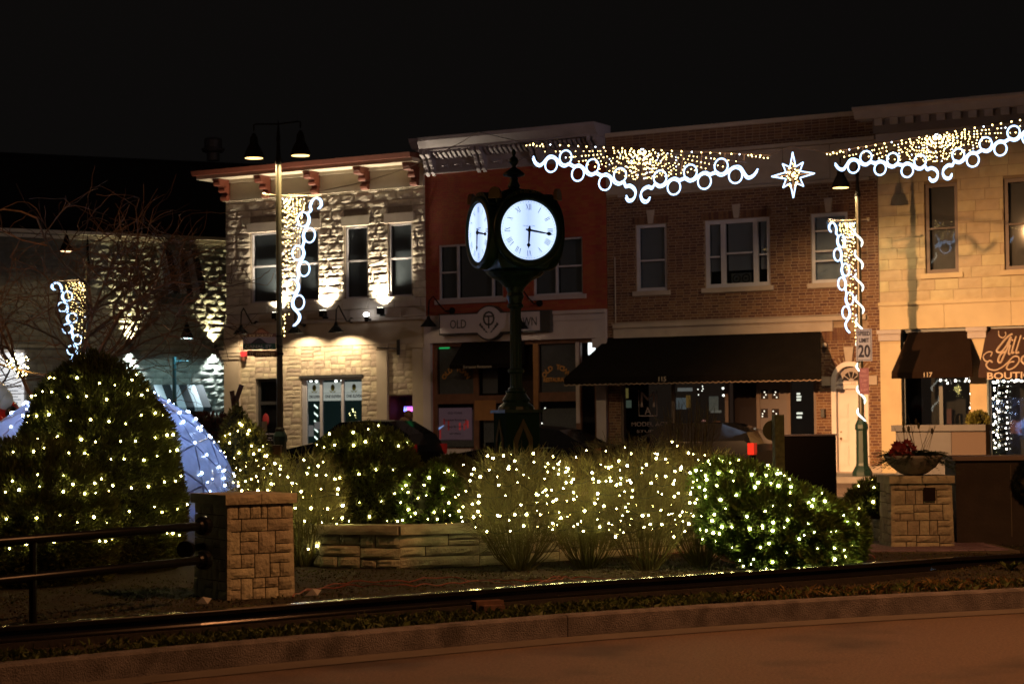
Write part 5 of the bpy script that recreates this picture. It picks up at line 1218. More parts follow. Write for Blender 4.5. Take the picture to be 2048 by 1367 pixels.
mr = dn_.nodes.new('ShaderNodeMapRange'); mr.inputs['From Min'].default_value = 0; mr.inputs['From Max'].default_value = .2; dn_.links.new(wvn.outputs[0], mr.inputs['Value'])
cr_ = dn_.nodes.new('ShaderNodeMix'); cr_.data_type = 'RGBA'; cr_.inputs[6].default_value = (.42, .56, .92, 1); cr_.inputs[7].default_value = (.62, .80, 1.1, 1); dn_.links.new(mr.outputs[0], cr_.inputs[0]); dn_.links.new(cr_.outputs[2], pb.inputs['Emission Color'])
num_m = mat('numeral_blue', (.03, .04, .10), .5); hand = mat('hand_black', (.008, .008, .01), .4)
fdist = .515; rd = .385
def numeral_strokes(n):
    s = {1: 'I', 2: 'II', 3: 'III', 4: 'IIII', 5: 'V', 6: 'VI', 7: 'VII', 8: 'VIII', 9: 'IX', 10: 'X', 11: 'XI', 12: 'XII'}[n]
    wdt = {'I': .020, 'V': .042, 'X': .042}; tot = sum(wdt[c] for c in s); x = -tot / 2; out = []
    for c in s:
        w_ = wdt[c]
        if c == 'I': out.append(((x + w_ / 2, -1), (x + w_ / 2, 1), .0048))
        elif c == 'V': out += [((x + .004, 1), (x + w_ / 2, -1), .0048), ((x + w_ - .004, 1), (x + w_ / 2, -1), .0018)]
        else: out += [((x + .004, 1), (x + w_ - .004, -1), .0048), ((x + w_ - .004, 1), (x + .004, -1), .0018)]
        x += w_
    return out
for s in range(4):
    D_ = empty('dial'); D_.parent = CK; D_.location = (0, 0, zc_); D_.rotation_euler = (0, 0, s * PI / 2)
    Ry = Matrix.Rotation(PI / 2, 3, 'X')
    rot = lambda prof, n=40: MB().lathe(prof, (0, 0, 0), n, Ry)
    # drum bezel: lathe around the y axis (profile z becomes -y)
    dr_ = MB(); N = 44; prof = [(.47, -.38), (.49, -.40), (.49, -.50), (.475, -.53), (.43, -.545), (.405, -.54), (.39, -.51)]
    V = []; F = []
    for r_, y_ in prof:
        for k in range(N): a = 2 * PI * k / N; V.append((r_ * math.cos(a), y_, r_ * math.sin(a)))
    for i in range(len(prof) - 1):
        for k in range(N): k2 = (k + 1) % N; F.append((i * N + k, (i + 1) * N + k, (i + 1) * N + k2, i * N + k2))
    dr_.add(V, F); dr_.build('bezel', g, D_, smooth=True)
    F2 = MB(); F2.v = [((.40) * math.cos(2 * PI * k / N), -.512, .40 * math.sin(2 * PI * k / N)) for k in range(N)]; F2.f = [tuple(range(N))]; F2.build('dial_face', dial, D_)
    for h_ in range(1, 13):
        a = 2 * PI * h_ / 12; nm = MB(); r0, r1 = .265, .345
        for (xa, ya), (xb, yb), wd_ in numeral_strokes(h_):
            za_, zb_ = (r0 + r1) / 2 + ya * (r1 - r0) / 2, (r0 + r1) / 2 + yb * (r1 - r0) / 2
            p, q = Vector((xa, 0, za_)), Vector((xb, 0, zb_)); d = (q - p).normalized(); nn = Vector((d.z, 0, -d.x)) * wd_ * .5 * 1.5
            nm.add([p + nn, q + nn, q - nn, p - nn], [(0, 1, 2, 3)])
        nm.xf(Matrix.Translation((0, -.516, 0)) @ Matrix.Rotation(a, 4, 'Y')).build('numeral', num_m, D_)
    tk = MB()
    for k in range(60):
        a = 2 * PI * k / 60; m_ = MB().add([(-.004, 0, .366), (.004, 0, .366), (.004, 0, .376), (-.004, 0, .376)], [(0, 1, 2, 3)]).xf(Matrix.Translation((0, -.516, 0)) @ Matrix.Rotation(a, 4, 'Y')); tk.add(m_.v, m_.f)
    tk.build('minute_track', num_m, D_)
    text(D_, 'THE ELECTRIC TIME', num_m, wallM(0, -.517, .055), size=.02, width=.17, ext=.0005); text(D_, 'COMPANY', num_m, wallM(0, -.517, .035), size=.016, ext=.0005)
    def hand_(a, L_, spade):
        P_ = [(-.010, 0, -.05), (.010, 0, -.05), (.014, 0, 0), (.011, 0, L_ * .55), (.007, 0, L_ * .68), (.026, 0, L_ * .80), (.004, 0, L_ * .92), (.0, 0, L_), (-.004, 0, L_ * .92), (-.026, 0, L_ * .80), (-.007, 0, L_ * .68), (-.011, 0, L_ * .55), (-.014, 0, 0)]
        return MB().prism([(x * spade, 0, z) for x, _, z in P_], (0, -.006, 0)).xf(Matrix.Translation((0, -.525, 0)) @ Matrix.Rotation(a, 4, 'Y'))
    hand_(R(99), .355, 1.0).build('minute_hand', hand, D_); hand_(R(184), .25, 1.1).xf(Matrix.Translation((0, -.008, 0))).build('hour_hand', hand, D_)
    MB().lathe([(.028, 0), (.024, .02)], (0, -.525, 0), 12, Ry).build('hub', hand, D_)
    # pediment with lettering
    pd = MB(); n = 18
    arc_ = [(.47 * math.sin(a), .54 * math.cos(a)) for a in np.linspace(-.85, .85, n)]; low = [(.47 * math.sin(a) * .98, .475 * math.cos(a)) for a in np.linspace(.85, -.85, n)]
    arc_ = [(x, z) for x, z in arc_]
    pd.prism([(x, -.50, z) for x, z in arc_ + low], (0, .12, 0)).build('pediment', g, D_)
    for k, ch in enumerate('LEMONT'):
        a = (k - 2.5) * .135; text(D_, ch, mat('clock_gold', (.13, .11, .06), .45), Matrix.Translation((.505 * math.sin(a) * .93, -.502, .507 * math.cos(a))) @ Matrix.Rotation(a, 4, 'Y') @ Matrix.Rotation(PI / 2, 4, 'X'), size=.085, ext=.002, bold=.001)
for s in range(4):  # gilt shell ornaments at corners
    a = PI / 4 + s * PI / 2; M_ = Matrix.Rotation(s * PI / 2, 4, 'Z'); sh_ = MB(); c = Vector((-.44, -.44, cz(405)))
    P_ = [(-.09 * math.cos(t), 0, .15 * math.sin(t) ** .8 if math.sin(t) > 0 else 0) for t in np.linspace(0, PI, 12)]
    sh_.prism([(x, -.03, z) for x, _, z in P_], (0, .05, 0)).xf(M_ @ Matrix.Translation(c) @ Matrix.Rotation(-PI / 4, 4, 'Z')); sh_.build('shell_ornament', mat('old_gilt', (.25, .14, .055), .5, .2), CK)
MB().lathe([(.07, cz(378)), (.085, cz(372)), (.05, cz(362)), (.06, cz(358)), (.045, cz(355)), (.14, cz(352)), (.15, cz(349)), (.13, cz(345)), (.06, cz(338)), (.025, cz(334)), (.03, cz(331)), (.06, cz(326)), (.068, cz(322)), (.045, cz(316)), (.016, cz(312)), (.03, cz(306)), (.025, cz(302)), (.004, cz(298))], n=18).build('finial', g, CK, smooth=True)

# ------------------------------------------------------------------ low walls and pillars of the park
pst = mat('park_limestone', (0.43, 0.40, 0.29), .9, var=.2, scale=7, bump=.8, bscale=28, rnd=.16, stains=((.14, .13, .09), 3, .4)); pmt = mat('park_mortar', (.10, .09, .07), .95, var=.3)
def split_stones(x0, x1, z0, z1, amin, out, j=.007, hmin=.10):
    w_, h_ = x1 - x0, z1 - z0
    if w_ * h_ < amin * random.uniform(.7, 1.6) or (w_ < .17 and h_ < .12): out.append((x0 + j, x1 - j, z0 + j, z1 - j)); return
    if w_ > h_ * random.uniform(1.0, 1.9): c = x0 + w_ * random.uniform(.35, .65); split_stones(x0, c, z0, z1, amin, out, j, hmin); split_stones(c, x1, z0, z1, amin, out, j, hmin)
    elif h_ > 2 * hmin * .8: c = z0 + h_ * random.uniform(.4, .6); split_stones(x0, x1, z0, c, amin, out, j, hmin); split_stones(x0, x1, c, z1, amin, out, j, hmin)
    else: out.append((x0 + j, x1 - j, z0 + j, z1 - j))
def pillar(name, lab, loc, rz, wx, wy, h, cap=.09, taper=.04):
    t = thing(name, lab, 'pillar', loc, rz)
    MB().box(-wx / 2 + .02, wx / 2 - .02, -wy / 2 + .02, wy / 2 - .02, 0, h - cap).build('core', pmt, t)
    for f, (wd, dp) in enumerate(((wx, wy), (wy, wx), (wx, wy), (wy, wx))):
        if f == 2: continue
        o = []; zz_ = 0
        while zz_ < h - cap - .05:
            hh_ = min(h - cap - zz_, random.uniform(.17, .24)); 
            if h - cap - zz_ - hh_ < .07: hh_ = h - cap - zz_
            split_stones(-wd / 2, wd / 2, zz_, zz_ + hh_, .024, o, .005, .07); zz_ += hh_
        M_ = Matrix.Rotation(f * PI / 2, 4, 'Z')
        for s in o:
            V, F = rock_block(*s, -dp / 2 + .015, .014, random.random() * 50, 6, 4)
            V = [((x) * (1 + taper * (1 - z / h)), y * (1 + taper * (1 - z / h)), z) for x, y, z in V]
            MB().add(V, F).xf(M_).build('stone', pst, t)
    n = 2
    for k in range(n):
        x0 = -wx / 2 - .03 + (wx + .06) * k / n; V, F = rock_block(x0 + .003, x0 + (wx + .06) / n - .003, h - cap, h, -wy / 2 - .02, .012, k * 9.1, 6, 4)
        MB().add(V, F).box(x0 + .003, x0 + (wx + .06) / n - .003, -wy / 2 - .02, wy / 2 + .04, h - cap, h - .002).build('cap_stone', pst, t)
    return t
# near pillar: seen on its corner, front face turned slightly to the right
pc = ground(478, 1196, 0)
PL = pillar('stone_pillar', 'square stone pillar of random blocks holding the pipe railing', (pc.x + .0, pc.y + .34, -.02), R(32), .66, .74, .97)
# pipe railing
blkp = mat('black_gloss_pipe', (.006, .006, .006), .3, .0, spec=.25)
za, zb_ = .70, .40
pA = at(402, 1050, 17.65); pB = at(-20, 1087, 15.5); d_ = (pB - pA)
rl = thing('pipe_railing', 'two black fat pipe rails running left from the stone pillar', 'railing', (pA.x, pA.y, 0), math.atan2(d_.y, d_.x))
for z_ in (za, zb_):
    MB().tube([(-.10, 0, z_), (0, 0, z_), (.5, 0, z_), (6, 0, z_)], .038, 14).build('rail', blkp, rl, smooth=True)
    MB().tube([(-.06, 0, z_), (-.035, 0, z_), (-.0, 0, z_), (.02, 0, z_), (.05, 0, z_)], [.085, .085, .08, .055, .045], 16).build('flange', blkp, rl)
for x in (2.05, 4.6): MB().tube([(x, 0, 0), (x, 0, za)], .033, 10).build('post', blkp, rl)
pA2 = at(372, 1098, 18.2)
r2 = thing('pipe_railing', 'short dark pipe rail end on the hidden side of the stone pillar', 'railing', (pA2.x, pA2.y, 0), R(80)); MB().tube([(0, 0, pA2.z), (1.2, 0, pA2.z)], .035, 10).build('rail', blkp, r2); MB().tube([(-.03, 0, pA2.z), (.03, 0, pA2.z)], .08, 12).build('flange', blkp, r2)

# curved planter wall
def stone_wall(name, lab, pts, h, cap, dep=.28, amin=.06, top=True):
    P_ = [Vector(p) for p in pts]; t = thing(name, lab, 'wall', tuple(P_[len(P_) // 2]))
    I_ = inv(t)
    for a, b in zip(P_[:-1], P_[1:]):
        d = b - a; L_ = d.length; M_ = I_ @ Matrix.Translation(a) @ Matrix.Rotation(math.atan2(d.y, d.x), 4, 'Z')
        MB().box(-.01, L_ + .01, .02, dep, -.05, h - cap).xf(M_).build('core', pmt, t)
        o = []; nn = max(1, round(L_ / .62))
        for k in range(nn):
            xa, xb = L_ * k / nn, L_ * (k + 1) / nn; H_ = h - cap; c1 = H_ * random.uniform(.26, .40); c3 = H_ * random.uniform(.60, .74)
            for z0_, z1_ in ((0, c1), (c1, c3), (c3, H_)):
                if (z1_ - z0_) > .13 and random.random() < .55:
                    c2 = (z0_ + z1_) / 2; cc = xa + (xb - xa) * random.uniform(.3, .7); o.append((xa + .006, cc - .006, z0_ + .006, z1_ - .006)); o.append((cc + .006, xb - .006, z0_ + .006, c2 - .006)); o.append((cc + .006, xb - .006, c2 + .006, z1_ - .006))
                elif random.random() < .5:
                    cc = xa + (xb - xa) * random.uniform(.3, .7); o.append((xa + .006, cc - .006, z0_ + .006, z1_ - .006)); o.append((cc + .006, xb - .006, z0_ + .006, z1_ - .006))
                else: o.append((xa + .006, xb - .006, z0_ + .006, z1_ - .006))
        for s in o: V, F = rock_block(*s, .02, .032, random.random() * 60, 7, 5); MB().add(V, F).xf(M_).build('stone', pst, t)
        n = max(1, round(L_ / .75))
        for k in range(n):
            x0, x1 = L_ * k / n + .003, L_ * (k + 1) / n - .003; V, F = rock_block(x0, x1, h - cap, h, -.035, .015, random.random() * 60, 8, 4)
            MB().add(V, F).box(x0, x1, -.03, dep, h - cap, h - .003).xf(M_).build('cap_stone', pst, t)
    return t
wp = [ground(x, y) for x, y in ((560, 1120), (640, 1134), (800, 1137), (960, 1132), (1120, 1122), (1290, 1112), (1440, 1102), (1560, 1093))]
stone_wall('planter_wall', 'low rough limestone planter wall behind the twiggy shrubs', wp, .47, .10, amin=.055)
MB().poly([(p.x, p.y + .2, .40) for p in wp] + [(wp[-1].x + 1.5, 30, .40), (wp[0].x - 1, 30, .40)]).build('planter_soil', soil, kind='structure')
wq = [ground(x, y) for x, y in ((1700, 1062), (1745, 1080), (1790, 1092))]
stone_wall('planter_wall', 'short piece of limestone wall joining the planter bowl pillar', wq, .55, .10, amin=.03)
# right pillar with plaque and planter bowl
pr_ = ground(1845, 1098, 0)
PR = pillar('stone_pillar', 'pale stone pillar with small dark plaque under the planter bowl', (pr_.x, pr_.y + .35, -.02), R(2), .74, .62, .90)
MB().box(.02, .16, -.345, -.325, .60, .76).build('plaque', mat('bronze_plaque', (.03, .02, .015), .4, .6), PR)
bw = thing('planter_bowl', 'shallow concrete bowl on the right stone pillar', 'planter', (pr_.x - .02, pr_.y + .35, .882))
bconc = mat('bowl_concrete', (.27, .26, .23), .85, var=.15, scale=8, bump=.2)
MB().lathe([(.10, 0), (.16, .02), (.27, .10), (.34, .20), (.36, .24), (.33, .24), (.30, .18), (.02, .17)], n=24).build('bowl', bconc, bw, smooth=True)
MB().lathe([(.30, .18), (.31, .2), (.02, .205)], n=16).build('bowl_soil', soil, bw)

# ------------------------------------------------------------------ foliage machinery
def leafmat(name, c, rnd=.45, trans=.25): return mat(name, c, .6, rnd=rnd, island=True, trans=trans, spec=.3)
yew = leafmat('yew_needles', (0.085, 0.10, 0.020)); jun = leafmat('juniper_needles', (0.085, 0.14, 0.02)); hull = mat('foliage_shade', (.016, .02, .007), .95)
warmlf = leafmat('warm_leaves', (.13, .12, .025)); redlf = leafmat('russet_leaves', (.06, .022, .012)); drylf = leafmat('dry_leaves', (.12, .085, .035))
def prof_r(prof, z):
    zs = [p[1] for p in prof]; rs = [p[0] for p in prof]; return np.interp(z, zs, rs)
def surf(prof, n, sx=1, sy=1, lean=(0, 0), rough=.10, seed=0, front=True):
    """random points and outward normals on a lumpy solid of revolution (local)"""
    zs = np.array([p[1] for p in prof]); rs = np.array([p[0] for p in prof]); H = zs.max()
    zz_ = np.linspace(zs.min(), H, 60); ww = np.interp(zz_, zs, rs) + .12; ww /= ww.sum()
    z = RNG.choice(zz_, n, p=ww) + RNG.uniform(-.5, .5, n) * (H - zs.min()) / 60; z = np.clip(z, zs.min(), H - .002)
    a = RNG.uniform(0, 2 * PI, n); r = np.interp(z, zs, rs)
    lump = np.array([noise.noise((math.cos(t) * 1.8 * (1 + .2 * seed), math.sin(t) * 1.8, q * 2.2 + seed * 5)) for t, q in zip(a, z)])
    lump2 = np.array([noise.noise((math.cos(t) * 5, math.sin(t) * 5 + seed, q * 6)) for t, q in zip(a, z)])
    rr = r * (1 + rough * lump * 1.6 + rough * .7 * lump2)
    P_ = np.stack([rr * np.cos(a) * sx + lean[0] * z / H, rr * np.sin(a) * sy + lean[1] * z / H, z * (1 + rough * .5 * lump)], 1)
    dr = (np.interp(z + .05, zs, rs) - np.interp(z - .05, zs, rs)) / .1
    N_ = np.stack([np.cos(a) / sx, np.sin(a) / sy, -dr], 1); N_ /= np.linalg.norm(N_, axis=1)[:, None]
    return P_, N_
def sprays(P_, N_, L, W, k, up=.5, jit=.5, depth=.12):
    """k pointed leaves per point, returns V,F triangles"""
    n = len(P_); P2 = np.repeat(P_, k, 0); N2 = np.repeat(N_, k, 0)
    D = N2 + np.array([0, 0, up]) + RNG.normal(0, jit, (n * k, 3)); D /= np.linalg.norm(D, axis=1)[:, None]
    S_ = np.cross(D, RNG.normal(0, 1, (n * k, 3))); S_ /= np.linalg.norm(S_, axis=1)[:, None] + 1e-9
    l = L * RNG.uniform(.5, 1.3, (n * k, 1)); w_ = W * RNG.uniform(.6, 1.3, (n * k, 1)); B_ = P2 - N2 * RNG.uniform(0, depth, (n * k, 1)) - D * l * .3
    M_ = B_ + D * l * .45
    V = np.stack([B_, M_ + S_ * w_, B_ + D * l, M_ - S_ * w_], 1).reshape(-1, 3); F = np.arange(n * k * 4).reshape(-1, 4)
    return V, F
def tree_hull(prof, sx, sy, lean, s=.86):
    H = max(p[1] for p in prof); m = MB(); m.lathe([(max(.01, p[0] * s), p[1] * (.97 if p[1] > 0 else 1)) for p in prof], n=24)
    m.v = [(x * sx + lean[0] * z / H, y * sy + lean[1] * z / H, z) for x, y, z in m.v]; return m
bulbg = glow('string_bulb', (1.0, .78, .25), 70); bulbc = glow('string_bulb_white', (1, .84, .32), 84)
_bulbs = {}
def bulb_mesh(m, r):
    k = (m.name, r)
    if k not in _bulbs:
        me = bpy.data.meshes.new('bulb'); bm = bmesh.new(); bmesh.ops.create_icosphere(bm, subdivisions=2, radius=r); bm.to_mesh(me); bm.free(); me.materials.append(m); _bulbs[k] = me
    return _bulbs[k]
def string_lights(lab, base, pts, m=bulbg, r=.014, wirem=None, order=None, cat='string lights'):
    t = thing('string_lights', lab, cat, base); wg = wirem or mat('green_wire', (.01, .02, .008), .6)
    P_ = [Vector(p) - Vector(base) for p in pts]
    for p in P_:
        q = r * random.choice([1, 1.1, 1, .75, 1.25, .5, .6, .85]); o = bpy.data.objects.new('bulb', bulb_mesh(m, r)); o.parent = t; o.location = p; o.scale = (q / r,) * 3; COL.objects.link(o)
    if len(P_) > 3:
        W_ = MB(); 
        for a, b in zip(P_[:-1], P_[1:]):
            if (a - b).length < .7: mid = a.lerp(b, .5) - Vector((0, 0, .03)); W_.tube([a, mid, b], .0035, 3)
        if W_.v: W_.build('wire', wg, t)
    return t
def evergreen(name, lab, cat, base, prof, m, n, L=.09, W=.010, k=5, sx=1, sy=1, lean=(0, 0), rough=.1, seed=0, up=.5, jit=.45, hs=.86, rz=0, depth=.12):
    t = thing(name, lab, cat, base, rz)
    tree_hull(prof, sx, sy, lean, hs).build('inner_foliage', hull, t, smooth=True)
    MB().tube([(0, 0, -.05), (0, 0, prof[len(prof) // 2][1])], [.07, .04], 8).build('trunk', mat('bark', (.06, .045, .03), .9), t)
    P_, N_ = surf(prof, n, sx, sy, lean, rough, seed); V, F = sprays(P_, N_, L, W, k, up, jit, depth)
    o = link('crown', npmesh('crown', V, F, 4), m, t); return t
def ring_pts(base, prof, rows, sx=1, sy=1, lean=(0, 0), out=-.004, sag=.04, a0=PI * .98, a1=2 * PI * 1.01, gap=.17, rough=.1, seed=0, jz=.03):
    """bulb positions in draped rows on the viewer's side"""
    H = max(p[1] for p in prof); res = []
    for i, z in enumerate(rows):
        r = prof_r(prof, z); Lr = r * (a1 - a0) * (sx + sy) / 2; n = max(2, int(Lr / gap)); ks = range(n) if i % 2 else range(n - 1, -1, -1)
        for k in ks:
            a = a0 + (a1 - a0) * (k + RNG.uniform(.2, .8)) / n; zz_ = z + sag * math.sin(k * .9 + i) + RNG.normal(0, jz); zz_ = min(max(zz_, .03), H * .985); r2 = prof_r(prof, zz_)
            lump = noise.noise((math.cos(a) * 1.8 * (1 + .2 * seed), math.sin(a) * 1.8, zz_ * 2.2 + seed * 5)); rr = r2 * (1 + rough * 1.6 * lump) + out + RNG.uniform(-.03, .035)
            res.append(Vector(base) + Vector((rr * math.cos(a) * sx + lean[0] * zz_ / H, rr * math.sin(a) * sy + lean[1] * zz_ / H, zz_)))
    return res
# big clipped yew at left
def gp(px, D, z=0.0): p = at(px, 840, D); return (p.x, p.y, z)
pf1 = [(.86, 0), (.93, .4), (.96, .8), (.93, 1.2), (.84, 1.55), (.71, 1.85), (.54, 2.10), (.36, 2.27), (.16, 2.40), (.02, 2.43)]
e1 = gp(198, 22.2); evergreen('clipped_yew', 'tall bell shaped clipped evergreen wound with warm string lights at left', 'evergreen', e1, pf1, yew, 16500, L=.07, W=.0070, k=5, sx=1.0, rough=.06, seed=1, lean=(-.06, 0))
string_lights('warm string lights wound in rows round the tall bell shaped evergreen', e1, ring_pts(e1, pf1, [.45, .70, .98, 1.27, 1.45, 1.66, 1.92, 2.08], lean=(-.06, 0), rough=.06, seed=1, gap=.21, jz=.02), r=.0105)
pf2 = [(.80, 0), (.86, .4), (.84, .8), (.74, 1.1), (.52, 1.35), (.25, 1.47), (.02, 1.5)]
e2 = gp(62, 20.6); evergreen('clipped_yew', 'lower rounded clipped evergreen in front of the tall bell shaped one', 'evergreen', e2, pf2, yew, 10500, L=.08, W=.0075, k=5, rough=.06, seed=2)
string_lights('warm string lights in level rows on the lower rounded evergreen at left', e2, ring_pts(e2, pf2, [.42, .66, .94, 1.06, 1.31], rough=.06, seed=2, gap=.21, jz=.02), r=.0105)
# middle dome on the planter
pf3 = [(.60, 0), (.70, .2), (.74, .45), (.70, .7), (.58, .93), (.38, 1.1), (.15, 1.19), (.02, 1.22)]
e3 = gp(728, 24.2, .38); evergreen('clipped_yew', 'round domed evergreen behind the low wall left of the clock', 'evergreen', e3, pf3, yew, 9500, L=.08, W=.008, k=5, rough=.09, seed=3)
string_lights('warm string lights on the domed evergreen left of the clock', e3, ring_pts(e3, pf3, [.08, .30, .62, .96, 1.14], rough=.09, seed=3, gap=.20), r=.0105)
pf4 = [(.28, 0), (.36, .2), (.34, .45), (.22, .62), (.05, .70)]
e4 = gp(862, 23.6, .38); evergreen('small_evergreen', 'small loose evergreen tucked right of the domed one', 'evergreen', e4, pf4, jun, 2600, L=.08, W=.010, k=5, rough=.25, seed=4, jit=.6)
string_lights('warm string lights on the small loose evergreen', e4, ring_pts(e4, pf4, [.08, .2, .34, .48, .6], rough=.2, seed=4, gap=.15), r=.0105)
e5 = gp(905, 26.5, .38); evergreen('small_evergreen', 'dark unlit evergreen mound just left of the clock base', 'evergreen', e5, [(.5, 0), (.55, .3), (.42, .6), (.2, .74), (.02, .78)], yew, 3500, rough=.15, seed=5)
# spreading juniper at right
pf6 = [(.56, 0), (.72, .2), (.82, .42), (.78, .66), (.62, .88), (.44, 1.04), (.24, 1.14), (.02, 1.19)]
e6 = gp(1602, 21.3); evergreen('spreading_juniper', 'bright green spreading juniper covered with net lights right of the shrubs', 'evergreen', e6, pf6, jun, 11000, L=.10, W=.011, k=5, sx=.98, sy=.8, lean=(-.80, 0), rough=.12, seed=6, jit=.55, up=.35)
string_lights('dense warm net lights over the bright spreading juniper', e6, ring_pts(e6, pf6, [.06, .24, .42, .58, .74, .88, 1.0, 1.1, 1.17], sx=.98, sy=.8, lean=(-.80, 0), rough=.12, seed=6, gap=.13, jz=.05, out=.02), m=bulbc, r=.0110)
e7 = gp(1688, 22.2); evergreen('spreading_juniper', 'dark lower shoulder of juniper at its right end', 'evergreen', e7, [(.18, 0), (.24, .2), (.24, .42), (.14, .56), (.02, .62)], jun, 2600, L=.09, W=.010, rough=.2, seed=7)
e8 = gp(1748, 25.5, .35); evergreen('small_evergreen', 'small dark mound with a few bulbs behind the right pillar', 'evergreen', e8, [(.34, 0), (.36, .15), (.28, .32), (.12, .44), (.02, .46)], yew, 2400, rough=.1, seed=8, sx=1.1)
string_lights('few warm bulbs on the small mound beside the right pillar', e8, ring_pts(e8, [(.34, 0), (.36, .15), (.28, .32), (.12, .44), (.02, .46)], [.12, .3, .42], sx=1.1, gap=.2), r=.015)
# warm lit shrub and conifer behind the dome
e9 = gp(484, 35.5, 0); pf9 = [(.50, 0), (.56, .5), (.54, .9), (.44, 1.25), (.24, 1.5), (.02, 1.62)]
evergreen('leafy_shrub', 'leafy shrub with yellow lights beside the blue dome', 'shrub', e9, pf9, warmlf, 3200, L=.09, W=.022, k=4, rough=.22, seed=9, jit=.7)
string_lights('yellow string lights through the leafy shrub beside the blue dome', e9, ring_pts(e9, pf9, [.25, .45, .62, .8, .95, 1.1, 1.25, 1.4, 1.5], rough=.22, seed=9, gap=.2, jz=.06), r=.014)
e10 = gp(474, 36, 0); evergreen('small_conifer', 'orange lit pointed conifer against the stone corner house', 'conifer', e10, [(.45, 0), (.42, .9), (.30, 1.45), (.14, 1.75), (.01, 1.9)], warmlf, 2600, L=.10, W=.014, k=4, rough=.2, seed=10)
e11 = gp(415, 38, 0); evergreen('clipped_hedge', 'dark russet hedge behind the blue dome', 'hedge', e11, [(.8, 0), (.9, .8), (.85, 1.4), (.6, 1.75), (.02, 1.82)], redlf, 3800, L=.10, W=.02, k=4, sx=.9, sy=.6, rough=.1, seed=11)

# ------------------------------------------------------------------ twiggy shrubs
twg = mat('shrub_twigs', (0.13, 0.118, 0.030), .75, rnd=.35, island=True); twd2 = mat('shrub_twigs_mid', (0.10, 0.092, 0.025), .8, rnd=.35, island=True); twd = mat('shrub_twigs_dark', (0.068, 0.060, 0.019), .8, rnd=.35, island=True)
def tubes_np(paths, radii, n=3):
    """many polylines -> one mesh; paths list of (m,3) arrays all same m"""
    P_ = np.array(paths); R_ = np.array(radii); K, m, _ = P_.shape
    T_ = np.gradient(P_, axis=1); T_ /= np.linalg.norm(T_, axis=2, keepdims=True) + 1e-9
    ref = RNG.normal(0, 1, (K, 1, 3)); A = np.cross(T_, ref); A /= np.linalg.norm(A, axis=2, keepdims=True) + 1e-9; B = np.cross(T_, A)
    V = np.stack([P_ + (A * math.cos(2 * PI * i / n) + B * math.sin(2 * PI * i / n)) * R_[:, :, None] for i in range(n)], 2)  # K,m,n,3
    idx = np.arange(K * m * n).reshape(K, m, n); F = []
    for i in range(n):
        j = (i + 1) % n; F.append(np.stack([idx[:, :-1, i], idx[:, :-1, j], idx[:, 1:, j], idx[:, 1:, i]], -1).reshape(-1, 4))
    return V.reshape(-1, 3), np.concatenate(F)
def twig_shrub(lab, base, h, r, ns, m, flat=.6, z_split=.28, sub=7, name='bare_shrub', thick=.0065, crown=1100):
    t = thing(name, lab, 'shrub', base)
    main = []; mr_ = []; subs = []; sr = []
    for s in range(ns):
        a = RNG.uniform(0, 2 * PI); q = math.sqrt(RNG.uniform(.02, 1)); top = np.array([r * q * math.cos(a), r * q * math.sin(a), h * (1 - (1 - flat) * q * q) * RNG.uniform(.82, 1.03)])
        b0 = np.array([.10 * q * math.cos(a), .10 * q * math.sin(a), 0]) + RNG.normal(0, .02, 3) * [1, 1, 0]
        t_ = np.linspace(0, 1, 6)[:, None]; mid = b0 * (1 - t_) + top * t_; mid[:, :2] = b0[:2] * (1 - t_) + top[:2] * t_ ** .75; mid += RNG.normal(0, .012, (6, 3)) * np.sin(t_ * PI)
        main.append(mid); mr_.append(np.linspace(thick, thick * .35, 6))
        for k in range(sub):
            u_ = RNG.uniform(z_split, .95); p = b0 * (1 - u_) + top * u_; p[:2] = b0[:2] * (1 - u_) + top[:2] * u_ ** .75
            d = (top - b0) / np.linalg.norm(top - b0) * .55 + RNG.normal(0, .62, 3) + [.35 * math.cos(a), .35 * math.sin(a), .25]; d /= np.linalg.norm(d); L_ = RNG.uniform(.08, .24) * h
            tt = np.linspace(0, 1, 4)[:, None]; pp = p + d * L_ * tt + np.array([0, 0, .04]) * tt ** 2 + RNG.normal(0, .006, (4, 3)) * tt
            pp[:, 2] = np.minimum(pp[:, 2], h * 1.06); subs.append(pp); sr.append(np.linspace(thick * .45, thick * .22, 4))
    V, F = tubes_np(main, mr_); link('stems', npmesh('stems', V, F, 4), m, t)
    V, F = tubes_np(subs, sr); link('twigs', npmesh('twigs', V, F, 4), m, t)
    K = int(crown); fine = []; fr_ = []
    for s in range(K):
        a = RNG.uniform(0, 2 * PI); z = RNG.uniform(.34, 1.0); rmax = r * (.42 + .58 * min(1, (z - .1) / .4)) * (1 if z < .62 else math.sqrt(max(.04, 1 - ((z - .62) / .42) ** 2)))
        q = rmax * RNG.uniform(.25, 1) ** .5; p = np.array([q * math.cos(a), q * math.sin(a), z * h]); d = np.array([math.cos(a) * .7, math.sin(a) * .7, .8]) + RNG.normal(0, .6, 3); d /= np.linalg.norm(d); L_ = RNG.uniform(.06, .17)
        tt = np.linspace(0, 1, 3)[:, None]; fine.append(p + d * L_ * tt + RNG.normal(0, .008, (3, 3)) * tt); fr_.append(np.linspace(.0032, .0016, 3))
    if K: V, F = tubes_np(fine, fr_); link('fine_twigs', npmesh('fine_twigs', V, F, 4), m, t)['kind'] = 'stuff'
    return t
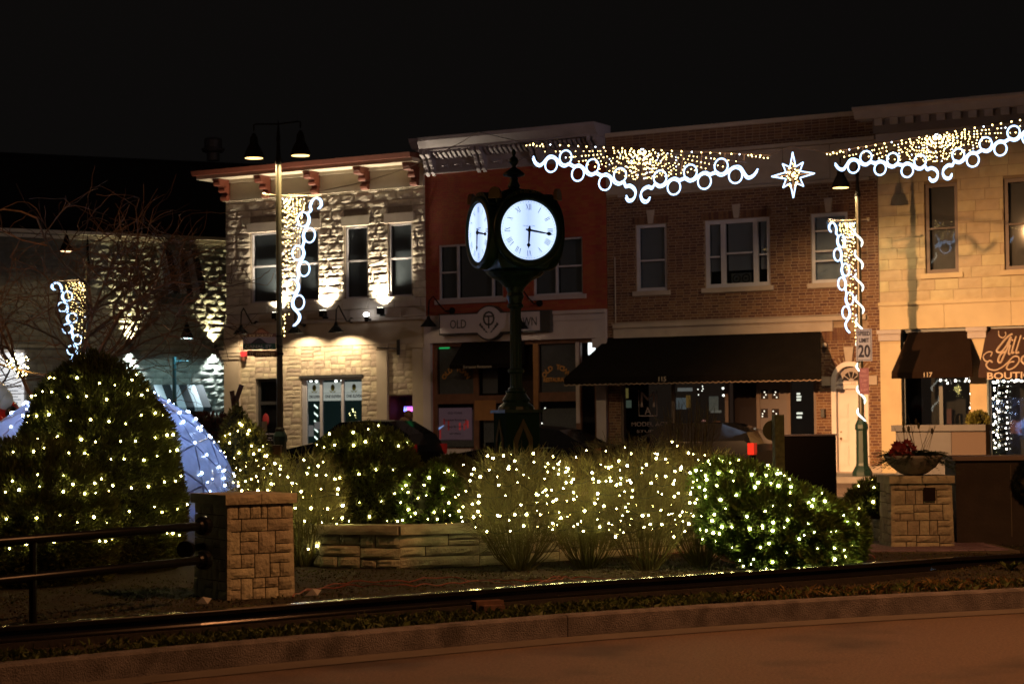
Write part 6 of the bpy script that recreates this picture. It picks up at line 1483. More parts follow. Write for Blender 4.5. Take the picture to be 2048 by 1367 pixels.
def shell_pts(base, h, r, n, zlo=.33, zhi=.99, flat=.75, front=True):
    rows = 7; res = []
    for i in range(n):
        row = i * rows // n; z = zlo + (zhi - zlo) * (row + .5) / rows + RNG.normal(0, .035)
        a = (-PI if row % 2 else 0) + (PI * 1.1 if row % 2 else -PI * 1.1) * (((i * rows / n) % 1)) + RNG.normal(0, .08); a = a if RNG.random() > .15 else RNG.uniform(0, 2 * PI)
        rr = r * (.45 + .55 * min(1, (z - .1) / .4)) * (1 if z < .62 else math.sqrt(max(.04, 1 - ((z - .62) / .42) ** 2))) * RNG.uniform(.8, 1.02)
        res.append(Vector(base) + Vector((rr * math.cos(a), rr * math.sin(a), z * h)))
    return res
shr = [(1035, 21.5, 1.24, .66, 'bare twiggy shrub with lights below the clock, first of the four in front', 1132), (1172, 21.6, 1.14, .55, 'bare twiggy shrub with lights, second of the four in front', 1128),
       (1290, 21.2, 1.22, .57, 'bare twiggy shrub with lights, third of the four in front', 1134), (1400, 21.9, 1.22, .60, 'bare twiggy shrub with lights nearest the bright juniper', 1122)]
for i, (px, D, h, r, lab, y) in enumerate(shr):
    b = gp(px, D); twig_shrub(lab, b, h, r, 95, twg if i % 2 else twd2, sub=17, thick=.0060)
    string_lights(('warm string lights in the first twiggy shrub below the clock', 'warm string lights in the second twiggy shrub', 'warm string lights in the third twiggy shrub', 'warm string lights in the twiggy shrub nearest the juniper')[i], b, shell_pts(b, h, r, (52, 46, 54, 60)[i]), m=bulbc, r=.0105)
b = gp(602, 22.4); twig_shrub('wispy bare shrub with white bulbs right of the near stone pillar', b, 1.22, .50, 150, twg, sub=8, flat=.6, name='bare_shrub'); string_lights('white bulbs scattered in the wispy shrub by the near pillar', b, shell_pts(b, 1.2, .5, 44, zlo=.15), m=bulbc, r=.0105)
b = gp(530, 24.6); twig_shrub('short bare shrub behind the near stone pillar', b, 1.12, .5, 120, twg, sub=8); string_lights('white bulbs in the short shrub behind the near pillar', b, shell_pts(b, 1.1, .5, 26, zlo=.5), m=bulbc, r=.0105)
b = gp(1275, 25.0, .38); twig_shrub('dense clipped twig mound rising behind the front shrubs', b, .96, .98, 420, twd, sub=9, flat=.7); string_lights('few bulbs on the clipped twig mound behind', b, shell_pts(b, .95, .95, 16, zlo=.6), m=bulbc, r=.0105)
b = gp(1030, 24.8, .38); twig_shrub('dense brown twig mound at the foot of the clock', b, .82, .85, 330, twd, sub=9, flat=.7); string_lights('few bulbs on the brown twig mound at the clock foot', b, shell_pts(b, .8, .8, 14, zlo=.6), m=bulbc, r=.0105)
b = gp(1372, 26.0, .38); twig_shrub('upright spray of bare stems standing above the twig mound', b, 1.45, .42, 60, twd, sub=3, flat=.95, thick=.007, crown=0)
string_lights('string lights crossing low between the front shrubs', tuple(ground(1150, 1110)), [at(x, y, 21.6) for x, y in ((900, 1030), (925, 1042), (960, 1030), (1018, 1040), (1048, 1052), (1075, 1052), (1118, 1036), (1135, 1033), (1162, 1042), (1195, 1038), (1238, 1042), (1260, 1050), (1285, 1054), (1305, 1056), (1330, 1046), (1343, 1062), (1352, 1048), (1418, 1052), (1466, 1046), (1478, 1044))], m=bulbc, r=.0110)

# greenery in the bowl
gr_ = thing('winter_arrangement', 'evergreen sprays with red poinsettia and dry stems in the bowl', 'arrangement', (pr_.x - .02, pr_.y + .35, 1.09))
paths = []; 
def spray(o, d, L_, n=26, w_=.045):
    V = []; F = []; o = Vector(o); d = Vector(d).normalized()
    for k in range(n):
        t = k / n; p = o + d * L_ * t + Vector((0, 0, -.16 * t * t * L_ / .4)); s = d.cross(Vector((0, 0, 1))).normalized() * (1 if k % 2 else -1)
        e = p + (s * .8 + d * .7 + Vector((0, 0, random.uniform(-.4, .5)))).normalized() * w_ * (1.3 - t); q = d * .016; m_ = len(V); V += [p - q, p + q, e]; F.append((m_, m_ + 1, m_ + 2))
    return V, F
mb = MB()
for k in range(130):
    a = random.uniform(0, 2 * PI); el = random.uniform(-.05, .6); d = Vector((math.cos(a), math.sin(a) * .9, el)); V, F = spray((.1 * math.cos(a), .1 * math.sin(a), .0), d, random.uniform(.3, .52), 30, .06); mb.add(V, F)
mb.build('evergreen_sprays', leafmat('bowl_greens', (.05, .075, .03)), gr_)
mb = MB()
for fx, fz in ((-.20, .12), (-.12, .17), (-.28, .07), (-.17, .05), (-.06, .10), (-.24, .15)):
    for k in range(10):
        a = 2 * PI * k / 10 + fx * 9; c = Vector((fx, -.20 + random.uniform(-.05, .05), fz)); d = Vector((math.cos(a), random.uniform(-.8, .2), math.sin(a))); s = Vector((-math.sin(a), 0, math.cos(a))) * .022; mb.add([c, c + d * .04 + s, c + d * .08, c + d * .04 - s], [(0, 1, 2, 3)])
mb.build('poinsettia', mat('poinsettia_red', (.16, .008, .008), .6), gr_)
mb = MB()
for k in range(16):
    a = random.uniform(-.5, .5); L_ = random.uniform(.3, .55); p = [Vector((random.uniform(-.1, .2), random.uniform(-.1, .1), 0))]; [p.append(p[-1] + Vector((math.sin(a) * .12, random.uniform(-.02, .02), L_ / 4))) for _ in range(4)]; mb.tube(p, .003, 3)
    if k % 3 == 0: mb.ball(p[-1], .03, 6, 4, (.6, .6, 1.4))
mb.build('dry_stems', twd, gr_)

# ------------------------------------------------------------------ blue lit geodesic dome
dc = gp(198, 32.0); dome = thing('geodesic_dome', 'blue lit clear geodesic dome glowing behind the tall evergreen', 'dome tent', dc, R(12))
bm = bmesh.new(); bmesh.ops.create_icosphere(bm, subdivisions=3, radius=2.27); Rm = Matrix.Rotation(.4, 3, 'X')
fpm = bpy.data.materials.new('dome_film'); fpm.use_nodes = True; nn_ = fpm.node_tree; nn_.nodes.clear(); L_ = nn_.links.new
t1_ = nn_.nodes.new('ShaderNodeBsdfTransparent'); t1_.inputs[0].default_value = (.55, .6, .7, 1); t2_ = nn_.nodes.new('ShaderNodeBsdfTranslucent'); t2_.inputs[0].default_value = (.8, .85, .92, 1); t3_ = nn_.nodes.new('ShaderNodeBsdfGlossy'); t3_.inputs['Roughness'].default_value = .12
nb_ = nn_.nodes.new('ShaderNodeTexNoise'); nb_.inputs['Scale'].default_value = 3.0; bp_ = nn_.nodes.new('ShaderNodeBump'); bp_.inputs['Strength'].default_value = 1.0; bp_.inputs['Distance'].default_value = .1; tc_ = nn_.nodes.new('ShaderNodeTexCoord'); L_(tc_.outputs['Object'], nb_.inputs['Vector']); L_(nb_.outputs[0], bp_.inputs['Height']); L_(bp_.outputs[0], t3_.inputs['Normal'])
df_ = nn_.nodes.new('ShaderNodeBsdfDiffuse'); df_.inputs[0].default_value = (.5, .55, .7, 1)
m1_ = nn_.nodes.new('ShaderNodeMixShader'); m1_.inputs[0].default_value = .72; oi_ = nn_.nodes.new('ShaderNodeObjectInfo'); mp_ = nn_.nodes.new('ShaderNodeMapRange'); mp_.inputs['To Min'].default_value = .5; mp_.inputs['To Max'].default_value = .92; L_(oi_.outputs['Random'], mp_.inputs['Value']); L_(mp_.outputs[0], m1_.inputs[0]); L_(bp_.outputs[0], t2_.inputs['Normal']); L_(bp_.outputs[0], df_.inputs['Normal']); m2_ = nn_.nodes.new('ShaderNodeMixShader'); m2_.inputs[0].default_value = .10; m3_ = nn_.nodes.new('ShaderNodeMixShader'); m3_.inputs[0].default_value = .3
L_(t2_.outputs[0], m3_.inputs[1]); L_(df_.outputs[0], m3_.inputs[2]); L_(t1_.outputs[0], m1_.inputs[1]); L_(m3_.outputs[0], m1_.inputs[2]); L_(m1_.outputs[0], m2_.inputs[1]); L_(t3_.outputs[0], m2_.inputs[2]); oo_ = nn_.nodes.new('ShaderNodeOutputMaterial'); L_(m2_.outputs[0], oo_.inputs[0])
strut = mat('dome_strut', (.55, .62, .85), .4); dbul = glow('dome_bulb', (.55, .70, 1), 40)
z0_ = .0; npan = 0; S_ = MB(); ed = set()
for v in bm.verts: v.co = Rm @ v.co
for f in bm.faces:
    if f.calc_center_median().z < .02: continue
    c = f.calc_center_median(); P_ = [Vector((v.co.x, v.co.y, max(v.co.z, 0))) for v in f.verts]; P_ = [p.lerp(c, .015) for p in P_]; nrm = f.normal * .012
    if npan < 300: MB().add(P_, [(0, 1, 2)]).build('panel', fpm, dome)
    npan += 1
    for e in f.edges: ed.add(e)
bl = []
for e in ed:
    a, b = e.verts[0].co.copy(), e.verts[1].co.copy(); a.z = max(a.z, 0); b.z = max(b.z, 0); S_.tube([a, b], .014, 5)
    wa = (Matrix.Rotation(R(12), 3, 'Z') @ ((a + b) / 2))
    if wa.y < .6 or wa.z > 1.4:
        for k in range(3):
            if random.random() < .45: bl.append(Vector(dc) + Matrix.Rotation(R(12), 3, 'Z') @ (a.lerp(b, (k + random.random()) / 3) * 1.01))
S_.build('strut_frame', strut, dome); bm.free()
random.shuffle(bl); string_lights('cold blue white string lights along the dome struts', dc, bl[:230], m=dbul, r=.017, wirem=strut)
lamp('dome_light', dome, (dc[0] + .3, dc[1] - .1, 1.1), 150, (.32, .48, 1.0), 'POINT', .35)
MB().lathe([(.28, 0), (.25, .25), (.1, .35), (.12, .9), (.35, 1.0), (.34, 1.02), (.02, 1.03)], (.4, -.3, 0), 14).build('inner_table', mat('inner_dark', (.05, .05, .06), .6), dome)

# ------------------------------------------------------------------ bare tree
bark = mat('orange_bark', (0.12, 0.062, 0.028), .85, var=.3, scale=10, bump=.4)
tb = gp(118, 37.0); tr_ = thing('bare_tree', 'wide spreading leafless tree lit orange at the far left', 'tree', tb)
levels = {0: [], 1: [], 2: [], 3: [], 4: []}; rad = {k: [] for k in levels}
def grow(p, d, L_, r0, lv):
    m_ = 6; pts_ = [p.copy()]; q = p.copy(); dd = d.copy()
    for k in range(m_ - 1):
        dd = (dd + Vector(RNG.normal(0, .13 + .03 * lv, 3)) + Vector((0, 0, (.045 if lv < 2 else -.0)))).normalized(); q = q + dd * L_ / (m_ - 1); pts_.append(q.copy())
    levels[lv].append([tuple(x) for x in pts_]); rad[lv].append(np.linspace(r0, r0 * .55, m_) * .72)
    if lv >= 4: return
    nb = (6, 6, 6, 6)[lv]
    for k in range(nb):
        t = RNG.uniform(.3, 1.0) if k else 1.0; i = min(m_ - 2, int(t * (m_ - 1))); o = pts_[i].lerp(pts_[i + 1], t * (m_ - 1) - i if t < 1 else 1)
        side = Vector(RNG.normal(0, 1, 3)); side.z *= .45; nd = (dd * .75 + side.normalized() * (.85 if lv else .95)); nd.z += .05; nd.normalize()
        if nd.z < -.25: nd.z = -.1; nd.normalize()
        grow(o, nd, L_ * RNG.uniform(.55, .78), r0 * (.5 if k else .6), lv + 1)
for d, L_ in ((Vector((.85, -.1, .75)), 2.5), (Vector((-.5, .2, .8)), 2.5), (Vector((.40, .3, .95)), 2.9), (Vector((-.8, -.3, .5)), 2.2), (Vector((.05, -.3, 1)), 2.8)):
    grow(Vector((0, 0, 1.5)), d.normalized(), L_, .075, 1)
MB().tube([(0, 0, -.05), (.02, 0, .5), (0, .02, 1.1), (0, 0, 1.6)], [.16, .13, .12, .11], 10).build('trunk', bark, tr_)
for lv in (1, 2, 3, 4):
    if levels[lv]: V, F = tubes_np([np.array(p) for p in levels[lv]], rad[lv], 4 if lv < 3 else 3); link({1: 'limbs', 2: 'branches', 3: 'small_branches', 4: 'twigs'}[lv], npmesh('branch', V, F, 4), bark, tr_)['kind'] = 'stuff'
tl = [at(x, y, 33.5) for x, y in ((30, 708), (32, 716), (44, 708), (46, 716), (53, 714), (47, 720), (56, 720), (36, 726), (26, 730), (48, 730), (52, 733), (56, 735), (40, 735), (30, 738), (22, 724), (14, 722), (37, 744), (46, 743), (52, 748), (45, 750), (34, 752), (36, 747), (24, 718), (41, 724), (18, 728), (28, 722), (20, 734), (12, 730))]
string_lights('small cluster of yellow bulbs on a twig at far left', tuple(ground(36, 1040)), tl, r=.013)
tb2 = [at(-30, 700, 33.6), at(0, 728, 33.6), at(24, 736, 33.6), at(60, 744, 33.6), at(100, 752, 33.6), at(150, 762, 33.6)]
cable('low_branch', 'dark drooping branch crossing the bright window at far left', tb2, .022, bark, 'branch')
cable('low_branch', 'thin dark branch forking over the bright window', [at(0, 706, 33.6), at(12, 722, 33.6), at(24, 736, 33.6)], .012, bark, 'branch')

# ------------------------------------------------------------------ railway rail along the verge
irn = mat('rail_iron', (.09, .085, .085), .16, .9); tim = mat('dark_timber', (.018, .014, .011), .8, var=.3, scale=8, bump=.4)
rp = [ground(x, y, 0) for x, y in ((-300, 1325), (0, 1299), (400, 1266), (800, 1231), (1115, 1205), (1400, 1185), (1640, 1168), (1860, 1151))]
rt = thing('railway_rail', 'long glossy dark railway rail laid along the verge behind the kerb', 'rail', tuple(rp[4]))
sec = [(-.075, .055), (.075, .055), (.075, .068), (.02, .08), (.012, .125), (.040, .135), (.043, .166), (.040, .172), (-.040, .170), (-.043, .164), (-.040, .135), (-.012, .125), (-.02, .08), (-.075, .068)]
def sweep(mb, P_, sec):
    n = len(sec); V = []; F = []
    for i, p in enumerate(P_):
        t = (P_[min(i + 1, len(P_) - 1)] - P_[max(i - 1, 0)]).normalized(); s = Vector((-t.y, t.x, 0)); V += [p + s * a + Vector((0, 0, b)) for a, b in sec]
    for i in range(len(P_) - 1):
        for j in range(n): j2 = (j + 1) % n; F.append((i * n + j, i * n + j2, (i + 1) * n + j2, (i + 1) * n + j))
    F += [tuple(range(n)), tuple(range((len(P_) - 1) * n, len(P_) * n))[::-1]]; mb.add(V, F)
PP_ = []
for a, b in zip(rp[:-1], rp[1:]):
    for k in range(6): PP_.append(a.lerp(b, k / 6))
PP_.append(rp[-1])
mb = MB(); sweep(mb, PP_, sec); mb.build('rail', irn, rt, world=True)
mb = MB(); sweep(mb, PP_, [(-.11, -.03), (.11, -.03), (.11, .052), (-.11, .052)]); mb.build('sleeper_beam', tim, rt, world=True)
for px, py in ((975, 1216),):
    p = ground(px, py + 4, 0); MB().box(-.13, .13, -.05, .06, .0, .085).box(-.10, .10, -.13, -.05, 0, .05).xf(Matrix.Translation(p) @ Matrix.Rotation(R(28), 4, 'Z')).build('rail_chair', mat('rusty_plate', (.10, .05, .035), .8, var=.3, scale=12), rt, world=True)
rp2 = [ground(x, y, 0) for x, y in ((1700, 1150), (1900, 1136), (2060, 1127), (2400, 1105))]
rt2 = thing('railway_rail', 'second rail continuing behind the rail end at right', 'rail', tuple(rp2[1])); mb = MB(); sweep(mb, rp2, [(a, b - .055) for a, b in sec]); mb.build('rail', irn, rt2, world=True)

# ------------------------------------------------------------------ ground litter, grass, cords
N_ = 60000
gx_ = RNG.uniform(-9, 9.5, N_); yk_ = np.interp(gx_, kx, ky); t_ = RNG.beta(1.1, 2.2, N_); gy_ = yk_ + .12 + t_ * 9.0
c_ = np.stack([gx_, gy_, np.array([ground_z(x, y) for x, y in zip(gx_, gy_)]) + .012], 1)
D_ = RNG.normal(0, 1, (N_, 3)); D_[:, 2] *= .35; D_ /= np.linalg.norm(D_, axis=1)[:, None]; Sx = np.cross(D_, RNG.normal(0, 1, (N_, 3)) + [0, 0, 1.5]); Sx /= np.linalg.norm(Sx, axis=1)[:, None]
l_ = RNG.uniform(.006, .020, (N_, 1)); w_ = l_ * RNG.uniform(.2, .5, (N_, 1))
V = np.stack([c_ - D_ * l_, c_ + Sx * w_, c_ + D_ * l_, c_ - Sx * w_], 1).reshape(-1, 3)
tag(link('leaf_litter', npmesh('leaf_litter', V, np.arange(N_ * 4).reshape(-1, 4), 4), mat('litter', (.05, .034, .015), .85, rnd=.6, island=True)), 'scattered dead leaves and mulch on the park soil', 'leaf litter', kind='stuff')
def grass(name, lab, n, ymax, m, hmin, hmax, dens, x0=-7, x1=8):
    gx_ = RNG.uniform(x0, x1, n); yk_ = np.interp(gx_, kx, ky); gy_ = yk_ + .02 + RNG.uniform(0, 1, n) ** 1.2 * ymax
    keep = np.array([noise.noise((x * 1.1, y * 2.5, 7)) * .9 + .5 + .35 * noise.noise((x * 6, y * 6, 2)) > RNG.random() * dens for x, y in zip(gx_, gy_)]); gx_, gy_ = gx_[keep], gy_[keep]; n = len(gx_)
    b = np.stack([gx_, gy_, np.array([ground_z(x, y) for x, y in zip(gx_, gy_)]) - .01], 1); h = RNG.uniform(hmin, hmax, (n, 1)); d = RNG.normal(0, .45, (n, 3)); d[:, 2] = 1; d /= np.linalg.norm(d, axis=1)[:, None]
    s = np.cross(d, RNG.normal(0, 1, (n, 3))); s /= np.linalg.norm(s, axis=1)[:, None]; s *= .0035
    dr = RNG.normal(0, .35, (n, 3)) * h; dr[:, 2] = -np.abs(dr[:, 2]) * .5; V = np.stack([b - s, b + s, b + d * h * .6 + s * .7, b + d * h + dr], 1).reshape(-1, 3)
    tag(link(name, npmesh(name, V, np.arange(n * 4).reshape(-1, 4), 4), m), lab, 'grass', kind='stuff')
grass('grass', 'short rough grass on the verge between kerb and rail', 34000, .75, leafmat('verge_grass', (.065, .085, .018), .5, .2), .03, .09, 1.1)
grass('dry_grass', 'dry straw tufts on the verge at right', 9000, .9, leafmat('straw', (.16, .10, .035), .4, .2), .03, .10, 1.5, 2.0, 7)
grass('thin_grass', 'thin grass scattered on the park soil', 60000, 7.0, leafmat('thin_grass', (.06, .07, .018), .5, .2), .015, .05, 1.3)
cordm = mat('orange_cord', (.20, .03, .010), .5)
def cord(lab, pxs, r=.006):
    P_ = [ground(x, y, .0) for x, y in pxs]; Q_ = crv([(p.x, p.y) for p in P_], 8); tag(MB().tube([(x, y, ground_z(x, y) + .02 + .02 * abs(math.sin(i * .7))) for i, (x, y) in enumerate(Q_)], r, 5).build('extension_cord', cordm), lab, 'cord')
cord('orange extension cord running from the near pillar along the soil', [(585, 1198), (620, 1185), (700, 1176), (800, 1180), (880, 1172), (960, 1166), (1040, 1170), (1110, 1168), (1150, 1160), (1260, 1170)])
cord('second orange cord looping close to the rail', [(600, 1188), (680, 1172), (790, 1168), (900, 1160), (1000, 1172), (1060, 1176), (1110, 1162), (1130, 1160), (1200, 1175), (1320, 1160)])
cord('red brown cord under the middle twiggy shrubs', [(1190, 1095), (1240, 1112), (1300, 1118), (1360, 1108), (1420, 1116), (1480, 1132), (1560, 1140)])
cord('orange cord curling beside the juniper foot', [(1620, 1140), (1650, 1142), (1668, 1126), (1690, 1118), (1720, 1112), (1750, 1120)])
for px, py, lab in ((405, 1205, 'pale paper scrap at the foot of the near pillar'), (625, 1188, 'white plastic scrap beside the orange cord'), (1422, 1113, 'crumpled white scrap under the twiggy shrub')):
    p = ground(px, py, .02); tag(MB().add([(p.x - .07, p.y, .01), (p.x + .05, p.y - .03, .015), (p.x + .08, p.y + .02, .06), (p.x - .02, p.y + .04, .05), (p.x, p.y, .075)], [(0, 1, 4), (1, 2, 4), (2, 3, 4), (3, 0, 4)]).build('paper_scrap', mat('scrap', (.4, .4, .38), .7)), lab, 'litter')
# brick path at right
pth = tag(empty('path', tuple(ground(1720, 1100))), kind='structure'); pbk = mat('path_paver', (.16, .11, .15), .7, rnd=.2, var=.2, scale=8)
pme = bpy.data.meshes.new('paver'); pme.from_pydata([(-.098, -.048, 0), (.098, -.048, 0), (.098, .048, 0), (-.098, .048, 0), (-.094, -.044, .012), (.094, -.044, .012), (.094, .044, .012), (-.094, .044, .012)], [], [(4, 5, 6, 7), (0, 1, 5, 4), (1, 2, 6, 5), (2, 3, 7, 6), (3, 0, 4, 7)]); pme.materials.append(pbk)
oP = ground(1720, 1100)
for i in range(13):
    for j in range(20):
        x, y = -.95 + i * .2 + (j % 2) * .1, -.6 + j * .1; o = bpy.data.objects.new('paver', pme); o.parent = pth; o.location = (x, y, .022 + random.uniform(0, .004)); COL.objects.link(o)
MB().box(-1.1, 1.75, -.66, 1.38, -.05, .021).build('path_bed', pmt, pth)

# ------------------------------------------------------------------ right hand things: monument block, low wall, post, boxes
dkst = mat('dark_granite', (.040, .032, .026), .8, var=.25, scale=5, bump=.2)
p0 = ground(1912, 1092, 0); mo = thing('monument_wall', 'big dark stone block with pale top at the right edge', 'monument', (p0.x + 1.1, p0.y + .55, 0), R(-4))
hm = at(1975, 912, p0.y + .1).z
MB().box(-1.02, 1.1, -.45, .45, 0, hm - .05).build('block', dkst, mo); MB().box(-1.06, 1.14, -.49, .49, hm - .05, hm).build('top_slab', mat('pale_top', (.24, .19, .17), .7), mo)
for x in (-.35, .35): MB().box(x - .006, x + .006, -.455, -.45, .1, hm - .1).build('joint', pmt, mo)
wr_ = thing('evergreen_wreath', 'dark shaggy wreath hanging on the stone block at the right edge', 'wreath', (p0.x + .95, p0.y + .0, .82)); P_, N_2 = [], []
for k in range(900): a = random.uniform(0, 2 * PI); P_.append((.19 * math.cos(a), 0, .19 * math.sin(a))); N_2.append((math.cos(a) * random.uniform(-1, 1), -.7, math.sin(a) * random.uniform(-1, 1)))
V, F = sprays(np.array(P_), np.array(N_2), .10, .012, 4, .0, .8, .02); link('foliage', npmesh('wreath', V, F, 4), leafmat('wreath_greens', (.04, .05, .035)), wr_)
# rose-red cord on the block
lw_ = at(1880, 850, 46); gw = mat('grey_concrete', (.085, .082, .085), .8, var=.12, scale=2); a = at(1792, 900, 46); b = at(1972, 900, 45)
lwl = thing('low_wall', 'grey low concrete wall with capping before the boutique window', 'wall', (a.x, a.y, 0), math.atan2(b.y - a.y, b.x - a.x)); Lw = math.hypot(b.x - a.x, b.y - a.y); zt_2 = at(1880, 849, 45.5).z
MB().box(0, Lw * .62, 0, .35, 0, zt_2 - .14).build('wall_body', gw, lwl); MB().box(Lw * .62 + .01, Lw, 0, .35, 0, zt_2 - .14).build('wall_body', mat('brown_panel', (.06, .035, .022), .7), lwl); MB().box(-.08, Lw + .02, -.08, .43, zt_2 - .14, zt_2).build('capping', gw, lwl)
e12 = gp(1958, 46.5, zt_2 - .05); evergreen('small_shrub', 'small orange lit shrub on the low grey wall', 'shrub', e12, [(.2, 0), (.26, .1), (.2, .28), (.02, .36)], warmlf, 900, L=.08, W=.02, rough=.3)
# wooden post with round sign behind
pp = gp(1556, 28.0); po = thing('wooden_post', 'thick weathered green grey timber post', 'post', pp, R(10)); grw = mat('weathered_post', (.30, .33, .15), .85, var=.4, scale=14, bump=.5); hp = at(1556, 829, 28).z
MB().box(-.068, .068, -.068, .068, 0, hp).build('post', grw, po)
rs = thing('round_sign', 'round sign seen from behind the timber post', 'sign', (pp[0] - .06, pp[1] + .1, 1.42)); MB().lathe([(.145, 0), (.145, .01)], (0, 0, 0), 28, Matrix.Rotation(PI / 2, 3, 'X')).build('disc', mat('sign_back', (.2, .19, .08), .6), rs)
bx = gp(1620, 38); db = thing('planter_box', 'black square container between the post and the white door', 'container', bx, R(-12)); MB().box(-.46, .46, -.4, .4, 0, at(1620, 871, 38).z).build('body', mat('dark_box', (.0025, .002, .002), .95, spec=.02), db); MB().box(-.48, .48, -.42, .42, at(1620, 871, 38).z + .001, at(1620, 871, 38).z + .03).build('lid', mat('dark_lid', (.03, .02, .025), .5), db)
nb_s = gp(548, 40); ns = thing('newspaper_box', 'brass coloured box at the foot of the tall lamp post', 'box', nb_s); zn = at(548, 893, 40).z; MB().box(-.14, .14, -.15, .15, 0, zn).build('body', mat('brass_box', (.22, .12, .04), .4, .5), ns); MB().box(-.15, .15, -.16, .16, zn + .001, zn + .03).build('lid', mat('brass_lid', (.12, .07, .03), .4, .5), ns)
pk_ = gp(529, 38); mt = thing('marker_post', 'small pale tag on a thin post left of the tall lamp post', 'post', pk_); MB().tube([(0, 0, 0), (0, 0, at(529, 862, 38).z)], .02, 6).build('post', steel, mt); MB().box(-.05, .05, -.03, -.022, at(529, 862, 38).z, at(529, 842, 38).z).build('tag', mat('pale_tag', (.33, .28, .15), .6), mt)
for k, (x0, y0, x1, y1, rr) in enumerate(((471, 768, 483, 806, 20), (462, 788, 471, 812, -8))):
    a = at((x0 + x1) / 2, (y0 + y1) / 2, 42); sgn = thing('banner_plate', ('tilted dark plate beside the corner pilaster', 'small dark plate left of the tilted one')[k], 'plate', tuple(a)); MB().box(-.05, .05, -.01, .01, -.2, .2).xf(Matrix.Rotation(R(rr), 4, 'Y')).build('plate', mat('plate_brown', (.09, .05, .05), .6), sgn); MB().tube([(0, .02, -.15), (0, .02, -a.z)], .015, 5).build('stake', steel, sgn)

# balloons at far left
bc_ = thing('balloon_column', 'column of white and red balloons at the far left edge', 'balloons', gp(4, 35)); zb0 = lambda y: at(5, y, 35).z
MB().tube([(0, 0, 0), (0, 0, zb0(790))], .02, 6).build('pole', steel, bc_)
wb_ = mat('white_balloon', (.5, .48, .42), .35, emit=(.5, .48, .4), es=.05); rb_ = mat('red_balloon', (.42, .012, .008), .35, trans=0); bb_ = mat('black_balloon', (.01, .01, .01), .3)
for (px, py, r, m) in ((-4, 786, .2, wb_), (6, 799, .19, wb_), (-10, 805, .2, wb_), (14, 823, .2, rb_), (-2, 826, .2, rb_), (5, 843, .2, rb_), (-14, 842, .2, rb_), (28, 827, .12, bb_)):
    p = at(px, py, 35); MB().ball((p.x - bc_.location.x, random.uniform(-.15, .15), p.z), r, 16, 10, (1, 1, 1.12)).build('balloon', m, bc_, smooth=True)
# dim string bulbs along the boutique window
def window_lights(lab, pts, r=.032):
    base = fw(fp(pts[0][0], pts[0][1])[0], -.2, 0.12); Q_ = []
    for x, y in pts: u_, z_ = fp(x, y, -.06); Q_.append(fw(u_, .06 - .12, z_))
    string_lights(lab, tuple(base), [tuple(q) for q in Q_], m=glow('boutique_bulb', (1, .93, .78), 14), r=r)
window_lights('white bulbs across the window under the awning numbered 117', [(1884, 760), (1895, 760), (1898, 766), (1914, 761), (1933, 762), (1936, 757), (1942, 762), (1944, 754), (1944, 787), (1945, 806), (1943, 815), (1946, 826), (1943, 833)], .026)
bp_ = []
for k in range(26):
    y = 765 + k * 5.2; bp_.append((1991 + 6 * math.sin(k * 1.9) + 4, y)); 
    if k % 2: bp_.append((2016 + 2 * math.sin(k), y + 2))
window_lights('white bulbs hanging in two strands beside the boutique door', bp_, .024)
window_lights('white bulbs along the top of the boutique window', [(1990, 764), (1998, 762), (2010, 762), (2020, 763), (2026, 760), (2032, 762), (2036, 760), (2040, 760), (2046, 762), (2052, 760)], .028)
# weed at the right verge
wd_ = ground(2020, 1140, 0); we = thing('weed', 'broad leaved weed on the verge at the right', 'plant', tuple(wd_)); mb = MB()
for k in range(14): a = random.uniform(0, 2 * PI); d = Vector((math.cos(a), math.sin(a), .7)) * .13; s = Vector((-math.sin(a), math.cos(a), 0)) * .03; mb.add([(0, 0, 0), d * .6 + s, d, d * .6 - s], [(0, 1, 2, 3)])
mb.build('leaves', leafmat('weed_leaf', (.08, .11, .03)), we)

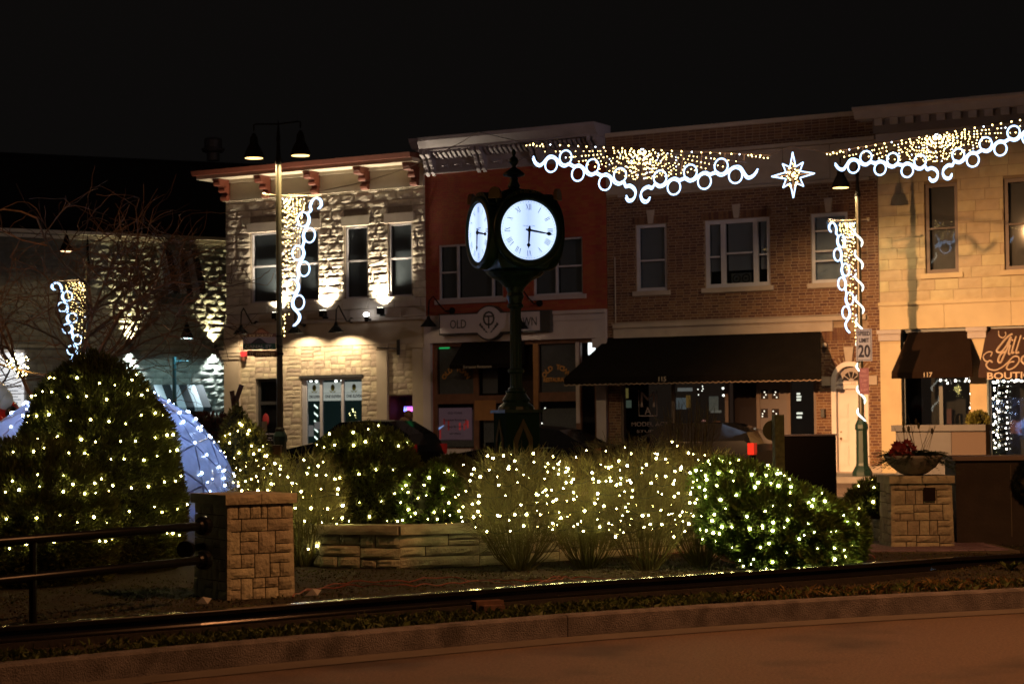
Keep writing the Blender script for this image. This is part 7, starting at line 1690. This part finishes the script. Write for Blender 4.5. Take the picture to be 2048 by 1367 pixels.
# ------------------------------------------------------------------ parked cars
cpaint = mat('car_black', (.003, .003, .004), .4, .0, spec=.06); cred = mat('car_dark_red', (.10, .010, .008), .2, .3, coat=1.0); cglass = mat('car_glass', (.006, .006, .007), .08, spec=.4); tyre = mat('tyre', (.015, .015, .015), .85); rimm = mat('alloy', (.12, .12, .12), .3, .9); tail = mat('tail_lens', (.07, .004, .003), .15, emit=(1, .03, .02), es=.05)
def car(lab, loc, rz, paint, L_=4.6, W_=1.84, H_=1.45, suv=False, tail=tail):
    t = thing('parked_car', lab, 'car', loc, rz, 'cars parked before the shops')
    h = L_ / 2; bel = .92 if not suv else 1.05
    # stations: x, lower z, belt z, half width, roof z (None = no cabin), roof half width
    if suv: st_ = [(-h, .45, .72, .62, .72, .60), (-h + .12, .28, .86, .82, .86, .78), (-h + .9, .22, 1.0, .92, 1.01, .82), (-h + 1.25, .22, bel, .92, 1.08, .78), (-h + 2.0, .22, bel, .92, H_ - .04, .66), (-h + 2.8, .22, bel, .92, H_, .67), (h - .9, .22, bel + .02, .92, H_ - .03, .66), (h - .25, .28, bel + .03, .88, 1.28, .68), (h - .08, .35, .95, .84, .97, .8), (h, .45, .8, .75, .8, .72)]
    else: st_ = [(-h, .42, .62, .6, .62, .58), (-h + .15, .25, .72, .8, .72, .76), (-h + 1.1, .2, .86, .9, .87, .8), (-h + 1.45, .2, bel, .9, .93, .76), (-h + 2.2, .2, bel, .9, H_ - .05, .62), (-h + 2.8, .2, bel, .9, H_, .62), (h - 1.3, .2, bel + .02, .9, H_ - .1, .62), (h - .62, .22, bel + .03, .88, 1.02, .70), (h - .12, .3, .9, .82, .93, .75), (h, .42, .72, .72, .73, .7)]
    V = []; F = []; G = []
    for x, lo, b, hw_, ro, rw in st_:
        V += [(x, -hw_ * .94, lo), (x, -hw_, (lo + b) / 2), (x, -hw_ * .97, b), (x, -rw, ro), (x, 0, ro + .03), (x, rw, ro), (x, hw_ * .97, b), (x, hw_, (lo + b) / 2), (x, hw_ * .94, lo)]
    n = 9
    for i in range(len(st_) - 1):
        for j in range(8):
            q = (i * n + j, (i + 1) * n + j, (i + 1) * n + j + 1, i * n + j + 1)
            cab = st_[i][4] - st_[i][2] > .03 or st_[i + 1][4] - st_[i + 1][2] > .03
            slope_ = cab and abs(st_[i][4] - st_[i + 1][4]) > .16
            if cab and j in (2, 5): G.append(q)
            elif slope_ and j in (3, 4): G.append(q)
            else: F.append(q)
        F.append((i * n, i * n + 8, (i + 1) * n + 8, (i + 1) * n))
    F += [tuple(range(n - 1, -1, -1)), tuple(range((len(st_) - 1) * n, len(st_) * n))]
    o = MB().add(V, F).build('body', paint, t, smooth=True, auto=35); MB().add(V, G).build('windows', cglass, t)
    for s in (-1, 1):
        for x in (-h + .92, h - .95):
            w_o = MB().tube([(x, s * .72, .33), (x, s * .93, .33)], .33, 22).build('wheel', tyre, t); MB().tube([(x, s * .9, .33), (x, s * .94, .33)], .21, 14).build('rim', rimm, w_o)
        MB().box(-h + 1.55, -h + 1.72, s * .93 if s > 0 else -1.05, 1.05 if s > 0 else -.93, bel + .02, bel + .15).build('mirror', paint, t)
        MB().box(h - .16, h - .0, (.66 if s > 0 else -.86), (.86 if s > 0 else -.66), (.78 if not suv else .74), (.90 if not suv else 1.02)).build('tail_light', tail, t)
        MB().box(-h - .0, -h + .25, (.5 if s > 0 else -.8), (.8 if s > 0 else -.5), .58, .70).build('headlight', mat('head_lens', (.3, .3, .32), .1), t)
        MB().box(-h + 2.2, h - 1.4, s * .895 - .01, s * .895 + .01, bel - .01, bel + .01).build('chrome_strip', rimm, t)
    return t
def cpos(px, off): u_ = fp(px, 900, off)[0]; q = fw(u_, -off, -.03); return tuple(q)
car('dark tall car parked before the stone corner house behind the domed evergreen', cpos(722, 4.9), FRZ, cpaint, 4.5, 1.86, 1.66, True)
car('black saloon car parked behind the post clock', cpos(1068, 4.9), FRZ, cpaint, 4.8, 1.84, 1.46)
car('black car with glowing red tail lights parked before the brown shopfront', cpos(1368, 4.9), FRZ, cpaint, 4.5, 1.84, 1.52, True, tail=mat('tail_lit', (.3, .01, .008), .2, emit=(1, .05, .02), es=.3))
q = Vector(cpos(1500, 5.2)); 
# ------------------------------------------------------------------ pedestrian behind the tall car
def person(lab, loc, rz):
    t = thing('person', lab, 'person', loc, rz)
    me = bpy.data.meshes.new('body'); bm = bmesh.new()
    J = {'pel': (0, 0, .95), 'wa': (0, .0, 1.12), 'ch': (0, .01, 1.32), 'nk': (0, 0, 1.48), 'hd': (0, -.02, 1.60), 'tp': (0, -.01, 1.72), 'ls': (-.19, 0, 1.42), 'le': (-.24, .0, 1.15), 'lh': (-.20, -.12, .93), 'rs': (.19, 0, 1.42), 're': (.24, 0, 1.15), 'rh': (.2, -.12, .93),
         'lhip': (-.09, 0, .9), 'lk': (-.10, -.03, .5), 'la': (-.10, .03, .08), 'lt': (-.11, -.12, .04), 'rhip': (.09, 0, .9), 'rk': (.1, .02, .5), 'ra': (.1, .08, .08), 'rt': (.11, -.08, .04)}
    rd_ = {'pel': .15, 'wa': .14, 'ch': .17, 'nk': .065, 'hd': .095, 'tp': .08, 'ls': .085, 'le': .06, 'lh': .04, 'rs': .085, 're': .06, 'rh': .04, 'lhip': .10, 'lk': .07, 'la': .05, 'lt': .04, 'rhip': .10, 'rk': .07, 'ra': .05, 'rt': .04}
    E = [('pel', 'wa'), ('wa', 'ch'), ('ch', 'nk'), ('nk', 'hd'), ('hd', 'tp'), ('ch', 'ls'), ('ls', 'le'), ('le', 'lh'), ('ch', 'rs'), ('rs', 're'), ('re', 'rh'), ('pel', 'lhip'), ('lhip', 'lk'), ('lk', 'la'), ('la', 'lt'), ('pel', 'rhip'), ('rhip', 'rk'), ('rk', 'ra'), ('ra', 'rt')]
    vs = {k: bm.verts.new(v) for k, v in J.items()}
    for a, b in E: bm.edges.new((vs[a], vs[b]))
    bm.to_mesh(me); names = list(J); bm.free(); o = bpy.data.objects.new('body', me); COL.objects.link(o); md = o.modifiers.new('s', 'SKIN')
    for i, k in enumerate(names): me.skin_vertices[0].data[i].radius = (rd_[k],) * 2
    me.skin_vertices[0].data[0].use_root = True; o.modifiers.new('u', 'SUBSURF').levels = 2
    dg = bpy.context.evaluated_depsgraph_get(); dg.update(); m2_ = bpy.data.meshes.new_from_object(o.evaluated_get(dg)); bpy.data.objects.remove(o); m2_.materials.clear(); bo = link('body', m2_, mat('dark_coat', (.02, .02, .025), .85), t, smooth=True)
    MB().ball((0, -.03, 1.63), .10, 14, 10, (.95, 1.1, 1.2)).build('face', mat('skin', (.28, .16, .11), .6), t, smooth=True)
    MB().ball((0, .02, 1.67), .125, 14, 10, (1.02, 1.05, 1.1)).build('hair', mat('brown_hair', (.10, .045, .018), .7, var=.4, scale=30), t, smooth=True)
    MB().ball((.08, .10, 1.50), .14, 12, 8, (1.2, .9, .8)).build('fur_hood', mat('fur', (.16, .09, .05), .9, var=.4, scale=40, bump=1, bscale=60), t, smooth=True)
    for s in (-1, 1):
        for k in range(5): MB().tube([(s * .2, -.12, .93), (s * (.19 + .012 * k - .02), -.15, .88), (s * (.19 + .010 * k - .02), -.15, .83 - (.0 if k else -.03))], .009, 5).build('finger', MT['skin'], t)
    return t
ps = fw(fp(818, 840, 1.6)[0], -1.6, .12); person('person with brown hair and fur hood on the pavement behind the tall car', tuple(ps), FRZ + R(170))
